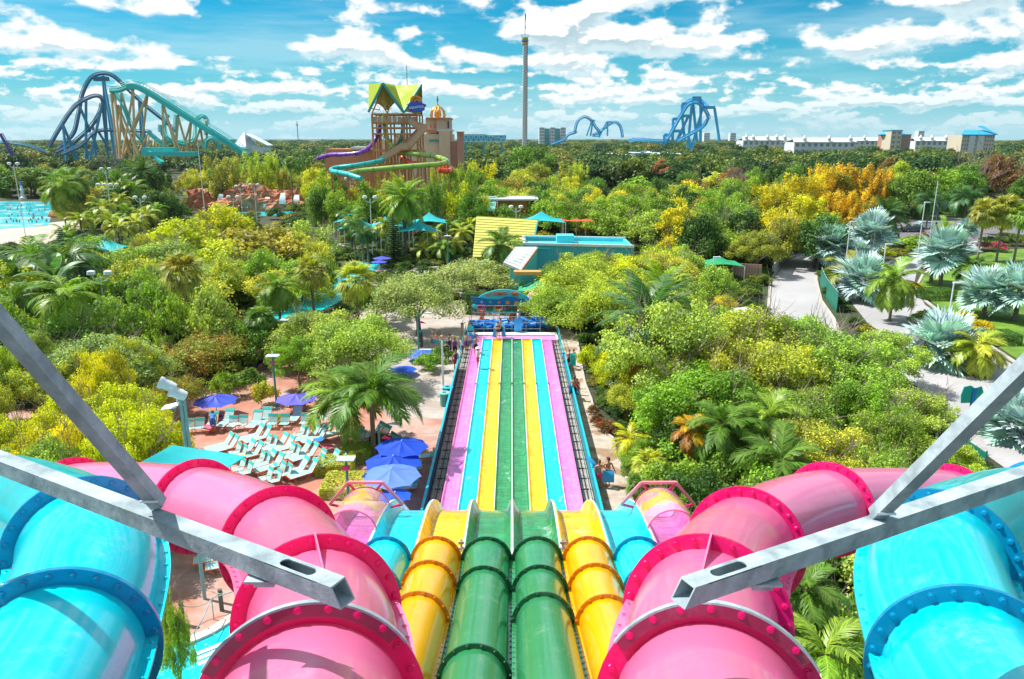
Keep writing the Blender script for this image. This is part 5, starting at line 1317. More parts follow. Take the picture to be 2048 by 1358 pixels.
t = thing('hotel', 'distant teal and white hotel block on the horizon right of the sky tower', 'hotel', (Fp(1104, 275, Yh).x, Yh, 0), 0, None, world=True)
for i in range(5):
    x = Fp(1083+i*10.5, 275, Yh).x; block(x, Yh+(i % 2)*3, 6.0, 20, 8, 18+Fp(0, 255+(i % 2)*2, Yh).z-18, t, M_hteal if i % 2 else M_hwhite, M_win, 3, 6)
Yh = 620
def hotel(px0, px1, top, Y, label, wm, rm, nx, nz, cat='hotel', z0=6.):
    a = Fp(px0, 275, Y).x; b = Fp(px1, 275, Y).x; z = Fp(0, top, Y).z
    t = thing('hotel', label, cat, ((a+b)/2, Y, 0), 0, None, world=True)
    block((a+b)/2, Y, b-a, 18, z0, z, t, wm, M_win, nx, nz, .5, roof=rm); return t, a, b, z
t, a, b, z = hotel(1767, 1810, 270, 600, 'brick red hotel with flat blue roofs on the right horizon', M_hred, M_hblue, 9, 5)
block(Fp(1816, 0, 596).x, 594, 8, 14, 6, Fp(0, 267, 600).z+2, t, M_hsand, M_win, 2, 5, roof=M_hblue)
for px in (1771, 1793):
    mb = MB(); mb.lathe((Fp(px, 275, 600).x, 600, z+.4), [(7 if px > 1780 else 5, 0), (3, 1.6), (.6, 3.2 if px > 1780 else 2)], 12); mb.build('roof_dome', M_hblue, t, True)
t, a, b, z = hotel(1910, 1974, 270, 560, 'sand coloured hotel with a bright blue hipped roof on the right horizon', M_hsand, None, 13, 5)
mb = MB(); mb.slab([(a-1.5, 550, z), (b+1.5, 550, z), (b-3, 560, z+3.2), (a+6, 560, z+3.2)], (0, 0, .3)); mb.slab([(a+8+.6*(b-a), 549, z+.5), (b, 549, z+.5), (b-4, 560, z+6), (b-8, 560, z+6)], (0, 0, .4)); mb.build('roof', M_hblue, t)
for f in (.30, .56): mb = MB(); mb.box((a+(b-a)*f, 550.6, z*.5+3), (4.2, 1.2, z-7)); mb.build('balcony_bay', M_hwhite, t)
def white_hall(px0, px1, top, bot, Y, label, towers=()):
    a = Fp(px0, 275, Y).x; b = Fp(px1, 275, Y).x; z = Fp(0, top, Y).z; zb = max(0, Fp(0, bot, Y).z)
    t = thing('resort_building', label, 'building', ((a+b)/2, Y, 0), 0, None, world=True)
    block((a+b)/2, Y, b-a, 20, 2, z-1.5, t, M_hwhite, M_win, int((b-a)/4), 3, .5)
    mb = MB(); mb.slab([(a-1, Y-11, z-1.6), (b+1, Y-11, z-1.6), (b-2, Y, z+1.2), (a+2, Y, z+1.2)], (0, 0, .3)); mb.slab([(a-1, Y+11, z-1.6), (b+1, Y+11, z-1.6), (b-2, Y, z+1.2), (a+2, Y, z+1.2)], (0, 0, -.3)); mb.build('roof', M('white roof %d' % px0, (.72, .76, .76), .5, var=.06), t)
    for k in towers:
        x = Fp(k, 275, Y).x; mb = MB(); mb.lathe((x, Y-9, z-2), [(1.6, 0), (1.6, 3.), (1.9, 3.1), (.1, 5.6)], 8); mb.build('turret', M_hwhite, t)
    return t
white_hall(1480, 1575, 277, 285, 640, 'long white resort hall with small turrets, leftmost on the right horizon', (1486, 1500, 1528, 1546, 1562))
white_hall(1580, 1700, 280, 290, 560, 'long white apartment block with rows of windows on the right horizon', (1600, 1648, 1690))
white_hall(1700, 1762, 278, 286, 700, 'low white roofed block left of the brick red hotel', (1720,))
white_hall(1820, 1906, 278, 290, 640, 'white hall with a turquoise roof between the two hotels', (1830, 1852, 1880))
for px, top, w_, l in ((1464, 266, 5, 'far grey tower block behind the blue coaster'), (1412, 266, 5, 'far pale office block right behind the blue coaster'), (1838, 262, 5, 'small far teal tower block between the hotels')):
    x = Fp(px, 275, 1500).x; t = thing('tower_block', l, 'building', (x, 1500, 0), 0, None, world=True); block(x, 1500, w_*2.2, 14, 5, Fp(0, top, 1500).z, t, M_hwhite, M_win, 5, 5)
# low white roofs in the wood
M_roofw = M('white flat roof', (.66, .76, .80), .5, var=.12, vs=.1)
for px0, px1, py0, py1, l in ((1192, 1268, 299, 318, 'large white flat roof among the trees, left one'), (1345, 1408, 301, 316, 'large white flat roof among the trees under the blue coaster'), (1258, 1330, 288, 297, 'long pale blue shed beside the coaster')):
    Y = 450 if px0 != 1258 else 560
    zr = 7.5; dp = 140 if px0 != 1258 else 60; P = [Fp(px0, 275, Y), Fp(px1, 275, Y)]; a, b = P[0].x, P[1].x
    t = thing('flat_roof_hall', l, 'building', ((a+b)/2, Y, 0), 0, None, world=True)
    mb = MB(); mb.box(((a+b)/2, Y, zr+.2), (b-a, dp, .5)); mb.build('roof', M_roofw, t)
    mb = MB(); mb.box(((a+b)/2, Y, zr/2), (b-a-1, dp-1, zr-.1)); mb.build('wall', M_hteal if px0 != 1192 else M_hwhite, t)
    mb = MB()
    for i in range(5): mb.box((a+(b-a)*(i+.7)/5.6, Y-40+20*(i % 3), zr+.8), (2.2, 2.2, 1.2))
    mb.build('roof_vents', M_galv, t)
# stadium roof, glasshouse pyramid
t = thing('pyramid_hall', 'pale glass pyramid hall behind the teal coaster', 'building', (Fp(495, 275, 420).x, 420, 0), 0, None, world=True)
x = Fp(490, 275, 420).x; zt = Fp(0, 260, 420).z
mb = MB(); mb.lathe((x, 420, 12), [(7, 0), (7, 1), (.2, zt-13)], 4, Matrix.Rotation(R(20), 3, 'Z')); mb.slab([(x+2, 414, zt-2), (x+13, 416, 14.), (x+13, 426, 14.), (x+2, 426, zt-2)], (0, 0, -.6)); mb.box((x+5, 421, 6.5), (14, 8, 13)); mb.build('roof', M_roofw, t)
t = thing('truss_stadium', 'sky blue truss stadium roof right of the peach temple tower', 'building', (Fp(965, 275, 330).x, 330, 0), 0, None, world=True)
a = Fp(922, 275, 330); b = Fp(1012, 283, 330); zt = Fp(0, 269, 330).z; zb = Fp(0, 283, 330).z
mb = MB(); mb.box(((a.x+b.x)/2, 334, (zt+zb)/2), (b.x-a.x, .6, zt-zb-.6)); mb.build('back_panel', M('stadium blue', (.03, .34, .52), .5), t)
mb = MB(); n = 9
mb.bar((a.x, 330, zt), ((a.x+b.x)/2, 330, zt), .45); mb.bar(((a.x+b.x)/2, 330, zt), (b.x, 330, zt-2.), .45); mb.bar((a.x, 330, zb), (b.x, 330, zb), .45)
for i in range(n):
    x0 = a.x+(b.x-a.x)*i/n; x1 = a.x+(b.x-a.x)*(i+1)/n; xm = (x0+x1)/2; mb.bar((x0, 330, zb), (xm, 330, zt-.2), .3); mb.bar((xm, 330, zt-.2), (x1, 330, zb), .3)
mb.build('truss', M('truss pale blue', (.40, .70, .80), .5), t)
for x0 in (a.x+2, (a.x+b.x)/2, b.x-2): mb = MB(); mb.bar((x0, 332, 0), (x0, 332, zb), .8); mb.build('column', M_hteal, t)
t = thing('radio_mast', 'thin radio mast on the left horizon', 'mast', (Fp(596, 275, 900).x, 900, 0)); mb = MB()
mb.tube([(0, 0, 0), (0, 0, 36)], .5, 5); mb.box((0, 0, 32), (2.4, 2.4, 1.2)); mb.build('mast_pole', M_galv, t)

# ---------------- slide tower with the lime roof ----------------
Yw = 150.; M_wood = M('rust brown timber', (.56, .24, .09), .7, var=.25, vs=1.); M_tan = M('tan railing panel', (.52, .33, .22), .7, var=.15)
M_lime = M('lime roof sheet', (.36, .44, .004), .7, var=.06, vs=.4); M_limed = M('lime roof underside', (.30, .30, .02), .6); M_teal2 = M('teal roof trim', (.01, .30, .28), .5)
cx = Fp(790, 300, Yw).x
tw = thing('slide_tower', 'tall timber slide tower with a zigzag lime green roof and stairs', 'slide tower', (cx, Yw, 0), 0, None, world=True)
xs = [Fp(x, 275, Yw).x for x in (746, 775, 808, 835)]; zr = Fp(0, 226, Yw).z; zd = Fp(0, 246, Yw).z; zm = Fp(0, 268, Yw).z
for x in xs:
    for y in (Yw, Yw+4.6, Yw+9.2):
        mb = MB(); mb.bar((x, y, 0), (x, y, zr-.3), .34 if y < Yw+1 else .28); mb.build('post', M_wood, tw)
def hp(px, py, y): return Fp(px, py, y)
for z in (zr-.2, zd, zd-.9, zm, zm-6, zm-3.2):
    mb = MB()
    for y in (Yw, Yw+9.2): mb.bar((xs[0], y, z), (xs[-1], y, z), .26, .3)
    for x in (xs[0], xs[-1]): mb.bar((x, Yw, z), (x, Yw+9.2, z), .26, .3)
    mb.build('beam', M_wood, tw)
for z in (zd, zm):
    mb = MB(); mb.box(((xs[0]+xs[-1])/2, Yw+4.6, z), (xs[-1]-xs[0], 9.2, .2)); mb.build('deck', M_tan, tw)
for i in range(9):
    for z in (zd,):
        w_ = (xs[-1]-xs[0])/9; mb = MB(); mb.box((xs[0]+w_*(i+.5), Yw-.05, z+.62), (w_-.1, .06, 1.15)); mb.build('railing_panel', M_tan, tw)
mb = MB()
for i in range(3):
    for j in range(2):
        z0_, z1_ = [(1, zm-6), (zm-3.2, zm)][j]
        mb.bar((xs[i], Yw-.1, z0_), (xs[i+1], Yw-.1, z1_), .14); mb.bar((xs[i+1], Yw+9.3, z0_), (xs[i], Yw+9.3, z1_), .14)
mb.build('brace', M_wood, tw)
# folded roof: alternating ridges and valleys
yf, yk = Yw-1.8, Yw+11; ym = (yf+yk)/2
V_ = lambda px, py, Y: tuple(Fp(px, py, Y))
def roofp(pts, name='roof_panel', m=M_lime, off=(0, 0, .12)):
    mb = MB(); mb.slab(pts, off); mb.build(name, m, tw)
A_ = V_(737, 225, yf); Pk = V_(766, 167, yf); Vv = V_(808, 225, yf-.3); Am = V_(737, 170, ym-2.5); Qm = V_(790, 172, ym); Rr = V_(843, 170, ym-2.5); Re = V_(844, 230, yk-3)
Ab = V_(740, 222, yk); Pb = V_(768, 172, yk); Vb = V_(806, 222, yk); xV = Vv[0]; xP = Pk[0]; zp = Pk[2]
roofp([A_, Pk, Am]); roofp([Pk, Vv, Qm]); roofp([Vv, Rr, Qm]); roofp([Am, Pk, Qm]); roofp([Am, Qm, Pb]); roofp([Am, Pb, Ab]); roofp([Qm, Vb, Pb]); roofp([Qm, Rr, Vb]); roofp([Rr, Re, Vb])
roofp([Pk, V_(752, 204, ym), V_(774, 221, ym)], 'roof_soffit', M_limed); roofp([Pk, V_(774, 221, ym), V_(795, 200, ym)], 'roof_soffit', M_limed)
# ribs of the sheet metal
mb = MB()
for (a_, b_, c_) in ((Vv, Rr, Qm), (Vv, Pk, Qm), (A_, Pk, Am)):
    a_, b_, c_ = map(Vector, (a_, b_, c_))
    for i in range(1, 12):
        f = i/12; p0_ = b_.lerp(c_, f); p1_ = b_.lerp(a_, f)
        mb.bar(p0_+Vector((0, -.03, .14)), p1_+Vector((0, -.03, .14)), .05, .05)
mb.build('roof_rib', M('lime roof rib', (.40, .48, .01), .5), tw)
mb = MB()
for a_, b_ in ((A_, Pk), (Pk, Vv), (Vv, Rr), (Rr, Re)): mb.bar(Vector(a_)+Vector((0, -.1, .05)), Vector(b_)+Vector((0, -.1, .05)), .22, .42)
mb.build('roof_trim', M_teal2, tw)
mb = MB()
for f in (.2, .4, .6, .8):
    mb.bar(Vector(A_).lerp(Vector(Pk), f)+Vector((0, .6, -.3)), Vector(A_).lerp(Vector(Pk), f)+Vector((0, 9, -.3)), .14); mb.bar(Vector(Vv).lerp(Vector(Pk), f)+Vector((0, .6, -.3)), Vector(Vv).lerp(Vector(Pk), f)+Vector((0, 9, -.3)), .14)
mb.bar((xs[0], Yw+.2, zr), (xP, yf+.5, zp-.6), .2); mb.bar((xs[2], Yw+.2, zr), (xP, yf+.5, zp-.6), .2); mb.bar((xs[1], Yw+1, zr), (xP-1.5, yf+1.5, zp-2.2), .18); mb.bar((xs[1], Yw+1, zr), (xP+1.7, yf+1.5, zp-2.2), .18)
mb.build('rafter', M_wood, tw)
nb_ = MB()
for i in range(9):
    f = i/8; x = xs[0]+(xs[-1]-xs[0])*f; zz_ = zr+1.9*abs(math.sin(f*math.pi*2)); nb_.bar((x, Yw, zr), (x+.8, Yw, zz_+.2), .05); nb_.bar((x+.8, Yw, zr), (x, Yw, zz_+.2), .05)
nb_.build('lattice', M_hwhite, tw)
mb = MB(); mb.tube([(xV-.1, ym, zp-.5), (xV-.1, ym, Fp(0, 130, Yw+4).z)], .06, 5); mb.build('lightning_rod', M_dark, tw)
# emblem on the right gable: an orange wave over a blue splash with white lettering
M_emb = M('emblem blue', (.01, .10, .60), .4); M_embo = M('emblem orange', (.85, .22, .01), .4); M_embp = M('emblem purple', (.18, .03, .50), .4)
E0 = Fp(833, 213, Yw-1.2)
mb = MB(); mb.prism([(1.75*math.cos(a)*(1+.12*math.sin(7*a)), .98*math.sin(a)*(1+.15*math.sin(5*a))) for a in [2*math.pi*k/40 for k in range(40)]], 0, .14)
em = thing('emblem_sign', 'blue and orange wave emblem hanging from the lime roof of the slide tower', 'sign', tuple(E0)); 
o = mb.build('backing', M_embp, em); o.rotation_euler = (math.pi/2, 0, 0)
mb = MB(); mb.prism([(1.5*math.cos(a)*(1+.10*math.sin(7*a+1)), -.1+.85*math.sin(a)*(1+.12*math.sin(6*a))) for a in [2*math.pi*k/40 for k in range(40)]], .15, .25); o = mb.build('splash', M_emb, em); o.rotation_euler = (math.pi/2, 0, 0)
mb = MB(); mb.ring((0, -.3, .9), (0, 1, 0), .75, 1.15, .2, 20, R(0), R(180)); mb.ring((.15, -.3, .8), (0, 1, 0), .35, .6, .2, 20, R(0), R(180)); mb.build('wave_arch', M_embo, em, True)
M_white = M('white lettering', (.8, .8, .8), .5, var=0)
def text(s_, size, parent, loc, rot, mat, ext=.02, name='lettering', sx=1.):
    cu = bpy.data.curves.new('t', 'FONT'); cu.body = s_; cu.size = size; cu.extrude = ext; cu.align_x = 'CENTER'; cu.align_y = 'CENTER'; cu.resolution_u = 2
    cu.offset = size*.02
    ob = bpy.data.objects.new('t', cu); COL.objects.link(ob); dg = bpy.context.evaluated_depsgraph_get()
    me = bpy.data.meshes.new_from_object(ob.evaluated_get(dg)); bpy.data.objects.remove(ob); me.materials.clear(); me.materials.append(mat); me.name = name
    o = put(name, me, parent, loc=loc, rot=rot, scale=(sx, 1, 1)); return o
text('AQUATICA', .55, em, (0, -.3, -.15), (R(90), R(-6), 0), M_white)
# stairs zigzag on the right of the tower
def flight(a, b, Ya, Yb_, w=1.6):
    a = Fp(a[0], a[1], Ya); b = Fp(b[0], b[1], Yb_); mb = MB()
    mb.bar(a, b, w, .25); mb.build('stair_flight', M_wood, tw)
    for s in (-1, 1):
        mb = MB(); off = Vector((0, s*w*.5, .65)); mb.bar(a+off, b+off, .08, 1.05); mb.build('stair_side', M_tan, tw)
        mb = MB(); off.z = 1.25; mb.bar(a+off, b+off, .10, .08); mb.build('handrail', M_wood, tw)
flight((757, 329), (803, 300), Yw-3, Yw-3); flight((803, 300), (818, 299), Yw-3, Yw-3, 2.4); flight((818, 299), (851, 261), Yw-3, Yw-3); flight((812, 297), (838, 268), Yw+1, Yw+1); flight((820, 246), (842, 265), Yw, Yw); flight((838, 263), (853, 262), Yw-1.5, Yw-1.5, 3.4)
for px in (805, 820, 835, 850):
    mb = MB(); q = Fp(px, 300, Yw-3); mb.bar((q.x, q.y, 0), (q.x, q.y, q.z-(px-805)*-.0), .22); mb.build('post', M_wood, tw)
# coloured tubes coiling round the tower
def wtube(name, label, pts, r, col, fl=10):
    m = M(name+' '+label.split()[0], col, .3, var=.08, coat=.5)
    path = spline([Fp(*q) for q in pts], 8); t = thing('tube_slide', label, 'water slide', (path[0].x, path[0].y, 0), 0, None, world=True)
    mb = MB(); mb.tube(path, r, 14); mb.build('tube', m, t, True)
    fr = frames(path); md_ = M(name+' joint '+label.split()[0], tuple(c*.6 for c in col), .4)
    for p, tt, x, y in fr[4::5]: mb = MB(); mb.ring(p, tt, r*.9, r*1.12, .14, 18); mb.build('joint_flange', md_, t, True)
    L_ = [fr[i] for i in range(6, len(fr), 9)]
    for p, tt, x, y in L_:
        if p.z > 3: mb = MB(); mb.bar((p.x, p.y, 0), (p.x, p.y, p.z-r), .3); mb.build('support', M_wood, t)
wtube('w', 'purple tube slide dropping left out of the slide tower', [(760, 250, 153), (757, 266, 153), (748, 284, 152), (735, 298, 150), (718, 306, 149), (690, 309, 150), (660, 310, 152), (636, 317, 154)], .42, (.20, .04, .42))
wtube('w', 'turquoise tube slide snaking low on the left of the slide tower', [(805, 236, 154), (806, 262, 154), (799, 285, 154), (788, 300, 152), (770, 318, 147), (745, 325, 143), (710, 331, 141), (670, 336, 141), (664, 342, 138), (690, 347, 134), (722, 357, 131)], .42, (.02, .50, .50))
wtube('w', 'lime tube slide sweeping a wide loop right of the slide tower', [(768, 232, 152), (772, 270, 151), (782, 290, 150), (795, 302, 149), (830, 308, 146), (865, 312, 146), (884, 317, 144), (893, 322, 140), (880, 328, 137), (840, 331, 136), (780, 336, 136), (720, 342, 136), (695, 348, 134)], .46, (.28, .45, .08))
wtube('w', 'red tube slide curling at the right foot of the slide tower', [(798, 300, 150), (806, 316, 148), (822, 326, 146), (848, 329, 146), (880, 331, 143), (900, 337, 139), (896, 342, 135), (876, 340, 134)], .46, (.70, .07, .02))
# ---------------- peach temple tower ----------------
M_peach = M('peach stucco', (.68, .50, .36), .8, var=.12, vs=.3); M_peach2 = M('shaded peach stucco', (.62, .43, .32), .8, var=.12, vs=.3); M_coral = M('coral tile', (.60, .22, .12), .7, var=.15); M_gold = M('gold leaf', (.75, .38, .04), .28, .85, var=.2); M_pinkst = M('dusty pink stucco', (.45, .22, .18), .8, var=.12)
Yp = 200
tp_ = thing('temple_tower', 'peach temple building with a golden cage dome behind the slide tower', 'building', (Fp(880, 300, Yp).x, Yp, 0), 0, None, world=True)
def bx(px0, px1, top, bot, Y, d, m, name='wall'):
    a = Fp(px0, 275, Y).x; b = Fp(px1, 275, Y).x; z1_ = Fp(0, top, Y).z; z0_ = 0 if bot is None else Fp(0, bot, Y).z
    mb = MB(); mb.box(((a+b)/2, Y+d/2, (z0_+z1_)/2), (b-a, d, z1_-z0_)); return mb.build(name, m, tp_)
bx(790, 900, 268, None, Yp, 16, M_peach); bx(852, 874, 236, 268, Yp+.5, 9, M_peach); bx(874, 900, 236, 262, Yp-.5, 8, M_peach2, 'corner_tower'); bx(852, 901, 235, 237.5, Yp-1.2, 11, M_coral, 'cornice'); bx(874, 902, 259, 262, Yp-1.4, 11, M_hwhite, 'cornice')
bx(878, 900, 262, None, Yp-1.6, 9, M_peach2, 'buttress'); bx(900, 914, 283, None, Yp-1, 10, M_pinkst, 'wing'); bx(914, 926, 264, None, Yp-3, 4, M_pinkst, 'pier'); bx(913, 927, 263, 265, Yp-3.6, 5, M_coral, 'pier_cap'); bx(855, 878, 259.5, 265, Yp-.4, 3, M_coral, 'tile_roof'); bx(858, 879, 279, 282, Yp-.6, 1, M_teal2, 'awning'); bx(808, 822, 278, 281, Yp-.6, 1, M_teal2, 'awning')
bx(650, 760, 298, None, Yp+10, 10, M_coral, 'low_wing'); bx(700, 745, 294, 299, Yp+8, 8, M_hwhite, 'white_roof'); bx(745, 800, 282, None, Yp+6, 8, M_peach2)
for px in (862, 869, 875): bx(px-1.6, px+1.6, 248, 256, Yp+.3, .4, M_coral, 'niche')
for px in (897,): bx(px-1.2, px+1.5, 242, 256, Yp-.9, .5, M_dark, 'slit_window')
Dc = Fp(876, 238, Yp+4); dr = 1.75
mb = MB()
for k in range(10):
    a = k*math.pi/5; mb.tube([Dc+Vector((math.cos(a)*r_, math.sin(a)*r_, z_)) for r_, z_ in ((dr*.95, 0), (dr*1.12, .9), (dr*1.02, 1.9), (dr*.6, 2.8), (.1, 3.3))], .14, 6)
mb.build('dome_rib', M_gold, tp_, True)
mb = MB(); mb.ring(Dc+Vector((0, 0, .1)), (0, 0, 1), dr*.8, dr*1.1, .35, 20); mb.lathe(Dc+Vector((0, 0, 0)), [(.5, 0), (.55, .5), (.7, .8), (.7, 1.7), (.3, 2.2)], 10); mb.lathe(Dc+Vector((0, 0, 3.2)), [(.35, 0), (.2, .5), (.05, .9)], 8); mb.build('dome_core', M_gold, tp_, True)
mb = MB(); mb.lathe(Dc+Vector((0, 0, 4.0)), [(.08, 0), (.16, .35), (.28, .8), (.1, 1.3), (.2, 1.6), (.05, 1.8)], 8); mb.build('finial', M_teal2, tp_, True)
# ---------------- mid distance buildings ----------------
M_yroof = M('yellow shingle', (.62, .58, .12), .6, var=.1); M_turq = M('turquoise siding', (.08, .58, .66), .5, var=.08); M_trimw = M('white trim', (.66, .72, .72), .5, var=.06); M_purp = M('purple door', (.22, .04, .38), .5)
# yellow roofed house with shingle courses
Ya = 100
def P3(px, py, Y): return Fp(px, py, Y)
t = thing('yellow_house', 'house with a big steep yellow shingled roof left of the turquoise building', 'house', (P3(1010, 460, Ya).x, Ya, 0), 0, None, world=True)
tl_ = P3(953, 433, Ya+3); tr_ = P3(1076, 440, Ya+3); zlow = 3.0
bl_ = Vector((P3(946, 490, Ya-2).x, Ya-3, zlow)); br_ = Vector((P3(1060, 500, Ya-2).x, Ya-3, zlow-.2))
N = 15; up_ = (tl_-bl_)
nrm = (br_-bl_).cross(tl_-bl_).normalized(); nrm = nrm if nrm.z > 0 else -nrm
for i in range(N):
    f0 = i/N; f1 = (i+1.02)/N
    a, b, c, d = bl_.lerp(tl_, f0)+nrm*.07, br_.lerp(tr_, f0)+nrm*.07, br_.lerp(tr_, min(1, f1)), bl_.lerp(tl_, min(1, f1))
    mb = MB(); mb.slab([a, b, c, d], -nrm*.05); mb.build('shingle_course', M_yroof, t)
mb = MB(); mb.slab([bl_-nrm*.1, br_-nrm*.1, tr_-nrm*.1, tl_-nrm*.1], -nrm*.1); mb.build('roof_deck', M_yroof, t)
rb = Vector((br_.x+.2, Ya+9, zlow)); lb_ = Vector((bl_.x, Ya+9, zlow))
mb = MB(); mb.slab([tl_, tr_, rb, lb_], (0, 0, .1)); mb.build('rear_roof', M_yroof, t)
mb = MB(); mb.slab([br_+Vector((-.3, 0, 0)), rb+Vector((-.3, 0, 0)), tr_+Vector((-.3, 0, -.1))], (.12, 0, 0)); mb.build('gable', M('peach gable', (.55, .35, .28), .7), t)
mb = MB(); mb.bar(br_, tr_, .2, .25); mb.bar(tr_, rb, .2, .25); mb.build('barge_board', M_teal2, t)
mb = MB(); mb.box(((bl_.x+br_.x)/2, Ya+3, 1.45), (br_.x-bl_.x-1, 10.6, 2.9)); mb.build('wall', M_turq, t)
# turquoise flat roofed building
Yb_ = 93
t = thing('turquoise_building', 'long turquoise flat roofed building with board siding and a purple door', 'building', (P3(1150, 480, Yb_).x, Yb_, 0), 0, None, world=True)
zr_ = P3(1050, 487, Yb_).z; xa = P3(1048, 480, Yb_).x; xb = P3(1262, 480, Yb_).x
fl_a = [(xa, Yb_, 0), (xb, Yb_-2.5, 0)]
mb = MB(); mb.slab([(xa, Yb_, 0), (xb, Yb_-2.5, 0), (xb, Yb_-2.5, zr_), (xa, Yb_, zr_)], (0, .3, 0)); mb.slab([(xa, Yb_+.3, 0), (xa, Yb_+7, 0), (xa, Yb_+7, zr_), (xa, Yb_+.3, zr_)], (.3, 0, 0)); mb.slab([(xb, Yb_-2.2, 0), (xb, Yb_+5, 0), (xb, Yb_+5, zr_), (xb, Yb_-2.2, zr_)], (-.3, 0, 0)); mb.slab([(xa, Yb_+7, 0), (xb, Yb_+5, 0), (xb, Yb_+5, zr_), (xa, Yb_+7, zr_)], (0, -.3, 0)); mb.build('wall', M_turq, t)
nb = 46; bb = MB(); bb.box((0, 0, 0), (.16, .07, zr_-.3)); bme = bb.mesh('board_batten', M('turquoise batten', (.03, .40, .50), .5))
for i in range(nb): f = (i+.5)/nb; put('board_batten', bme, t, loc=Vector((xa+(xb-xa)*f, Yb_-2.5*f-.04, zr_/2-.1))-Vector(ORG[t.name]))
mb = MB(); mb.box(((xa+xb)/2, Yb_+2.4, zr_-.5), (xb-xa-.7, 6.2, .15)); mb.build('roof', M('turquoise roof membrane', (.05, .62, .68), .4, var=.2, vs=.5), t)
mb = MB(); mb.bar((xa-.1, Yb_-.1, zr_), (xb, Yb_-2.6, zr_), .28, .3); mb.bar((xa, Yb_, zr_+.001), (xa, Yb_+7, zr_+.001), .28, .3); mb.bar((xa, Yb_+7, zr_+.002), (xb, Yb_+5, zr_+.002), .28, .3); mb.build('parapet_trim', M_trimw, t)
dx0 = P3(1063, 490, Yb_).x; mb = MB(); mb.box((dx0, Yb_-.12, zr_-1.8), (1.0, .1, 1.9)); mb.build('door', M_purp, t)
mb = MB(); mb.box((dx0, Yb_-.09, zr_-1.75), (1.25, .1, 2.1)); mb.build('door_frame', M_teal2, t)
mb = MB(); mb.box((P3(1130, 470, Yb_+4).x, Yb_+4, zr_+.1), (2.2, 2.2, 1.0)); mb.build('roof_hatch', M_turq, t)
# white roof house below it
t = thing('white_roof_house', 'turquoise house with a white metal roof just right of the bushy palm', 'house', (P3(1050, 530, 84).x, 84, 0), 0, None, world=True)
a, b, c, d = P3(1030, 497, 90), P3(1074, 497, 90), P3(1040, 543, 82), P3(1006, 528, 82)
mb = MB(); mb.slab([a, b, c, d], (0, 0, .15)); mb.build('roof', M('white metal roof', (.68, .70, .72), .4, var=.05), t)
mb = MB()
for f in [i/8 for i in range(9)]: mb.bar(d.lerp(a, f)+Vector((0, 0, .2)), c.lerp(b, f)+Vector((0, 0, .2)), .06, .07)
mb.build('roof_seam', M_trimw, t)
mb = MB(); mb.bar(c, b, .25, .3); mb.build('barge_board', M('salmon trim', (.55, .30, .22), .6), t)
mb = MB(); mb.slab([Vector((c.x, c.y, 0)), Vector((b.x, b.y, 0)), b-Vector((0, 0, .2)), c-Vector((0, 0, .2))], (-.2, 0, 0)); mb.slab([Vector((d.x+.8, d.y+.4, 0)), Vector((c.x-.2, c.y+.4, 0)), c-Vector((.2, -.4, .3)), d-Vector((-.8, -.4, .3))], (0, .2, 0)); mb.build('wall', M_turq, t)
mb = MB(); q0 = P3(1055, 545, 81); mb.box(q0, (3.0, 1.2, .35)); mb.build('porch_roof', M('orange porch', (.65, .30, .08), .6), t)
# canopies beside the sign
def canopy(pts, zlo, zhi, name, label, mat, legs=True, sag=.25, cat='canopy', pole=M_trimw):
    """tensile canopy: peak in the middle, corners drawn out; pts: ground polygon (x, y)"""
    c = sum((Vector((p[0], p[1], 0)) for p in pts), Vector())/len(pts); t = thing(name, label, cat, (c.x, c.y, 0), 0, None, world=True)
    n = len(pts); rows = []; M_ = 8
    for j in range(M_+1):
        f = j/M_; row = []
        for i in range(n):
            a = Vector((*pts[i], zlo)); b = Vector((*pts[(i+1) % n], zlo))
            for k in range(6):
                q = k/6; e = a.lerp(b, q); e = e.lerp(Vector((c.x, c.y, zlo)), .16*math.sin(math.pi*q)); e.z = zlo+.25*math.sin(math.pi*q)
                p = e.lerp(Vector((c.x, c.y, zhi)), f); p.z = e.z+(zhi-e.z)*(f**1.9 if f < 1 else 1); row.append(p)
        row.append(row[0]); rows.append(row)
    mb = MB(); mb.sheet(rows); mb.sheet([[p-Vector((0, 0, .03)) for p in r] for r in rows]); mb.build('fabric', mat, t, True)
    if legs:
        for p in pts: mb = MB(); mb.tube([(p[0], p[1], 0), (p[0], p[1], zlo)], .06, 6); mb.build('pole', pole, t)
    return t
M_sail = M('turquoise fabric', (.02, .52, .56), .6, var=.12, vs=.6, trans=.3, tcol=(.02, .7, .7)); M_sailg = M('green fabric', (.03, .45, .25), .6, var=.1, trans=.3); M_sailp = M('pink fabric', (.70, .38, .50), .6, var=.1, trans=.25)
def rect(px, py, w, d, rz=0., z=0.):
    p = gnd(px, py, z); return [(p.x+(a*w/2)*math.cos(rz)-(b*d/2)*math.sin(rz), p.y+(a*w/2)*math.sin(rz)+(b*d/2)*math.cos(rz)) for a, b in ((-1, -1), (1, -1), (1, 1), (-1, 1))]
p = P3(1078, 565, 80); canopy([(p.x-2.6, 77), (p.x+2.6, 77), (p.x+2.6, 84), (p.x-2.6, 84)], p.z-.9, p.z+.3, 'canopy', 'green canopy roof behind the timer sign', M_sailg)
p = P3(1068, 582, 78); canopy([(p.x-3.6, 74), (p.x+3.6, 74), (p.x+3.6, 80), (p.x-3.6, 80)], p.z-1.1, p.z+.3, 'canopy', 'pale pink canopy roof just behind the timer sign', M_sailp)
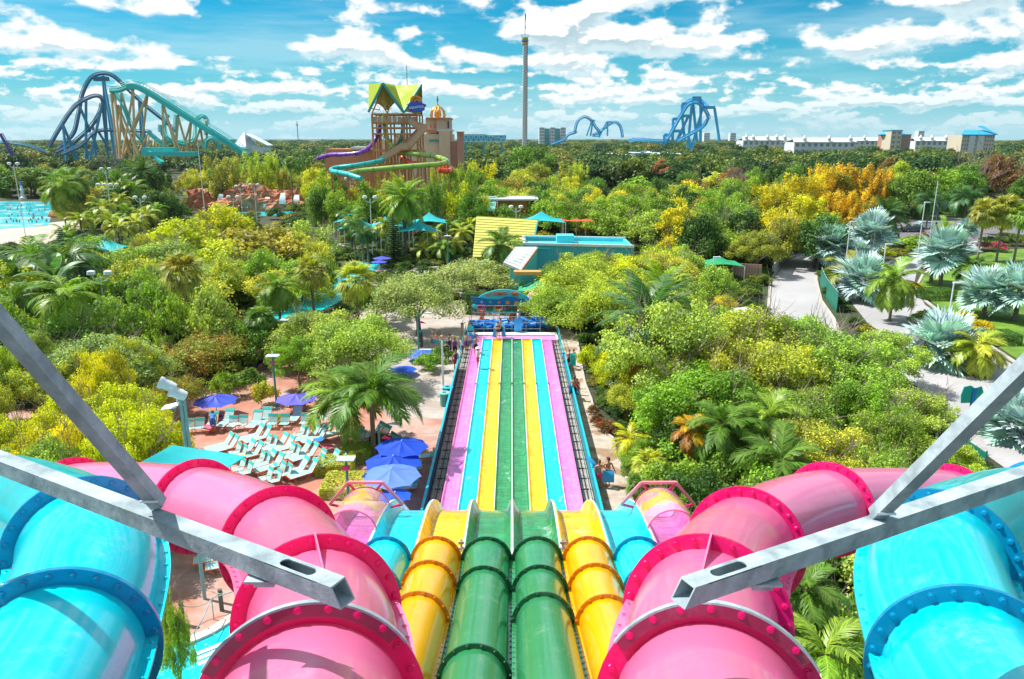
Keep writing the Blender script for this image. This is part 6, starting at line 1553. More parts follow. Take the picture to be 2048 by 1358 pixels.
for px, py, Y, w, l in ((1083, 422, 118, 7.2, 'turquoise peaked canopy beside the orange umbrellas'), (812, 436, 116, 7, 'turquoise tent canopy beside the tall date palm, front'), (838, 440, 112, 6, 'turquoise tent canopy right of the tall date palm'), (858, 424, 122, 6, 'turquoise sail canopy rising to the right'), (718, 436, 120, 6, 'turquoise tent on the lagoon beach'), (700, 425, 130, 5, 'far turquoise tent above the lagoon beach'), (207, 475, 98, 6, 'turquoise canopy in the left middle among the trees'), (690, 418, 136, 5, 'small turquoise tent behind the lagoon palms'), (770, 432, 122, 5, 'turquoise tent just left of the tall date palm')):
    p = P3(px, py, Y); z_ = max(2.6, p.z); canopy([(p.x-w/2, Y-w*.4), (p.x+w/2, Y-w*.4), (p.x+w/2, Y+w*.4), (p.x-w/2, Y+w*.4)], z_-1.5, z_, 'canopy', l, M_sail)
# green marquee tent on the right with posts
t = canopy(rect(1435, 566, 5.2, 4.6), 2.5, 3.5, 'marquee', 'green peaked marquee tent beside the service road', M('tent green', (.02, .38, .16), .6, var=.08, trans=.2), cat='tent')
# pale green gabled roof, orange wall
t = thing('green_gable_house', 'house with a pale green metal gable roof behind the yellow roof', 'house', (P3(970, 410, 140).x, 140, 0), 0, None, world=True)
a, b, c, d = P3(950, 396, 142), P3(993, 396, 142), P3(988, 424, 136), P3(950, 420, 136)
mb = MB(); mb.slab([a, b, c, d], (0, 0, .2)); mb.build('roof', M('pale green roof', (.20, .58, .42), .5, var=.05), t)
mb = MB(); mb.box(((a.x+b.x)/2, 141, 2.4), (b.x-a.x, 6, 4.8)); mb.build('wall', M_teal2, t)
mb = MB(); mb.bar(c, b, .2, .3); mb.build('barge_board', M_trimw, t)
t = thing('orange_pavilion', 'orange walled pavilion with a grey flat roof beside the pale green roof', 'building', (P3(1030, 410, 142).x, 142, 0), 0, None, world=True)
xa, xb = P3(990, 410, 142).x, P3(1055, 410, 142).x; zz1 = P3(0, 400, 142).z
mb = MB(); mb.box(((xa+xb)/2, 144, zz1/2), (xb-xa, 5, zz1)); mb.build('wall', M('orange stucco', (.62, .27, .03), .7, var=.12), t)
mb = MB(); mb.box(((xa+xb)/2-1, 144, zz1+.15), (xb-xa+6, 8, .3)); mb.build('roof', M('grey roof', (.45, .43, .45), .6), t)
mb = MB()
for f in (.12, .3): mb.box((xa+(xb-xa)*f, 141.4, 1.2), (1.2, .15, 2.4))
mb.build('doorway', M_dark, t)
# red rocks with falls
def rock_wall():
    t = thing('rock_waterfall', 'red artificial rock cliff with small waterfalls above the pool', 'rock formation', (P3(500, 415, 195).x, 195, 0), 0, None, world=True)
    M_rock = M('red rock', (.42, .13, .055), .85, var=.45, vs=.9, bump=1., bs=2.5, col2=(.55, .25, .14), c2s=.5)
    rr = random.Random(3)
    for i in range(46):
        f = i/45; px = 394+f*202; Y = 196+rr.uniform(-3, 5)
        top = 377+8*math.sin(f*9)+rr.uniform(-3, 6)+(6 if .2 < f < .35 else 0); low = rr.random() < .35
        if low: top += rr.uniform(8, 22); Y -= 3
        p = P3(px, top, Y); w = rr.uniform(1.6, 3.1); h_ = max(1., p.z); mb = MB(); vs = []; K = 7
        for j, (zf_, rf) in enumerate(((0, 1.1), (.35, 1.08), (.65, .95), (.86, .8), (1., .5))):
            for k in range(K):
                a = 2*math.pi*k/K+j*.3; q = rf*w*rr.uniform(.78, 1.18); vs.append((p.x+math.cos(a)*q*1.2, Y+math.sin(a)*q*.8, h_*zf_+rr.uniform(-.12, .12)*h_*(zf_ > 0)))
        fs = [(j*K+k, j*K+(k+1) % K, (j+1)*K+(k+1) % K, (j+1)*K+k) for j in range(4) for k in range(K)]+[tuple(4*K+k for k in range(K))]
        mb.add(vs, fs); mb.build('boulder', M_rock, t)
    mw = M('falling water', (.75, .82, .85), .3, var=.2, vs=3)
    for px, tp, bt in ((442, 388, 412), (490, 392, 416), (535, 394, 415), (566, 386, 408), (594, 390, 404)):
        mb = MB(); P0 = P3(px, tp, 191.6); P1 = P3(px-1, bt, 190.4); rows = [[P0.lerp(P1, k/8)+Vector((dx*(.8+.06*k), -.3*math.sin(k/8*3), 0)) for dx in (-.7, -.2, .3, .7)] for k in range(9)]; mb.sheet(rows); mb.build('waterfall', mw, t, True)
rock_wall()
# small tumbled rocks on the wave pool island
mr = bpy.data.materials['red rock']
t = thing('rock_outcrop', 'low red rock ledge under the round tree beside the wave pool', 'rocks', (P3(130, 440, 120).x, 120, 0), 0, None, world=True)
rr = random.Random(8)
for i in range(14):
    q = gnd(104+i*5.5, 438-abs(i-6)*.8); w = rr.uniform(.8, 1.5); mb = MB(); mb.lathe(q, [(w, 0), (w*.95, .5*w), (w*.6, .95*w)], 6); o = mb.build('rock', mr, t)
# ---------------- the lounger terrace ----------------
M_orf = M('orange frame', (.75, .12, .01), .4, var=.05); M_sling = M('pale aqua sling', (.42, .72, .71), .6, var=.06, trans=.15); M_slingd = M('teal sling head', (.02, .46, .44), .6, var=.06)
def make_lounger(back=52, flatl=False):
    t = thing('sun_lounger', 'x', 'sun lounger', (0, 0, 0)); w = .30; sl = 1.25; bl = .78; b = R(back); zs = .36
    hx, hz = sl+bl*math.cos(b), zs+bl*math.sin(b)
    mb = MB()
    for s in (-1, 1): mb.tube([(0, s*w, zs-.01), (sl, s*w, zs), (hx, s*w, hz)], .026, 6)
    mb.tube([(0, -w, zs-.01), (0, w, zs-.01)], .018, 6); mb.tube([(hx, -w, hz), (hx, w, hz)], .018, 6); mb.build('frame', M_orf, t, True)
    for x0, x1 in ((.15, .42), (1.15, .92)):
        for s in (-1, 1): mb = MB(); mb.tube([(x0, s*w, zs), (x1, s*w, .0)], .022, 5); mb.build('leg', M_orf, t)
    mb = MB(); mb.tube([(.42, -w, .02), (.42, w, .02)], .014, 5); mb.tube([(.92, -w, .02), (.92, w, .02)], .014, 5); mb.build('stretcher', M_orf, t)
    mb = MB(); n = 22
    for i in range(n): mb.box((.03+sl*(i+.5)/n, 0, zs+.012), (sl/n*.86, w*2, .012))
    tag(mb.build('seat_straps', M_sling, t), kind='stuff')
    mb = MB(); n = 13; Mx = Matrix.Rotation(-b, 3, 'Y')
    for i in range(n): f = bl*(i+.5)/n; mb.box((sl+f*math.cos(b), 0, zs+f*math.sin(b)+.012), (bl/n*.86, w*2, .012), Mx)
    tag(mb.build('back_straps', M_sling, t), kind='stuff')
    mb = MB(); f = bl*.86; mb.box((sl+f*math.cos(b)-.012, 0, zs+f*math.sin(b)+.024), (bl*.24, w*2+.03, .02), Mx); mb.build('head_panel', M_slingd, t)
    return t
def make_chair():
    t = thing('deck_chair', 'x', 'chair', (0, 0, 0)); w = .29; zs = .36; b = R(66); bl = .55; sl = .5
    mb = MB()
    for s in (-1, 1): mb.tube([(0, s*w, zs), (sl, s*w, zs-.04), (sl+bl*math.cos(b), s*w, zs+bl*math.sin(b))], .016, 6); mb.tube([(.02, s*w, 0), (.03, s*w, zs+.2), (.5, s*w, zs+.2)], .015, 5)
    mb.tube([(sl+bl*math.cos(b), -w, zs+bl*math.sin(b)), (sl+bl*math.cos(b), w, zs+bl*math.sin(b))], .016, 6); mb.build('frame', M_orf, t, True)
    for s in (-1, 1): mb = MB(); mb.tube([(.35, s*w, zs), (.62, s*w, 0)], .015, 5); mb.build('leg', M_orf, t)
    mb = MB()
    for i in range(8): mb.box((.03+sl*(i+.5)/8, 0, zs+.01-.04*i/8), (sl/8*.86, w*2, .012))
    tag(mb.build('seat_straps', M_sling, t), kind='stuff')
    mb = MB(); Mx = Matrix.Rotation(-b, 3, 'Y')
    for i in range(9): f = bl*(i+.5)/9; mb.box((sl+f*math.cos(b), 0, zs+f*math.sin(b)), (bl/9*.86, w*2, .012), Mx)
    tag(mb.build('back_straps', M_sling, t), kind='stuff')
    mb = MB(); f = bl*.85; mb.box((sl+f*math.cos(b)-.012, 0, zs+f*math.sin(b)+.012), (bl*.26, w*2+.02, .02), Mx); mb.build('head_panel', M_slingd, t)
    return t
LGP = make_lounger(); CHP = make_chair(); LGF = make_lounger(8)
usedp = set()
def place(proto, px, py, rz, label, group, dz=.02):
    p = gnd(px, py, .0); loc = (p.x, p.y, dz)
    if proto.name not in usedp: usedp.add(proto.name); proto.location = loc; proto.rotation_euler = (0, 0, rz); proto['label'] = label; proto['group'] = group; return proto
    return dup(proto, loc, rz, label, group)
Z = lambda x, y: (440+x/4.876, 800+y/4.876)
RZL = R(40)     # backs point away from the camera to the right
heads = [(440, 230), (510, 250), (675, 320), (730, 345), (980, 235), (1050, 250), (360, 385), (430, 405), (890, 390), (965, 415), (560, 485), (635, 515), (870, 545), (960, 570), (1600, 215), (1665, 250), (1165, 480), (140, 315), (190, 340), (1150, 165), (1230, 200)]
rows_ = ['top', 'second', 'third', 'lowest']
for i, (zx, zy) in enumerate(heads):
    x, y = Z(zx, zy); d = depth(gnd(x, y+14)); hpx = 1.0*F/d*.95
    # base of the foot end: head minus the lounger's length along its direction
    hd = gnd(x, y+hpx)
    ft = hd-Vector((math.cos(RZL), math.sin(RZL), 0))*1.73
    loc = (ft.x, ft.y, .022); lab = 'aqua strap lounger, %s of a pair, %s' % ('left' if i % 2 == 0 else 'right', ['behind the rest near the lamp post', 'behind the rest near the lamp post', 'middle of the terrace', 'middle of the terrace', 'left of the queen palm', 'left of the queen palm', 'above the turquoise sail', 'above the turquoise sail', 'beside the palm trunk', 'beside the palm trunk', 'low in the middle of the group', 'low in the middle of the group', 'closest to the clipped hedge', 'closest to the clipped hedge', 'right of the palm trunks', 'right of the palm trunks', 'between hedge and left palm trunk', 'leftmost beside the orange armrest chairs', 'leftmost beside the orange armrest chairs', 'under the palm fronds, hardly seen', 'under the palm fronds, hardly seen'][i])
    if i == 0: LGP.location = loc; LGP.rotation_euler = (0, 0, RZL); LGP['label'] = lab; LGP['group'] = 'loungers on the terrace'; usedp.add(LGP.name)
    else: dup(LGP, loc, RZL+R(rw.uniform(-3, 3)), lab, 'loungers on the terrace')
chairs = [(505, 345), (560, 360), (825, 260), (870, 275), (730, 430), (780, 450), (1030, 490), (1015, 540), (210, 430), (265, 450), (440, 510), (490, 530), (640, 615), (700, 630), (1395, 270), (1410, 310), (1700, 330), (1750, 360), (250, 585), (320, 615), (515, 670), (600, 690)]
near_ = ['behind the middle lounger pair', 'left of the queen palm', 'in the middle of the terrace', 'next to the palm trunk', 'above the turquoise sail corner', 'left of the lowest loungers', 'near the clipped hedge', 'right of the palm trunks', 'beside the dark blue umbrella', 'at the lower left by the pink tube', 'peeking over the pink tube flange']
for i, (zx, zy) in enumerate(chairs):
    x, y = Z(zx, zy); d = depth(gnd(x, y)); p = gnd(x, y+.82*F/d*.92)-Vector((math.cos(RZL), math.sin(RZL), 0))*.7
    lab = 'small aqua strap deck chair, %s of two, %s' % ('left' if i % 2 == 0 else 'right', near_[i//2])
    if i == 0: CHP.location = (p.x, p.y, .022); CHP.rotation_euler = (0, 0, RZL); CHP['label'] = lab; CHP['group'] = 'deck chairs on the terrace'
    else: dup(CHP, (p.x, p.y, .022), RZL+R(rw.uniform(-4, 4)), lab, 'deck chairs on the terrace')
# back row faces the camera
back = [(375, 868, 0), (396, 866, 0), (415, 868, 1), (440, 862, 1), (463, 862, 0), (481, 860, 0), (500, 864, 1), (521, 858, 1), (543, 858, 0), (568, 858, 0), (585, 850, 1), (608, 856, 0), (628, 852, 0), (645, 848, 0)]
for i, (px, py, kind) in enumerate(back):
    src = LGP if kind else CHP; p = gnd(px, py+2)
    dup(src, (p.x, p.y-.1, .022), R(88)+R(rw.uniform(-6, 6)), '%s facing the pool in the back row, number %s from the left' % ('tall aqua lounger' if kind else 'aqua deck chair', ['one', 'two', 'three', 'four', 'five', 'six', 'seven', 'eight', 'nine', 'ten', 'eleven', 'twelve', 'thirteen', 'fourteen'][i]), 'back row of the terrace')
LGF.name = 'flat_lounger'
for i, (px, py) in enumerate([(812, 916), (822, 940), (822, 950), (815, 976), (812, 986), (846, 925)]):
    lab = 'flat teal lounger under the blue umbrellas, %s from the top' % ['first', 'third', 'fourth', 'fifth', 'lowest', 'second'][i]
    p = gnd(px, py); loc = (p.x-1.4, p.y, .022)
    if i == 0: LGF.location = loc; LGF['label'] = lab; LGF['group'] = 'loungers under the blue umbrellas'
    else: dup(LGF, loc, R(rw.uniform(-4, 4)), lab, 'loungers under the blue umbrellas')
for i, (px, py) in enumerate([(405, 1138), (430, 1150)]):
    p = gnd(px, py); dup(LGP, (p.x-.4, p.y, .022), R(20), 'aqua lounger seen below the pink tube near the rope posts, %s one' % ('left' if i == 0 else 'right'), 'loungers below the tubes')
p = gnd(828, 722); dup(CHP, (p.x, p.y, .03), R(100), 'teal chair under the striped blue umbrella, left one', 'chairs by the round bed'); p = gnd(850, 735); dup(CHP, (p.x, p.y, .03), R(120), 'teal chair by the round bed kerb, right one', 'chairs by the round bed')
# umbrellas
def umbrella(px, py, D, w, col, label, h=None, ns=8, tilt=0.):
    p = atY(px, py, D); r = w*1.12/2*depth(p)/F; m = M('umbrella '+label[:20], col, .65, var=.12, vs=1., trans=.35, tcol=col, bump=.15, bs=5)
    t = thing('umbrella', label, 'umbrella', (p.x, D, 0)); z = p.z; N = ns
    a0 = rw.uniform(0, 1); rim = [Vector((r*math.cos(a0+2*math.pi*k/N), r*math.sin(a0+2*math.pi*k/N), z-.42*r*.62)) for k in range(N)]; top = Vector((0, 0, z))
    for k in range(N):
        a, b = rim[k], rim[(k+1) % N]; rows = []
        for j in range(6):
            f = j/5; row = []
            for q in range(5):
                e = a.lerp(b, q/4); e = e*(1-.015*math.sin(math.pi*q/4)) + Vector((0, 0, .04*math.sin(math.pi*q/4))); e.z = a.z+.04*math.sin(math.pi*q/4)
                pt = top.lerp(e, f); pt.z -= .10*math.sin(math.pi*f)*math.sin(math.pi*q/4)*r*.5; row.append(pt)
            rows.append(row)
        mb = MB(); mb.sheet(rows); mb.build('canopy_panel', m, t, True)
    mb = MB()
    for a in rim: mb.bar(top-Vector((0, 0, .05)), a-Vector((0, 0, .03)), .02)
    mb.build('ribs', M_trimw, t)
    mb = MB(); mb.tube([(0, 0, 0), (0, 0, z+.06)], .028, 8); mb.build('pole', M_trimw, t)
    mb = MB(); mb.lathe((0, 0, 0), [(.3, 0), (.3, .06), (.06, .12)], 12); mb.build('base', M_dark, t)
    return t
BL = (.008, .08, .66); BL2 = (.015, .12, .74); LV = (.15, .30, .80); PV = (.16, .14, .75)
umbrella(430, 792, 47, 78, (.06, .11, .72), 'blue umbrella over the back row with people beneath it'); umbrella(592, 788, 47.5, 74, PV, 'purple and blue umbrella behind the queen palm')
umbrella(845, 700, 60, 66, (.08, .20, .72), 'blue umbrella mottled with shade beside the round bed'); umbrella(806, 733, 56, 50, BL2, 'small blue umbrella half hidden by palm fronds')
umbrella(803, 882, 37.0, 96, BL, 'dark blue umbrella at the upper end of the row beside the slide'); umbrella(786, 912, 35.5, 104, BL, 'dark blue umbrella second in the row beside the slide'); umbrella(782, 938, 33.6, 108, LV, 'lavender blue umbrella in the row beside the slide'); umbrella(790, 985, 32.0, 60, BL2, 'bright blue umbrella lowest in the row, behind the guard rail')
umbrella(764, 512, 103, 34, (.10, .12, .65), 'violet blue umbrella near the lagoon beach'); umbrella(758, 520, 101, 30, (.10, .12, .65), 'violet blue umbrella in front of the other near the lagoon beach')
for px, l in ((1124, 'leftmost orange umbrella beside the turquoise canopy'), (1153, 'middle orange umbrella beside the turquoise canopy'), (1172, 'rightmost orange umbrella beside the turquoise canopy')):
    umbrella(px, 437, 118, 30, (.75, .14, .02), l)
# turquoise shade sail at the lower left
t = thing('shade_sail', 'turquoise shade sail with a raised peak behind the left pink tube', 'shade sail', tuple(gnd(370, 1000)), 0, None, world=True)
c_ = [at(225, 955, 24), at(345, 890, 27), at(492, 912, 27), at(330, 1010, 22)]
rows = [[c_[0].lerp(c_[1], i/8).lerp(c_[3].lerp(c_[2], i/8), j/8)-Vector((0, 0, .5*math.sin(math.pi*i/8)*math.sin(math.pi*j/8)))+Vector((0, 0, 0.)) for j in range(9)] for i in range(9)]
mb = MB(); mb.sheet(rows); mb.sheet([[p-Vector((0, 0, .03)) for p in r] for r in rows]); mb.build('fabric', M_sail, t, True)
for q in c_[0:1]: mb = MB(); mb.tube([(q.x, q.y, 0), (q.x, q.y, q.z+.1)], .06, 8); mb.build('pole', M_tealrail, t, True)
t = canopy([tuple(at(40, 905, 24).xy), tuple(at(150, 905, 26).xy), tuple(at(165, 870, 30).xy), tuple(at(40, 870, 30).xy)], 4.6, 5.6, 'shade_sail', 'turquoise shade sail glimpsed through the trees at the far left', M_sail, cat='shade sail')
# ---------------- lamp posts ----------------
M_lpole = M('teal lamp pole', (.06, .25, .25), .45, var=.1); M_lhead = M('pale lamp head', (.66, .74, .76), .4, var=.06); M_mag = M('magenta box', (.75, .02, .20), .45)
def lamp(px, top, D, kind, label, group=None):
    p = atY(px, top, D); z = p.z; t = thing('lamp_post', label, 'lamp post', (p.x, D, 0), 0, group); pm = M_lpole if kind in ('disc', 'banner') else M_lhead
    mb = MB(); mb.tube([(0, 0, 0), (0, 0, z)], [.085, .06], 8); mb.build('pole', pm, t, True)
    mb = MB(); mb.lathe((0, 0, 0), [(.18, 0), (.18, .12), (.1, .2)], 10); mb.build('base', pm, t)
    if kind == 'disc':
        mb = MB(); mb.box((0, 0, z+.02), (.85, .55, .06)); mb.build('reflector', M_lhead, t)
        mb = MB(); mb.box((0, -.1, z-.42), (.34, .3, .14)); mb.build('uplight', M_mag, t)
        mb = MB(); mb.tube([(0, 0, z), (0, 0, z+.3)], .04, 6); mb.build('finial', M_lhead, t)
    elif kind == 'road':
        mb = MB(); mb.box((.35, 0, z+.03), (.8, .32, .12)); mb.build('lamp_head', M_lhead, t)
        mb = MB(); mb.box((.38, 0, z-.05), (.5, .22, .05)); mb.build('lens', M_trimw, t)
    elif kind == 'banner':
        mb = MB(); mb.tube([(0, 0, z-.2), (.35, 0, z+.05), (.9, 0, z+.1)], .035, 6); mb.build('arm', pm, t, True)
        mb = MB(); mb.box((.95, 0, z+.08), (.5, .22, .08)); mb.build('lamp_head', M_lhead, t)
        mb = MB(); mb.slab([(.08, 0, z-.8), (.75, 0, z-.86), (.3, 0, z-.6)], (0, .03, 0)); mb.build('pennant', M_mag, t)
    elif kind in ('twin', 'quad'):
        n = 2 if kind == 'twin' else 4; xs_ = (-.75, .75) if n == 2 else (-1.6, -.55, .55, 1.6)
        mb = MB(); mb.tube([(xs_[0], 0, z+.1), (xs_[0]*.8, 0, z-.35), (0, 0, z-.55), (xs_[-1]*.8, 0, z-.35), (xs_[-1], 0, z+.1)], .05, 6); mb.build('arm', M_lhead, t, True)
        for x in xs_: mb = MB(); mb.lathe((x, 0, z+.05), [(.22, 0), (.36, .1), (.34, .38), (.1, .46)], 12); mb.build('floodlight', M_lhead, t, True)
    return t
lamp(545, 712, 49, 'disc', 'slim lamp post with a white disc behind the lounger pairs'); lamp(692, 918, 33.8, 'disc', 'lamp post with a square white top and pink light box beside the hedge')
lamp(835, 628, 63, 'banner', 'tall teal lamp post with a red pennant left of the sign'); lamp(757, 850, 38.5, 'banner', 'dark thin lamp post standing between the queen palm trunks')
lamp(572, 640, 58, 'disc', 'lamp post beside the walkway left of the light green tree'); lamp(884, 682, 52.8, 'pole', 'plain grey green pole beside the two litter bins')
lamp(895, 472, 100, 'disc', 'lamp post with a red box left of the yellow roof'); lamp(200, 552, 66, 'twin', 'twin lamp behind the dark round tree'); lamp(1032, 417, 116, 'twin', 'twin white lamp between the roofs above the yellow house'); lamp(740, 398, 112, 'twin', 'tall twin lamp on the lagoon beach left of the norfolk pine')
lamp(700, 360, 150, 'twin', 'white lamp pole beside the turquoise tube slide'); lamp(862, 360, 150, 'twin', 'white lamp pole right of the tall date palm'); lamp(889, 375, 140, 'twin', 'shorter white lamp pole right of the tall date palm'); lamp(211, 340, 150, 'twin', 'rear floodlight pole near the foxtail palms'); lamp(215, 372, 132, 'quad', 'four headed floodlight pole near the foxtail palms'); lamp(280, 398, 120, 'twin', 'twin floodlight pole right of the foxtail palms')
lamp(27, 330, 140, 'twin', 'tall floodlight pole behind the wave pool'); lamp(466, 397, 128, 'twin', 'twin lamp in front of the red rocks'); lamp(480, 375, 155, 'twin', 'small lamp on top of the red rocks, left'); lamp(508, 372, 155, 'twin', 'small lamp on top of the red rocks, right')
lamp(395, 285, 120, 'pole', 'very tall plain white pole in front of the red rocks'); lamp(995, 400, 138, 'pole', 'white pole at the corner of the pale green roof'); lamp(1428, 515, 84, 'road', 'white lamp standing in front of the green marquee')
for px, tp, D, l in ((1756, 416, 108, 'road lamp behind the tall silver palm'), (1701, 444, 98, 'road lamp left of the tall silver palm'), (1772, 489, 88, 'road lamp on the verge beside the main road bend'), (1850, 405, 112, 'road lamp in front of the parked cars'), (1908, 566, 68, 'road lamp on the lawn edge beside the yellow flowers')):
    lamp(px, tp, D, 'road', 'white '+l)
lamp(1180, 360, 170, 'pole', 'thin white pole in the wooded belt'); lamp(1876, 362, 128, 'pole', 'thin brown pole left of the sign gantry')
# floodlight pole near the camera with two big lamps
p = atY(360, 790, 26.5); t = thing('floodlight_pole', 'teal floodlight pole with two big grey lamps and a white reflector', 'floodlight', (p.x, 26.5, 0)); z = p.z
mb = MB(); mb.tube([(0, 0, 0), (0, 0, z-.05)], .075, 10); mb.tube([(.14, 0, 3), (.14, 0, z-.1)], .05, 8); mb.build('pole', M('pale teal pole', (.22, .38, .38), .45), t, True)
mb = MB(); mb.tube([(-.12, 0, z-.35), (-.14, 0, z), (.1, 0, z+.1), (.16, 0, z-.3), (0, 0, z-.45)], .03, 6); mb.build('bracket', M_lhead, t, True)
for dx, dz in ((-.38, .42), (-.02, .10)):
    mb = MB(); Q = Matrix.Rotation(R(-62), 3, 'Y') @ Matrix.Rotation(R(8), 3, 'X'); mb.lathe((dx, -.1, z+dz), [(.09, -.32), (.17, -.3), (.2, -.1), (.19, .14), (.23, .2), (.23, .3), (.02, .31)], 16, Q); mb.build('floodlight', M_lhead, t, True)
mb = MB(); mb.slab([(-.65, -.3, z-.5), (-.1, -.3, z-.42), (-.05, .3, z-.36), (-.7, .2, z-.5)], (0, 0, .03)); mb.build('reflector', M_lhead, t)
# ---------------- litter bins ----------------
def bin_(px, py, c, cl, label, r=.36, h=1.0):
    p = gnd(px, py); t = thing('litter_bin', label, 'litter bin', (p.x, p.y, .03)); mb = MB(); mb.lathe((0, 0, 0), [(r*.86, 0), (r*.9, .08), (r, h*.9)], 18); mb.build('body', M('bin '+label[:14], c, .5, var=.15), t, True)
    mb = MB(); mb.lathe((0, 0, h*.88), [(r*1.08, 0), (r*1.1, .08), (r*.9, .12), (r*.45, .10), (r*.4, -.02)], 18); mb.build('lid', M('bin lid '+label[:14], cl, .45), t, True)
bin_(890, 812, (.07, .30, .28), (.18, .50, .46), 'grey green litter bin beside the slide wall'); bin_(896, 800, (.22, .05, .12), (.02, .42, .55), 'maroon litter bin with a blue lid behind the green one')
# ---------------- the timer sign ----------------
Ysg = 74.5
Sg = lambda px, py: Fp(px, py, Ysg)
t = thing('timer_sign', 'turquoise and blue surfboard shaped race timer sign on two orange wavy posts', 'sign', (Sg(1008, 620).x, Ysg, 0), 0, None, world=True)
M_sgc = M('sign turquoise', (.06, .72, .80), .4, var=.05); M_sgb = M('sign blue', (.01, .20, .50), .4, var=.05); M_sgo = M('sign orange', (.85, .14, .005), .4, var=.05); M_blk = M('sign black', (.02, .015, .03), .4)
z8 = lambda x, y: (900+x/7.877, 560+y/7.877)
def plate(pts, y0, th, m, name='panel'):
    mb = MB(); P = [Sg(*z8(*q)) for q in pts]; P = [Vector((p.x, y0, p.z)) for p in P]; mb.slab(P, (0, th, 0)); return mb.build(name, m, t)
up = [(430+ (1250-430)*k/20, 290-140*math.sin(math.pi*(k/20))**.75) for k in range(21)]
plate(up+[(1260, 300), (430, 300)], Ysg+.10, .14, M_sgc, 'upper_board')
mid = [(320, 265), (480, 275), (640, 305), (760, 310), (880, 262), (1000, 270), (1100, 300), (1250, 300), (1400, 265), (1390, 330), (1330, 420), (1150, 490), (900, 510), (600, 470), (400, 400)]
plate(mid, Ysg-.02, .12, M_sgb, 'wave_board')
lowb = [(345, 420)]+[(345+(1400-345)*k/16, 420+110*math.sin(math.pi*k/16)) for k in range(1, 16)]+[(1400, 425)]+[(1400-(1400-345)*k/12, 405+60*math.sin(math.pi*k/12)) for k in range(1, 12)]
plate(lowb, Ysg-.12, .12, M_sgc, 'lower_board')
plate([(350, 380), (420, 380), (420, 450), (360, 440)], Ysg-.14, .1, M_sgc, 'end_fin')
def posn(x, y, dy): q = Sg(*z8(x, y)); return Vector((q.x, Ysg+dy, q.z))-Vector(ORG[t.name])
def tline(s_, x0, y0, size, rot): text(s_, size, t, posn(x0, y0, -.02), (R(90), R(rot), 0), M_sgo, .05, sx=.58)
tline('THE', 600, 236, .42, -6); tline('TAUMATA', 782, 216, .56, -1); tline('TIMER', 1020, 228, .52, 4)
cols = [(.85, .22, .55), (.02, .25, .20), (.95, .45, .02), (.02, .25, .12), (.02, .25, .10), (.95, .45, .02)]
for i, c in enumerate(cols):
    x0 = 430+i*137; y0 = 385+i*4; w_ = 125 if i != 1 else 115
    plate([(x0, y0), (x0+w_, y0), (x0+w_, y0+76), (x0+w_*.85, y0+88), (x0+w_*.15, y0+88), (x0, y0+76)], Ysg-.2, .08, M('sign frame %d' % i, c, .4, var=.03), 'timer_frame')
    plate([(x0+16, y0+14), (x0+w_-16, y0+14), (x0+w_-16, y0+50), (x0+16, y0+50)], Ysg-.24, .05, M_blk, 'timer_display')
    text('88.88', .26, t, posn(x0+w_/2, y0+32, -.26), (R(90), 0, 0), M('led red', (.7, .06, .03), .4, var=0) if i == 0 else bpy.data.materials['led red'], .01, 'digits')
# little sea creature badges over the timers
bc = [(.35, .6, .9), (.1, .6, .3), (.85, .25, .35), (.9, .3, .05), (.9, .4, .1), (.1, .55, .75)]
for i, c in enumerate(bc):
    x0 = 500+i*137; y0 = 345+i*4; m = M('badge %d' % i, c, .4, var=.05)
    if i in (0, 1, 2): pts = [(x0+30*math.cos(a)*(1 if k % 2 else .45), y0+32*math.sin(a)*(1 if k % 2 else .45)) for k, a in enumerate([2*math.pi*j/10 for j in range(10)])]
    else: pts = [(x0+38*math.cos(a)-(12 if abs(math.cos(a)) > .95 and math.cos(a) > 0 else 0), y0+28*math.sin(a)*(1 if math.cos(a) < .7 else .6)) for a in [2*math.pi*j/14 for j in range(14)]]
    plate(pts, Ysg-.1, .06, m, 'creature_badge')
for x0 in (508, 972):
    pts = []
    for k in range(9): pts.append((x0-34+14*math.sin(k*1.05), 488+k*29))
    for k in range(8, -1, -1): pts.append((x0+34+14*math.sin(k*1.05), 488+k*29))
    plate(pts, Ysg, .45, M_sgo, 'wavy_post')
for x0 in (508, 972):
    q = Sg(*z8(x0, 720)); mb = MB(); mb.bar((q.x, Ysg+.2, 0), (q.x, Ysg+.2, q.z+.2), .4); mb.build('post_foot', M_sgo, t)
# ---------------- mat rack and mats ----------------
M_mat = M('blue foam mat', (.01, .20, .62), .4, var=.15, vs=3); M_matl = M('light blue mat', (.02, .38, .80), .4, var=.1)
railing('rack_railing', 'grey steel railing across the mat store behind the landing deck', [(Fp(x, 690, 67.9).x, 67.9, .3) for x in (940, 968, 996, 1024, 1052, 1080)], 1.6, M_galv, 4, group=None)
railing('rack_railing', 'grey steel railing behind the pile of blue mats', [(Fp(x, 690, 70.9).x, 70.9, .3) for x in (944, 966, 988, 1010, 1035, 1060, 1085)], 2.0, M_galv, 3)
def rolled_mat(L_=1.1, r=.22):
    mb = MB(); N = 40; rows = []
    for k in range(N): a = k/N*5*math.pi; q = r*(.35+.65*k/N); rows.append([Vector((x, q*math.cos(a), q*math.sin(a))) for x in (-L_/2, L_/2)])
    mb.sheet(rows); mb.sheet([[p*1.0+Vector((0, p.y*.06, p.z*.06)) for p in r_] for r_ in rows]); return mb.mesh('mat_roll', M_mat, True)
RM = rolled_mat()
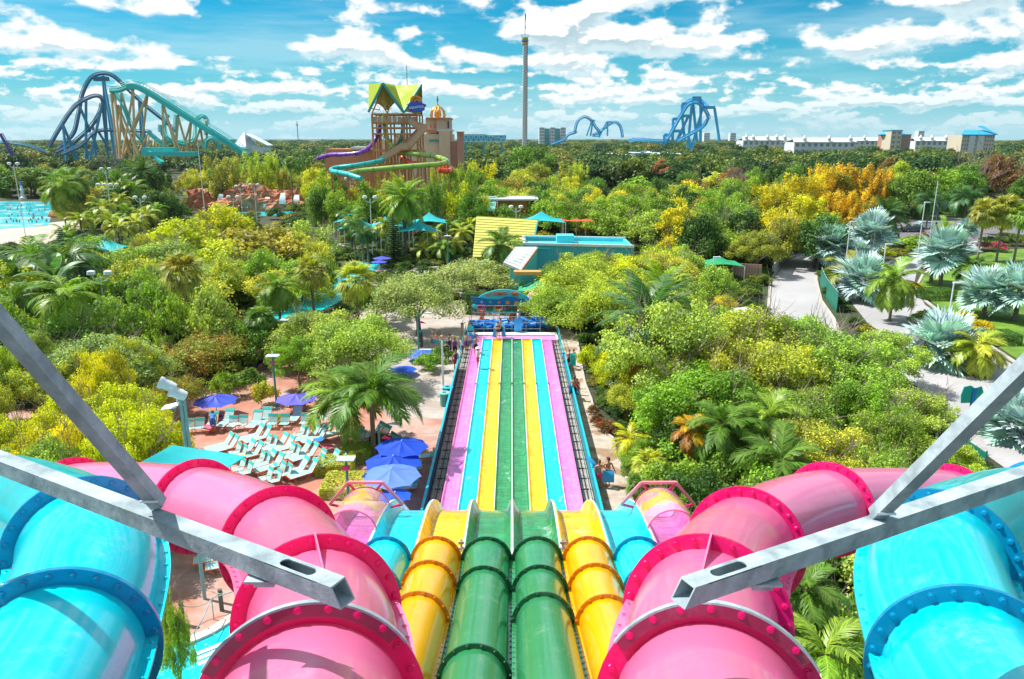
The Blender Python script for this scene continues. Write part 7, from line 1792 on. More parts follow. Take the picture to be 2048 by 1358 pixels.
def flat_mat(h=1.2, w=.55, m=None, curl=.25, name='mat_sheet'):
    mb = MB(); rows = []
    for j in range(11):
        f = j/10; y = curl*(max(0, f-.6)/.4)**2*.6; row = [Vector((-w/2+w*k/4, y+.03*math.sin(k), h*f)) for k in range(5)]; rows.append(row)
    mb.sheet(rows); mb.sheet([[p+Vector((0, .05, 0)) for p in r_] for r_ in rows]); mb.sheet([[r_[0], r_[0]+Vector((0, .05, 0))] for r_ in rows]); mb.sheet([[r_[-1], r_[-1]+Vector((0, .05, 0))] for r_ in rows])
    return mb.mesh(name, m or M_matl, True)
rm = random.Random(4)
for i in range(48):
    f = rm.random(); px = 950+135*f; hgt = .25+.9*(.35+.65*f)*rm.random(); Y = 68.5+rm.random()*1.8
    x = Fp(px, 690, Y).x; o = put('foam_mat', RM, None, loc=(x, Y, .35+hgt), rot=(rm.uniform(0, 6), rm.uniform(-.4, .4), rm.uniform(-.6, .6))); tag(o, 'rolled blue foam mat in the big pile behind the landing deck', 'mat', 'blue foam mats in the pile')
for i in range(14):
    x = Fp(950+i*10, 690, 69.2).x; o = put('foam_mat', RM, None, loc=(x, 69.2+.3*(i % 2), .45), rot=(i, 0, .1)); tag(o, 'rolled blue foam mat in the bottom layer of the pile', 'mat', 'bottom layer of foam mats')
FM = flat_mat(); 
for px, py, Y, l in ((1036, 668, 71.4, 'bright blue mat standing upright against the rack'), ):
    q = gnd(px, py+6); o = put('foam_mat', flat_mat(1.3, .75, M_matl, .1), None, loc=(Fp(px, 690, 67.7).x, 67.7, .5), rot=(R(8), 0, 0)); tag(o, l, 'mat')
# ---------------- people ----------------
SK = [M('skin light', (.60, .33, .22), .55, var=.08), M('skin tan', (.45, .22, .13), .55, var=.08), M('skin brown', (.25, .12, .07), .55, var=.08)]
CLm = {k: M('cloth '+k, c, .8, var=.1) for k, c in {'navy': (.02, .035, .12), 'red': (.65, .02, .02), 'teal': (.02, .45, .42), 'white': (.7, .7, .7), 'black': (.015, .015, .02), 'blue': (.03, .18, .5), 'pink': (.75, .10, .2), 'yellow': (.75, .6, .1), 'purple': (.12, .04, .25), 'green': (.03, .25, .2)}.items()}
HAIR = {k: M('hair '+k, c, .6, var=.2) for k, c in {'dark': (.03, .018, .012), 'brown': (.10, .05, .025), 'blond': (.35, .22, .10), 'white': (.7, .7, .68)}.items()}
def body_mesh(pose):
    """one continuous skinned body; joints in metres for a 1.7 m person, facing +Y"""
    J = {'pelvis': (0, 0, .92), 'spine': (0, -.01, 1.12), 'chest': (0, 0, 1.32), 'neck': (0, .01, 1.46), 'head0': (0, .02, 1.53), 'head1': (0, .03, 1.63)}
    ln = pose.get('lean', 0.)
    if ln:
        for k, zf_ in (('spine', .2), ('chest', .4), ('neck', .54), ('head0', .62), ('head1', .7)): J[k] = (0, math.sin(ln)*zf_, .92+math.cos(ln)*zf_)
    sh = Vector(J['chest'])+Vector((0, 0, .07))*(1 if not ln else .5)
    V = []; E = []; RR = []
    def v(p, r): V.append(tuple(p)); RR.append(r if isinstance(r, tuple) else (r, r)); return len(V)-1
    pe = v(J['pelvis'], (.15, .105)); sp = v(J['spine'], (.125, .09)); ch = v(J['chest'], (.155, .10)); nk = v(J['neck'], .055); h0 = v(J['head0'], (.072, .082)); h1 = v(J['head1'], (.082, .098)); h2 = v(Vector(J['head1'])+Vector((0, 0, .055)), (.06, .07))
    E += [(pe, sp), (sp, ch), (ch, nk), (nk, h0), (h0, h1), (h1, h2)]
    no = v(Vector(J['head0'])+Vector((0, .105, .055)), .014); E.append((h0, no))
    for s in (-1, 1):
        ear = v(Vector(J['head1'])+Vector((s*.088, 0, -.03)), .014); E.append((h1, ear))
        st = pose.get('step', 0.)*s; kb_ = pose.get('knee', 0.)
        hip = v((s*.09, 0, .86), .092); kn = v((s*.11, st*.5+kb_, .48), .06); an = v((s*.115, st-.02, .09), .042); toe = v((s*.13, st+.13, .03), (.042, .03)); E += [(pe, hip), (hip, kn), (kn, an), (an, toe)]
        a = pose.get('armR' if s > 0 else 'armL', ((.06, 0, -.28), (.04, .08, -.24)))
        so_ = v(sh+Vector((s*.19, 0, -.02)), .055); e = sh+Vector((s*.19, 0, -.02))+Vector((s*a[0][0], a[0][1], a[0][2])); el = v(e, .04); w_ = e+Vector((s*a[1][0], a[1][1], a[1][2])); wr = v(w_, .028)
        d = (w_-e).normalized(); pm = v(w_+d*.06, (.036, .02)); E += [(ch, so_), (so_, el), (el, wr), (wr, pm)]
        sd_ = d.cross(Vector((1, .3, 0))).normalized()
        for k in range(4):
            f0 = v(w_+d*.10+sd_*(.028-.018*k), .010); f1 = v(w_+d*(.145+.012*(k in (1, 2)))+sd_*(.03-.02*k)+Vector((0, .01, 0)), .008); E += [(pm, f0), (f0, f1)]
        th0 = v(w_+d*.05+sd_*.05, .011); E.append((wr, th0))
    me = bpy.data.meshes.new('body'); me.from_pydata(V, E, []); ob = bpy.data.objects.new('tmpbody', me); COL.objects.link(ob)
    m1 = ob.modifiers.new('skin', 'SKIN'); sv = me.skin_vertices[0].data
    for i, r in enumerate(RR): sv[i].radius = r; sv[i].use_root = (i == 0)
    m1.use_smooth_shade = True; m2 = ob.modifiers.new('sub', 'SUBSURF'); m2.levels = 1
    dg = bpy.context.evaluated_depsgraph_get(); out = bpy.data.meshes.new_from_object(ob.evaluated_get(dg)); bpy.data.objects.remove(ob); out.name = 'body'
    return out, J, sh
POSE = {'stand': {}, 'walk': {'step': .18, 'armL': ((.05, .10, -.27), (.02, .14, -.2)), 'armR': ((.05, -.10, -.27), (.02, .02, -.25))}, 'bend': {'lean': 1.2, 'armL': ((.02, .1, -.27), (0, .05, -.25)), 'armR': ((.02, .1, -.27), (0, .05, -.25))},
        'carry': {'armL': ((.10, -.02, -.26), (.10, .05, -.22)), 'armR': ((.14, .0, -.24), (.16, .05, -.16)), 'step': .12}, 'hold': {'armL': ((.06, .06, -.26), (-.08, .22, .02)), 'armR': ((.06, .06, -.26), (-.08, .22, .05))}, 'reach': {'armL': ((.20, .02, -.16), (.22, .04, -.06)), 'armR': ((.08, 0, -.27), (.02, .06, -.25)), 'step': -.1}}
BODY = {k: body_mesh(v) for k, v in POSE.items()}
def shell(J0, pts, n=14):
    mb = MB(); vs = []
    for (cx_, cy_, z, rx, ry) in pts:
        for k in range(n): a = 2*math.pi*k/n; vs.append((cx_+rx*math.cos(a), cy_+ry*math.sin(a), z))
    fs = [(i*n+k, i*n+(k+1) % n, (i+1)*n+(k+1) % n, (i+1)*n+k) for i in range(len(pts)-1) for k in range(n)]; mb.add(vs, fs); return mb
def person(px, py, face, pose, skin, hair, bottom, top, label, s=1., z=0., shorts=True, hat=None):
    p = gnd(px, py, z); t = thing('person', label, 'person', (p.x, p.y, z), face); me, J, sh = BODY[pose]
    me2 = me.copy(); me2.materials.clear(); me2.materials.append(SK[skin]); put('body', me2, t)
    st = POSE[pose].get('step', 0.)
    lz = .56 if shorts else .80
    for sg in (-1, 1):
        mb = shell(J, [(sg*.10, st*sg*.5*((.86-lz)/.38)*.9, lz, .098 if shorts else .10, .10), (sg*.085, 0, .84, .108, .115)]); mb.build('shorts_leg', CLm[bottom], t, True)
    shell(J, [(0, 0, .80, .165, .13), (0, 0, .90, .168, .128), (0, -.005, 1.0, .145, .112)]).build('shorts', CLm[bottom], t, True)
    ln = POSE[pose].get('lean', 0.)
    if top:
        zs = [(-.02, .155, .118), (.2, .145, .112), (.4, .172, .122), (.47, .15, .105), (.52, .075, .07)] if top[1] else [(.34, .172, .122), (.43, .172, .12)]
        mb = MB(); vs = []; n = 14
        for (f, rx, ry) in zs:
            c = Vector((0, math.sin(ln)*f, .92+math.cos(ln)*f)); ux = Vector((1, 0, 0)); uy = Vector((0, math.cos(ln), -math.sin(ln)))
            for k in range(n): a = 2*math.pi*k/n; vs.append(c+ux*rx*math.cos(a)+uy*ry*math.sin(a))
        mb.add(vs, [(i*n+k, i*n+(k+1) % n, (i+1)*n+(k+1) % n, (i+1)*n+k) for i in range(len(zs)-1) for k in range(n)]); mb.build('top', CLm[top[0]], t, True)
    hc = Vector(J['head1'])+Vector((0, -.018, .02)); mb = MB(); rows = []
    for i in range(6):
        a = math.pi*.62*i/5; rows.append([hc+Vector((.098*math.sin(a)*math.cos(b), .108*math.sin(a)*math.sin(b)-(.015*i if hair != 'white' else 0)*(1 if math.sin(b) < 0 else -.2), .105*math.cos(a))) for b in [2*math.pi*k/14 for k in range(15)]])
    mb.sheet(rows); mb.build('hair', HAIR[hair], t, True)
    fm = MB()
    for sg in (-1, 1): fm.lathe(Vector(J['head0'])+Vector((sg*.032, .092, .085)), [(.004, -.008), (.009, 0), (.004, .008)], 6)
    fm.box(Vector(J['head0'])+Vector((0, .092, .0)), (.045, .012, .01)); fm.build('face', HAIR['dark'], t)
    if hat:
        mb = MB(); mb.lathe(hc+Vector((0, 0, .03)), [(.22, 0), (.22, .012), (.115, .02), (.11, .09), (.03, .12)], 16); mb.build('hat', CLm[hat], t, True)
    t.scale = (s,)*3; return t
A = R(180)
person(884+22-22, 703, A, 'stand', 0, 'brown', 'teal', None, 'woman-like person in a teal swimsuit bottom, seen from behind near the round bed') if False else None
person(886, 702, 0, 'stand', 0, 'brown', 'teal', None, 'person in teal swim trunks seen from behind beside the round bed')
person(866, 697, A, 'stand', 0, 'blond', 'blue', None, 'fair haired person in blue trunks next to the pale surfboard', .9)
person(873, 698, .5, 'stand', 0, 'brown', 'teal', None, 'person in aqua trunks standing behind the surfboard', .88)
person(914, 695, R(100), 'bend', 0, 'brown', 'white', ('yellow', 1), 'person in a pale yellow shirt bending forward near the wooden post')
person(932, 703, R(-60), 'stand', 1, 'dark', 'purple', None, 'bare chested person leaning by the top left railing')
person(894, 722, A, 'walk', 1, 'dark', 'black', ('black', 0), 'person in a black bikini walking beside the slide, front left of three', shorts=False)
person(899, 713, A, 'walk', 1, 'brown', 'navy', ('navy', 1), 'person in dark navy clothes walking behind the black bikini')
person(910, 714, A, 'walk', 1, 'brown', 'black', ('purple', 1), 'person in a purple top and black shorts walking, right of three')
person(912, 741, .3, 'stand', 1, 'dark', 'red', ('navy', 1), 'attendant in red shorts and navy jacket standing outside the slide wall')
person(923, 710, A, 'stand', 1, 'brown', 'purple', ('white', 1), 'person in a patterned top behind the teal railing', .9)
person(956, 737, R(-90), 'stand', 1, 'white', 'red', ('white', 1), 'attendant in white shirt, red shorts and sun hat on the pink lane', z=.38, hat='white')
person(952, 709, 0, 'hold', 1, 'dark', 'black', None, 'bare backed person in black trunks at the top of the left pink lane', z=.40, s=.95)
person(950, 698, 0, 'carry', 1, 'dark', 'blue', ('blue', 1), 'person carrying a blue mat over the shoulder by the landing deck', z=.40, s=.95)
person(996, 680, A, 'hold', 0, 'dark', 'black', ('black', 0), 'person in a black bikini standing at the end of the yellow lane', z=.40, shorts=False)
person(1001, 675, A, 'carry', 0, 'dark', 'black', None, 'taller person in black trunks behind the bikini at the lane end', z=.40, s=1.05)
person(1037, 655, R(160), 'stand', 1, 'white', 'red', ('white', 1), 'attendant in red shorts standing behind the mat pile', z=.3)
person(1138, 737, 0, 'carry', 0, 'brown', 'red', ('red', 0), 'person in red swimwear walking away with two blue mats on the right path', .92)
person(1147, 733, 0, 'walk', 1, 'dark', 'blue', None, 'person in blue trunks beside the red swimwear on the right path', .85)
person(1147, 801, A, 'carry', 1, 'brown', 'black', None, 'large bare chested person in black shorts carrying mats down the right path', 1.05)
person(1154, 790, A, 'walk', 1, 'dark', 'red', ('red', 1), 'child in red behind the large bare chested person', .72)
person(1197, 975, R(180), 'reach', 1, 'brown', 'pink', None, 'boy in pink and blue striped trunks holding a curved blue mat', .92)
person(1215, 972, R(185), 'carry', 1, 'dark', 'blue', None, 'boy holding a blue mat in front of him on the right path', .96)
person(583, 735, R(90), 'walk', 1, 'dark', 'black', ('black', 1), 'person in black walking on the walkway by the lamp post'); person(590, 733, R(90), 'walk', 0, 'brown', 'black', ('pink', 1), 'person in a pink top walking on the walkway')
person(428, 866, R(20), 'bend', 1, 'dark', 'blue', ('blue', 1), 'person in blue bending over a lounger under the blue umbrella')
person(12, 812, A, 'walk', 1, 'dark', 'purple', ('blue', 1), 'person in blue walking at the far left edge', .9); person(18, 805, A, 'walk', 1, 'brown', 'red', ('purple', 1), 'person in purple walking behind the one in blue, far left edge', .9)
def mat_obj(px, py, rot, label, h=1.05, w=.55, m=None, curl=.3, z=0.):
    p = gnd(px, py, z); o = put('foam_mat', flat_mat(h, w, m or M_matl, curl), None, loc=(p.x, p.y, z+.35), rot=rot); tag(o, label, 'mat'); return o
mat_obj(1216, 977, (R(-6), 0, 0), 'light blue mat held in front of the boy on the right path', .62, .62, curl=.1)
mat_obj(1187, 972, (R(5), R(8), R(60)), 'curved blue mat held at arm length by the boy', 1.1, .40, curl=.9); mat_obj(1141, 798, (0, 0, R(70)), 'blue mat in the right hand of the large person', .7, .5); mat_obj(1156, 798, (0, 0, R(100)), 'blue mat in the left hand of the large person', .6, .5)
mat_obj(1130, 733, (0, 0, R(70)), 'blue mat carried by the person in red swimwear', .8, .45); mat_obj(1146, 740, (0, 0, R(20)), 'turquoise mat at the feet of the pair on the right path', 1.0, .45, M_sail)
mat_obj(989, 682, (0, R(14), R(10)), 'blue mat leaning left beside the bikini wearer', 1.25, .45, curl=.7, z=.1); mat_obj(1008, 681, (0, R(-8), R(-20)), 'blue mat standing right of the pair at the lane end', 1.3, .4, curl=.4, z=.1); mat_obj(947, 702, (0, 0, R(80)), 'dark blue mat over the shoulder by the landing deck', 1.2, .5, M_mat, .5, .6)
# surfboard, wooden posts, lifeguard chair, stairs
t = thing('surfboard', 'pale blue surfboard lying on the round bed beside the bathers', 'surfboard', tuple(gnd(868, 700, .5))); mb = MB(); mb.prism([(1.25*math.cos(a)*(1), .26*math.sin(a)) for a in [2*math.pi*k/24 for k in range(24)]], -.04, .04); mb.build('board', M_lhead, t); mb = MB(); mb.box((0, 0, -.26), (.9, .12, .42)); mb.build('stand', M_wood, t)
t = thing('wooden_post', 'short tan wooden post at the upper left of the slide', 'post', tuple(gnd(925, 676))); mb = MB(); mb.tube([(0, 0, 0), (0, 0, 1.35)], .14, 10); mb.build('post', M('tan wood', (.60, .38, .20), .7), t, True); mb = MB(); mb.lathe((0, 0, 1.34), [(.16, 0), (.13, .1), (.05, .14)], 10); mb.build('cap', M_mat, t, True)
t = thing('speaker_post', 'dark box pillar next to the red pennant lamp post', 'pillar', tuple(gnd(842, 695))); mb = MB(); mb.box((0, 0, .7), (.36, .3, 1.4)); mb.build('pillar', M_dark, t); mb = MB(); mb.box((0, 0, 1.48), (.44, .38, .12)); mb.build('cap', M_teal2, t)
t = thing('lifeguard_stand', 'bright teal step stand at the upper left corner of the slide', 'stand', tuple(gnd(941, 690)))
mb = MB()
for x in (-.25, .25):
    for y in (-.2, .2): mb.tube([(x, y, 0), (x, y, 1.7)], .03, 6)
mb.box((0, 0, 1.0), (.56, .46, .05)); mb.box((0, .2, 1.5), (.56, .04, .4)); mb.build('frame', M_tealb, t); mb = MB(); mb.box((0, -.1, .5), (.5, .3, .05)); mb.build('step', M_tealb, t)
# wooden stairs in the left jungle
t = thing('wooden_stairs', 'weathered wooden stair with railings in the left jungle', 'stairs', tuple(gnd(112, 700)), R(-25)); M_wst = M('weathered wood', (.38, .30, .24), .85, var=.3, vs=6); M_wrl = M('brown rail wood', (.22, .11, .06), .8)
for i in range(9): mb = MB(); mb.box((0, .3*i, .14+.16*i), (1.6, .32, .05)); mb.build('tread', M_wst, t)
for s in (-1, 1):
    mb = MB(); mb.bar((s*.82, 0, .1), (s*.82, 2.6, 1.5), .06, .22); mb.build('stringer', M_wrl, t); mb = MB(); mb.bar((s*.82, 0, 1.1), (s*.82, 2.6, 2.5), .06, .1); mb.bar((s*.82, 2.6, 2.5), (s*.82, 4.6, 2.5), .06, .1); mb.build('handrail', M_wrl, t)
    for i in range(6): mb = MB(); mb.bar((s*.82, .5*i, .2+.27*i), (s*.82, .5*i, 1.15+.27*i), .05); mb.build('baluster', M_wrl, t)
# rope posts and pool things at the lower left
pts_ = [gnd(367, 1250), gnd(444, 1222), gnd(300, 1275)]
M_pw = M('grey wooden post', (.11, .12, .10), .85, var=.3, vs=6)
for p, l in ((pts_[0], 'left'), (pts_[1], 'right')):
    t = thing('rope_post', '%s grey wooden rope post beside the splash pool' % l, 'post', (p.x, p.y, .02)); mb = MB(); mb.tube([(0, 0, 0), (0, 0, .95)], .085, 12); mb.build('post', M_pw, t, True); mb = MB(); mb.ring((0, 0, .80), (0, 0, 1), .08, .11, .07, 14); mb.build('rope_wrap', M('rope', (.50, .42, .30), .9), t, True)
def rope(a, b, label):
    n = 12; P = [Vector(a).lerp(Vector(b), k/n)-Vector((0, 0, .28*math.sin(math.pi*k/n))) for k in range(n+1)]; t = thing('rope', label, 'rope', tuple(P[0]), 0, None, world=True); mb = MB(); mb.tube(P, .018, 6); mb.build('rope_line', bpy.data.materials['rope'], t, True)
z82 = Vector((0, 0, .84)); rope(pts_[0]+z82, pts_[1]+z82, 'pale rope hanging between the two wooden posts'); rope(pts_[2]+Vector((-.8, 0, .84)), pts_[0]+z82, 'pale rope running left from the left wooden post')
t = thing('pool_handrail', 'curved steel handrail at the steps of the splash pool', 'handrail', tuple(gnd(390, 1280)), 0, None, world=True); a = gnd(392, 1290); b = gnd(428, 1240)
mb = MB(); mb.tube([a, a+Vector((0, 0, .55)), a+Vector((.2, .3, .85)), b+Vector((0, 0, .95)), b+Vector((.3, .2, .95)), gnd(474, 1222)+Vector((0, 0, .9))], .022, 8); mb.tube([b, b+Vector((0, 0, .95))], .022, 8); mb.build('rail', M_galv, t, True)
t = thing('pool_steps', 'pale submerged steps in the splash pool', 'steps', tuple(gnd(420, 1300)), R(38)); 
for i in range(5): mb = MB(); mb.box((0, -.28*i, .06-.035*0-.012*i), (1.2, .2, .012)); mb.build('step', M('pool step %d' % i, (.55, .78, .80), .4), t)
# ---------------- right side: walls, fences, vehicles ----------------
M_tim = M('stained timber', (.42, .26, .20), .8, var=.3, vs=3); M_blkw = M('grey concrete block', (.42, .43, .45), .85, var=.15); M_grnf = M('green wind screen', (.0, .16, .10), .7, var=.2); M_gpost = M('green steel post', (.02, .20, .16), .5)
wl = [gnd(*q) for q in ((1622, 506), (1596, 508), (1572, 518), (1556, 534), (1545, 550))]
t = thing('retaining_wall', 'curved wall of tall timber boards on a grey block base beside the service road', 'wall', tuple(wl[2]), 0, None, world=True)
bm_ = MB(); bm_.box((0, 0, 0), (.32, .10, 2.3)); BRD = bm_.mesh('board', M_tim); bk = MB(); bk.box((0, 0, 0), (.62, .3, .28)); BLK = bk.mesh('block', M_blkw)
path = spline(wl, 10); d_ = 0; lastb = -1; seg = []
tot = sum((path[i+1]-path[i]).length for i in range(len(path)-1))
def along(pt, s):
    for i in range(len(pt)-1):
        L_ = (pt[i+1]-pt[i]).length
        if s <= L_: return pt[i].lerp(pt[i+1], s/L_), (pt[i+1]-pt[i]).normalized()
        s -= L_
    return pt[-1], (pt[-1]-pt[-2]).normalized()
o_ = Vector(ORG[t.name])
for k in range(int(tot/.36)):
    p, d = along(path, k*.36); put('board', BRD, t, loc=p+Vector((0, .3, 2.55))-o_, rot=(0, 0, math.atan2(d.y, d.x)))
for k in range(int(tot/.66)):
    for j in range(4): p, d = along(path, k*.66+(.33 if j % 2 else 0)); put('block', BLK, t, loc=p+Vector((0, 0, .16+.3*j))-o_, rot=(0, 0, math.atan2(d.y, d.x)))
def screen_fence(pts, h, label, n=None, mat=M_grnf):
    P = [gnd(*q) for q in pts]; t = thing('screen_fence', label, 'fence', tuple(P[0]), 0, None, world=True); path = [P[0].lerp(P[0], 0)]; path = spline(P, 6) if len(P) > 2 else P
    tot = sum((path[i+1]-path[i]).length for i in range(len(path)-1)); n = int(tot/2.2)+1
    Q = [along(path, tot*k/n)[0] for k in range(n+1)]
    for a, b in zip(Q[:-1], Q[1:]): mb = MB(); mb.slab([a+Vector((0, 0, .08)), b+Vector((0, 0, .08)), b+Vector((0, 0, h)), a+Vector((0, 0, h))], (0, .03, 0)); mb.build('screen_panel', mat, t)
    for a in Q: mb = MB(); mb.tube([a+Vector((0, -.05, 0)), a+Vector((0, -.05, h+.12))], .045, 6); mb.build('post', M_gpost, t)
    mb = MB()
    for a, b in zip(Q[:-1], Q[1:]): mb.tube([a+Vector((0, -.04, h+.04)), b+Vector((0, -.04, h+.04))], .03, 5)
    mb.build('top_rail', M_galv, t)
screen_fence([(1640, 570), (1650, 595), (1672, 625)], 2.2, 'green mesh screen fence along the service road')
screen_fence([(1862, 905), (1900, 930), (1960, 975)], 2.0, 'dark green screen fence behind the right pink tube')
t = thing('timber_fence', 'brown board fence behind the green marquee', 'fence', tuple(gnd(1480, 560)), 0, None, world=True); o_ = Vector(ORG[t.name]); a = gnd(1466, 562); b = gnd(1530, 566); L_ = (b-a).length
for k in range(int(L_/.36)): p = a.lerp(b, k*.36/L_); put('board', BRD, t, loc=p+Vector((0, 0, 1.2))-o_)
# white rounded shelter roof and kiosk
t = thing('dome_shelter', 'white domed shelter half hidden behind the feathery trees', 'shelter', tuple(gnd(1486, 668))); mb = MB(); mb.lathe((0, 0, 1.4), [(1.9, 0), (1.7, .5), (1.2, .9), (.5, 1.1), (.05, 1.2)], 16); mb.build('dome', M('white shelter', (.62, .66, .66), .5, var=.15), t, True)
for k in range(6): a = k*1.047; mb = MB(); mb.tube([(1.7*math.cos(a), 1.7*math.sin(a), 0), (1.7*math.cos(a), 1.7*math.sin(a), 1.5)], .07, 6); mb.build('post', M_galv, t)
t = thing('kiosk', 'small pale mint kiosk left of the green marquee', 'kiosk', tuple(gnd(1378, 570))); mb = MB(); mb.box((0, 0, 1.1), (2.4, 2, 2.2)); mb.build('wall', M('mint wall', (.40, .62, .54), .6), t); mb = MB(); mb.box((0, 0, 2.3), (2.9, 2.5, .2)); mb.build('roof', M_trimw, t)
# cars
def car(loc, rz, col, label, kind='van'):
    t = thing('parked_car', label, 'car', loc, rz); m = M('car paint '+label[:12], col, .25, .1, var=.03, coat=1.); L_, W_ = 4.5, 1.8
    side = [(-2.2, .35), (-2.25, .75), (-2.15, .95), (-1.9, 1.02), (-1.6, 1.5), (-1.2, 1.58), (.3, 1.58), (.75, 1.45), (1.25, 1.0), (2.0, .88), (2.22, .7), (2.25, .35)] if kind == 'van' else [(-2.2, .35), (-2.25, .8), (-1.9, .95), (-1.4, 1.0), (-.9, 1.4), (.1, 1.42), (.7, 1.2), (1.1, .95), (2.0, .82), (2.22, .65), (2.25, .35)]
    mb = MB(); n = len(side); fs = []; vs = []
    for yy, sc in ((-W_/2, .93), (-W_/2+.08, 1.), (W_/2-.08, 1.), (W_/2, .93)):
        for x, z in side: tw_ = 1-.12*max(0, z-.95)/.6; vs.append((x*sc, yy*tw_, z*(1 if sc == 1 else .985)))
    for j in range(3):
        for i in range(n): i2 = (i+1) % n; fs.append((j*n+i, j*n+i2, (j+1)*n+i2, (j+1)*n+i))
    fs += [tuple(range(n-1, -1, -1)), tuple(3*n+k for k in range(n))]; mb.add(vs, fs); mb.build('body', m, t)
    mg = M_win; mb = MB(); 
    for s in (-1, 1): mb.slab([(-1.5, s*.80, 1.02), (.95, s*.80, 1.02), (.55, s*.78, 1.40), (-1.3, s*.78, 1.42)], (0, s*.06, 0))
    mb.build('side_window', mg, t); mb = MB(); mb.slab([(1.28, -.72, 1.0), (1.28, .72, 1.0), (.78, .68, 1.42), (.78, -.68, 1.42)], (.03, 0, .03)); mb.build('windscreen', mg, t)
    for x in (-1.4, 1.4):
        for s in (-1, 1):
            w = MB(); w.ring((x, s*.82, .33), (0, 1, 0), .18, .33, .2, 20); wo_ = w.build('wheel', M_blk, t, True); w = MB(); w.lathe((x, s*.86, .33), [(.19, -.05), (.19, .05), (.02, .07)], 12, Matrix.Rotation(R(90), 3, 'X')); w.build('rim', M_galv, wo_, True)
    for s in (-1, 1): mb = MB(); mb.box((2.2, s*.62, .68), (.1, .3, .14)); mb.build('headlight', M_trimw, t)
    for s in (-1, 1): mb = MB(); mb.box((-2.2, s*.68, .78), (.1, .2, .2)); mb.build('tail_light', CLm['red'], t)
g1 = gnd(1843, 458); car((g1.x, g1.y, .04), R(178), (.62, .66, .68), 'white estate car on the cross road behind the lamp post')
g1 = gnd(1826, 464); car((g1.x, g1.y, .04), R(178), (.03, .06, .07), 'dark saloon car in front of the white one on the cross road', 'sedan')
g1 = gnd(2045, 825); car((g1.x, g1.y, .05), R(60), (.55, .02, .04), 'red car at the right edge below the steel brace', 'sedan')
# teal notice board with a blue strip
p = gnd(1935, 850); t = thing('notice_board', 'teal shaped notice board with a dark blue strip on a post', 'sign', (p.x, p.y, 0)); mb = MB(); mb.tube([(0, 0, 0), (0, 0, 2.2)], .07, 8); mb.build('post', M_gpost, t); mb = MB()
mb.slab([(-.65, 0, 1.5), (.65, 0, 1.55), (.7, 0, 2.2), (.5, 0, 2.65), (.1, 0, 2.5), (-.2, 0, 2.7), (-.6, 0, 2.6), (-.72, 0, 2.1)], (0, .06, 0)); mb.build('board', M('board teal', (.0, .35, .28), .5), t); mb = MB(); mb.box((.08, -.05, 2.0), (.22, .04, 1.1)); mb.build('strip', M_mat, t)
# sign gantry over the road
a = gnd(1872, 452); b = gnd(1926, 446); t = thing('sign_gantry', 'dark steel truss gantry over the road on the right', 'gantry', tuple(a), 0, None, world=True); zz_ = Fp(0, 405, a.y).z; mb = MB(); M_gan = M('gantry navy', (.02, .07, .10), .5)
for p in (a, b): mb.bar(p, p+Vector((0, 0, zz_+(1 if p is b else .2))), .3)
mb.build('column', M_gan, t); mb = MB(); A0, B0 = a+Vector((0, 0, zz_)), b+Vector((0, 0, zz_)); 
for dz in (0, -1.0): mb.bar(A0+Vector((0, 0, dz)), B0+Vector((0, 0, dz)), .16)
for k in range(10): mb.bar(A0.lerp(B0, k/10), A0.lerp(B0, (k+1)/10)-Vector((0, 0, 1.0)), .1)
mb.build('truss', M_gan, t)
# white fountain-like cascade at the red umbrellas and the wave pool statue
t = thing('fountain_tub', 'white water play bowl with a red smile shape beside the orange umbrellas', 'water feature', tuple(gnd(1112, 460))); mb = MB(); mb.lathe((0, 0, .9), [(1.2, 0), (1.9, .7), (2.0, 1.5), (1.6, 1.6)], 16); mb.build('bowl', M_hwhite, t, True); mb = MB(); mb.ring((0, -1.95, 2.3), (0, 1, 0), .7, 1.0, .15, 14, R(200), R(340)); mb.build('smile_band', CLm['pink'], t, True)
for k in range(4): mb = MB(); mb.tube([(1.0*math.cos(k*1.57), math.sin(k*1.57), 0), (1.0*math.cos(k*1.57), math.sin(k*1.57), 1)], .12, 6); mb.build('leg', M_tealb, t)
t = thing('statue', 'small blue and white statue on a plinth behind the wave pool', 'statue', tuple(gnd(47, 400))); mb = MB(); mb.lathe((0, 0, 0), [(.9, 0), (.9, .8), (.5, 1.), (.45, 2.4), (.6, 3.), (.3, 3.5), (.35, 4.), (.05, 4.6)], 12); mb.build('figure', M_lhead, t, True); mb = MB(); mb.lathe((0, 0, 4.3), [(.4, 0), (.25, .6), (.02, 1.4)], 10); mb.build('cap', M_mat, t, True)
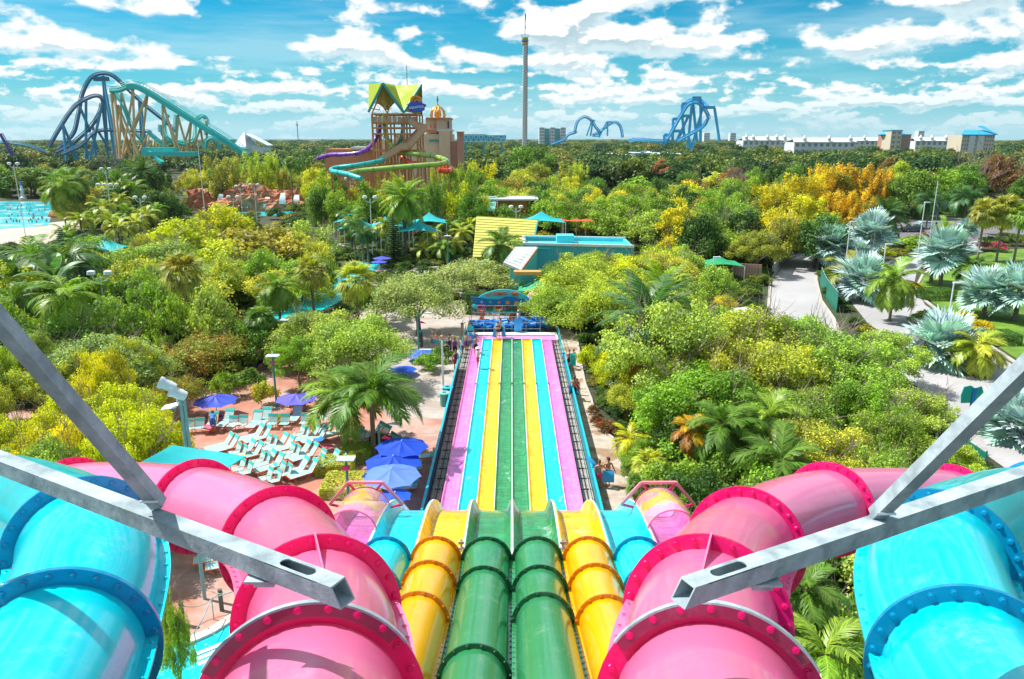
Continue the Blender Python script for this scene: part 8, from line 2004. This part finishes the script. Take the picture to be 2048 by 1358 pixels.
# bathers in the wave pool, too small to show parts
bmesh_ = MB(); bmesh_.lathe((0, 0, 0), [(.16, -.3), (.2, 0), (.12, .18), (.11, .3), (.03, .42)], 6); BB = bmesh_.mesh('bather', SK[1], True)
for i in range(40):
    q = gnd(rm.uniform(8, 94), rm.uniform(412, 446)); o = put('bather', BB, None, loc=(q.x, q.y, .12)); tag(o, 'tiny bather standing in the wave pool', 'person', 'bathers in the wave pool')

# towels, bags and floats on the terrace
rt_ = random.Random(12)
for i, (px, py, c, w_) in enumerate([(418, 855, 'pink', 'pink towel on a back row lounger'), (470, 850, 'white', 'grey white towel on a back row chair'), (640, 880, 'blue', 'pale blue towel over a lounger by the palm trunk'), (655, 893, 'pink', 'pink cloth on the deck by the palm trunk'), (520, 890, 'white', 'white towel on a lounger in the middle'), (560, 930, 'teal', 'teal towel on a low lounger'), (610, 925, 'navy', 'dark folded towel near the hedge'), (700, 905, 'black', 'black bag beside the palm trunk'), (690, 898, 'purple', 'purple bag beside the palm trunk'), (480, 915, 'yellow', 'yellow towel on a chair by the shade sail')]):
    p = gnd(px, py, .4); rows = [[Vector((.5*(a/5-.5)*2*.6, .3*(b/4-.5)*2, .03*math.sin(a*1.3+b+i)+(.05 if 'bag' not in w_ else .28*math.sin(math.pi*a/5)*math.sin(math.pi*b/4)))) for b in range(5)] for a in range(6)]
    mb = MB(); mb.sheet(rows); mb.sheet([[q-Vector((0, 0, .03)) for q in r_] for r_ in rows]); o = mb.build('bag' if 'bag' in w_ else 'towel', CLm[c], None, True); o.location = (p.x, p.y, .42 if 'bag' not in w_ else .06); o.rotation_euler = (0, 0, rt_.uniform(0, 6)); tag(o, w_, 'bag' if 'bag' in w_ else 'towel')
# ---------------- haze ----------------
mb = MB(); mb.box((0, 4400, 62), (7300, 9500, 126))
hzo = mb.build('haze', None); tag(hzo, 'thin pale air over the park', None, kind='stuff')
hm = bpy.data.materials.new('haze air'); hm.use_nodes = True; nt = hm.node_tree; nt.nodes.clear()
pv = nt.nodes.new('ShaderNodeVolumePrincipled'); pv.inputs['Color'].default_value = (.75, .92, 1., 1); pv.inputs['Density'].default_value = .00005; pv.inputs['Anisotropy'].default_value = .2
ho = nt.nodes.new('ShaderNodeOutputMaterial'); nt.links.new(pv.outputs[0], ho.inputs['Volume']); hzo.data.materials.append(hm)
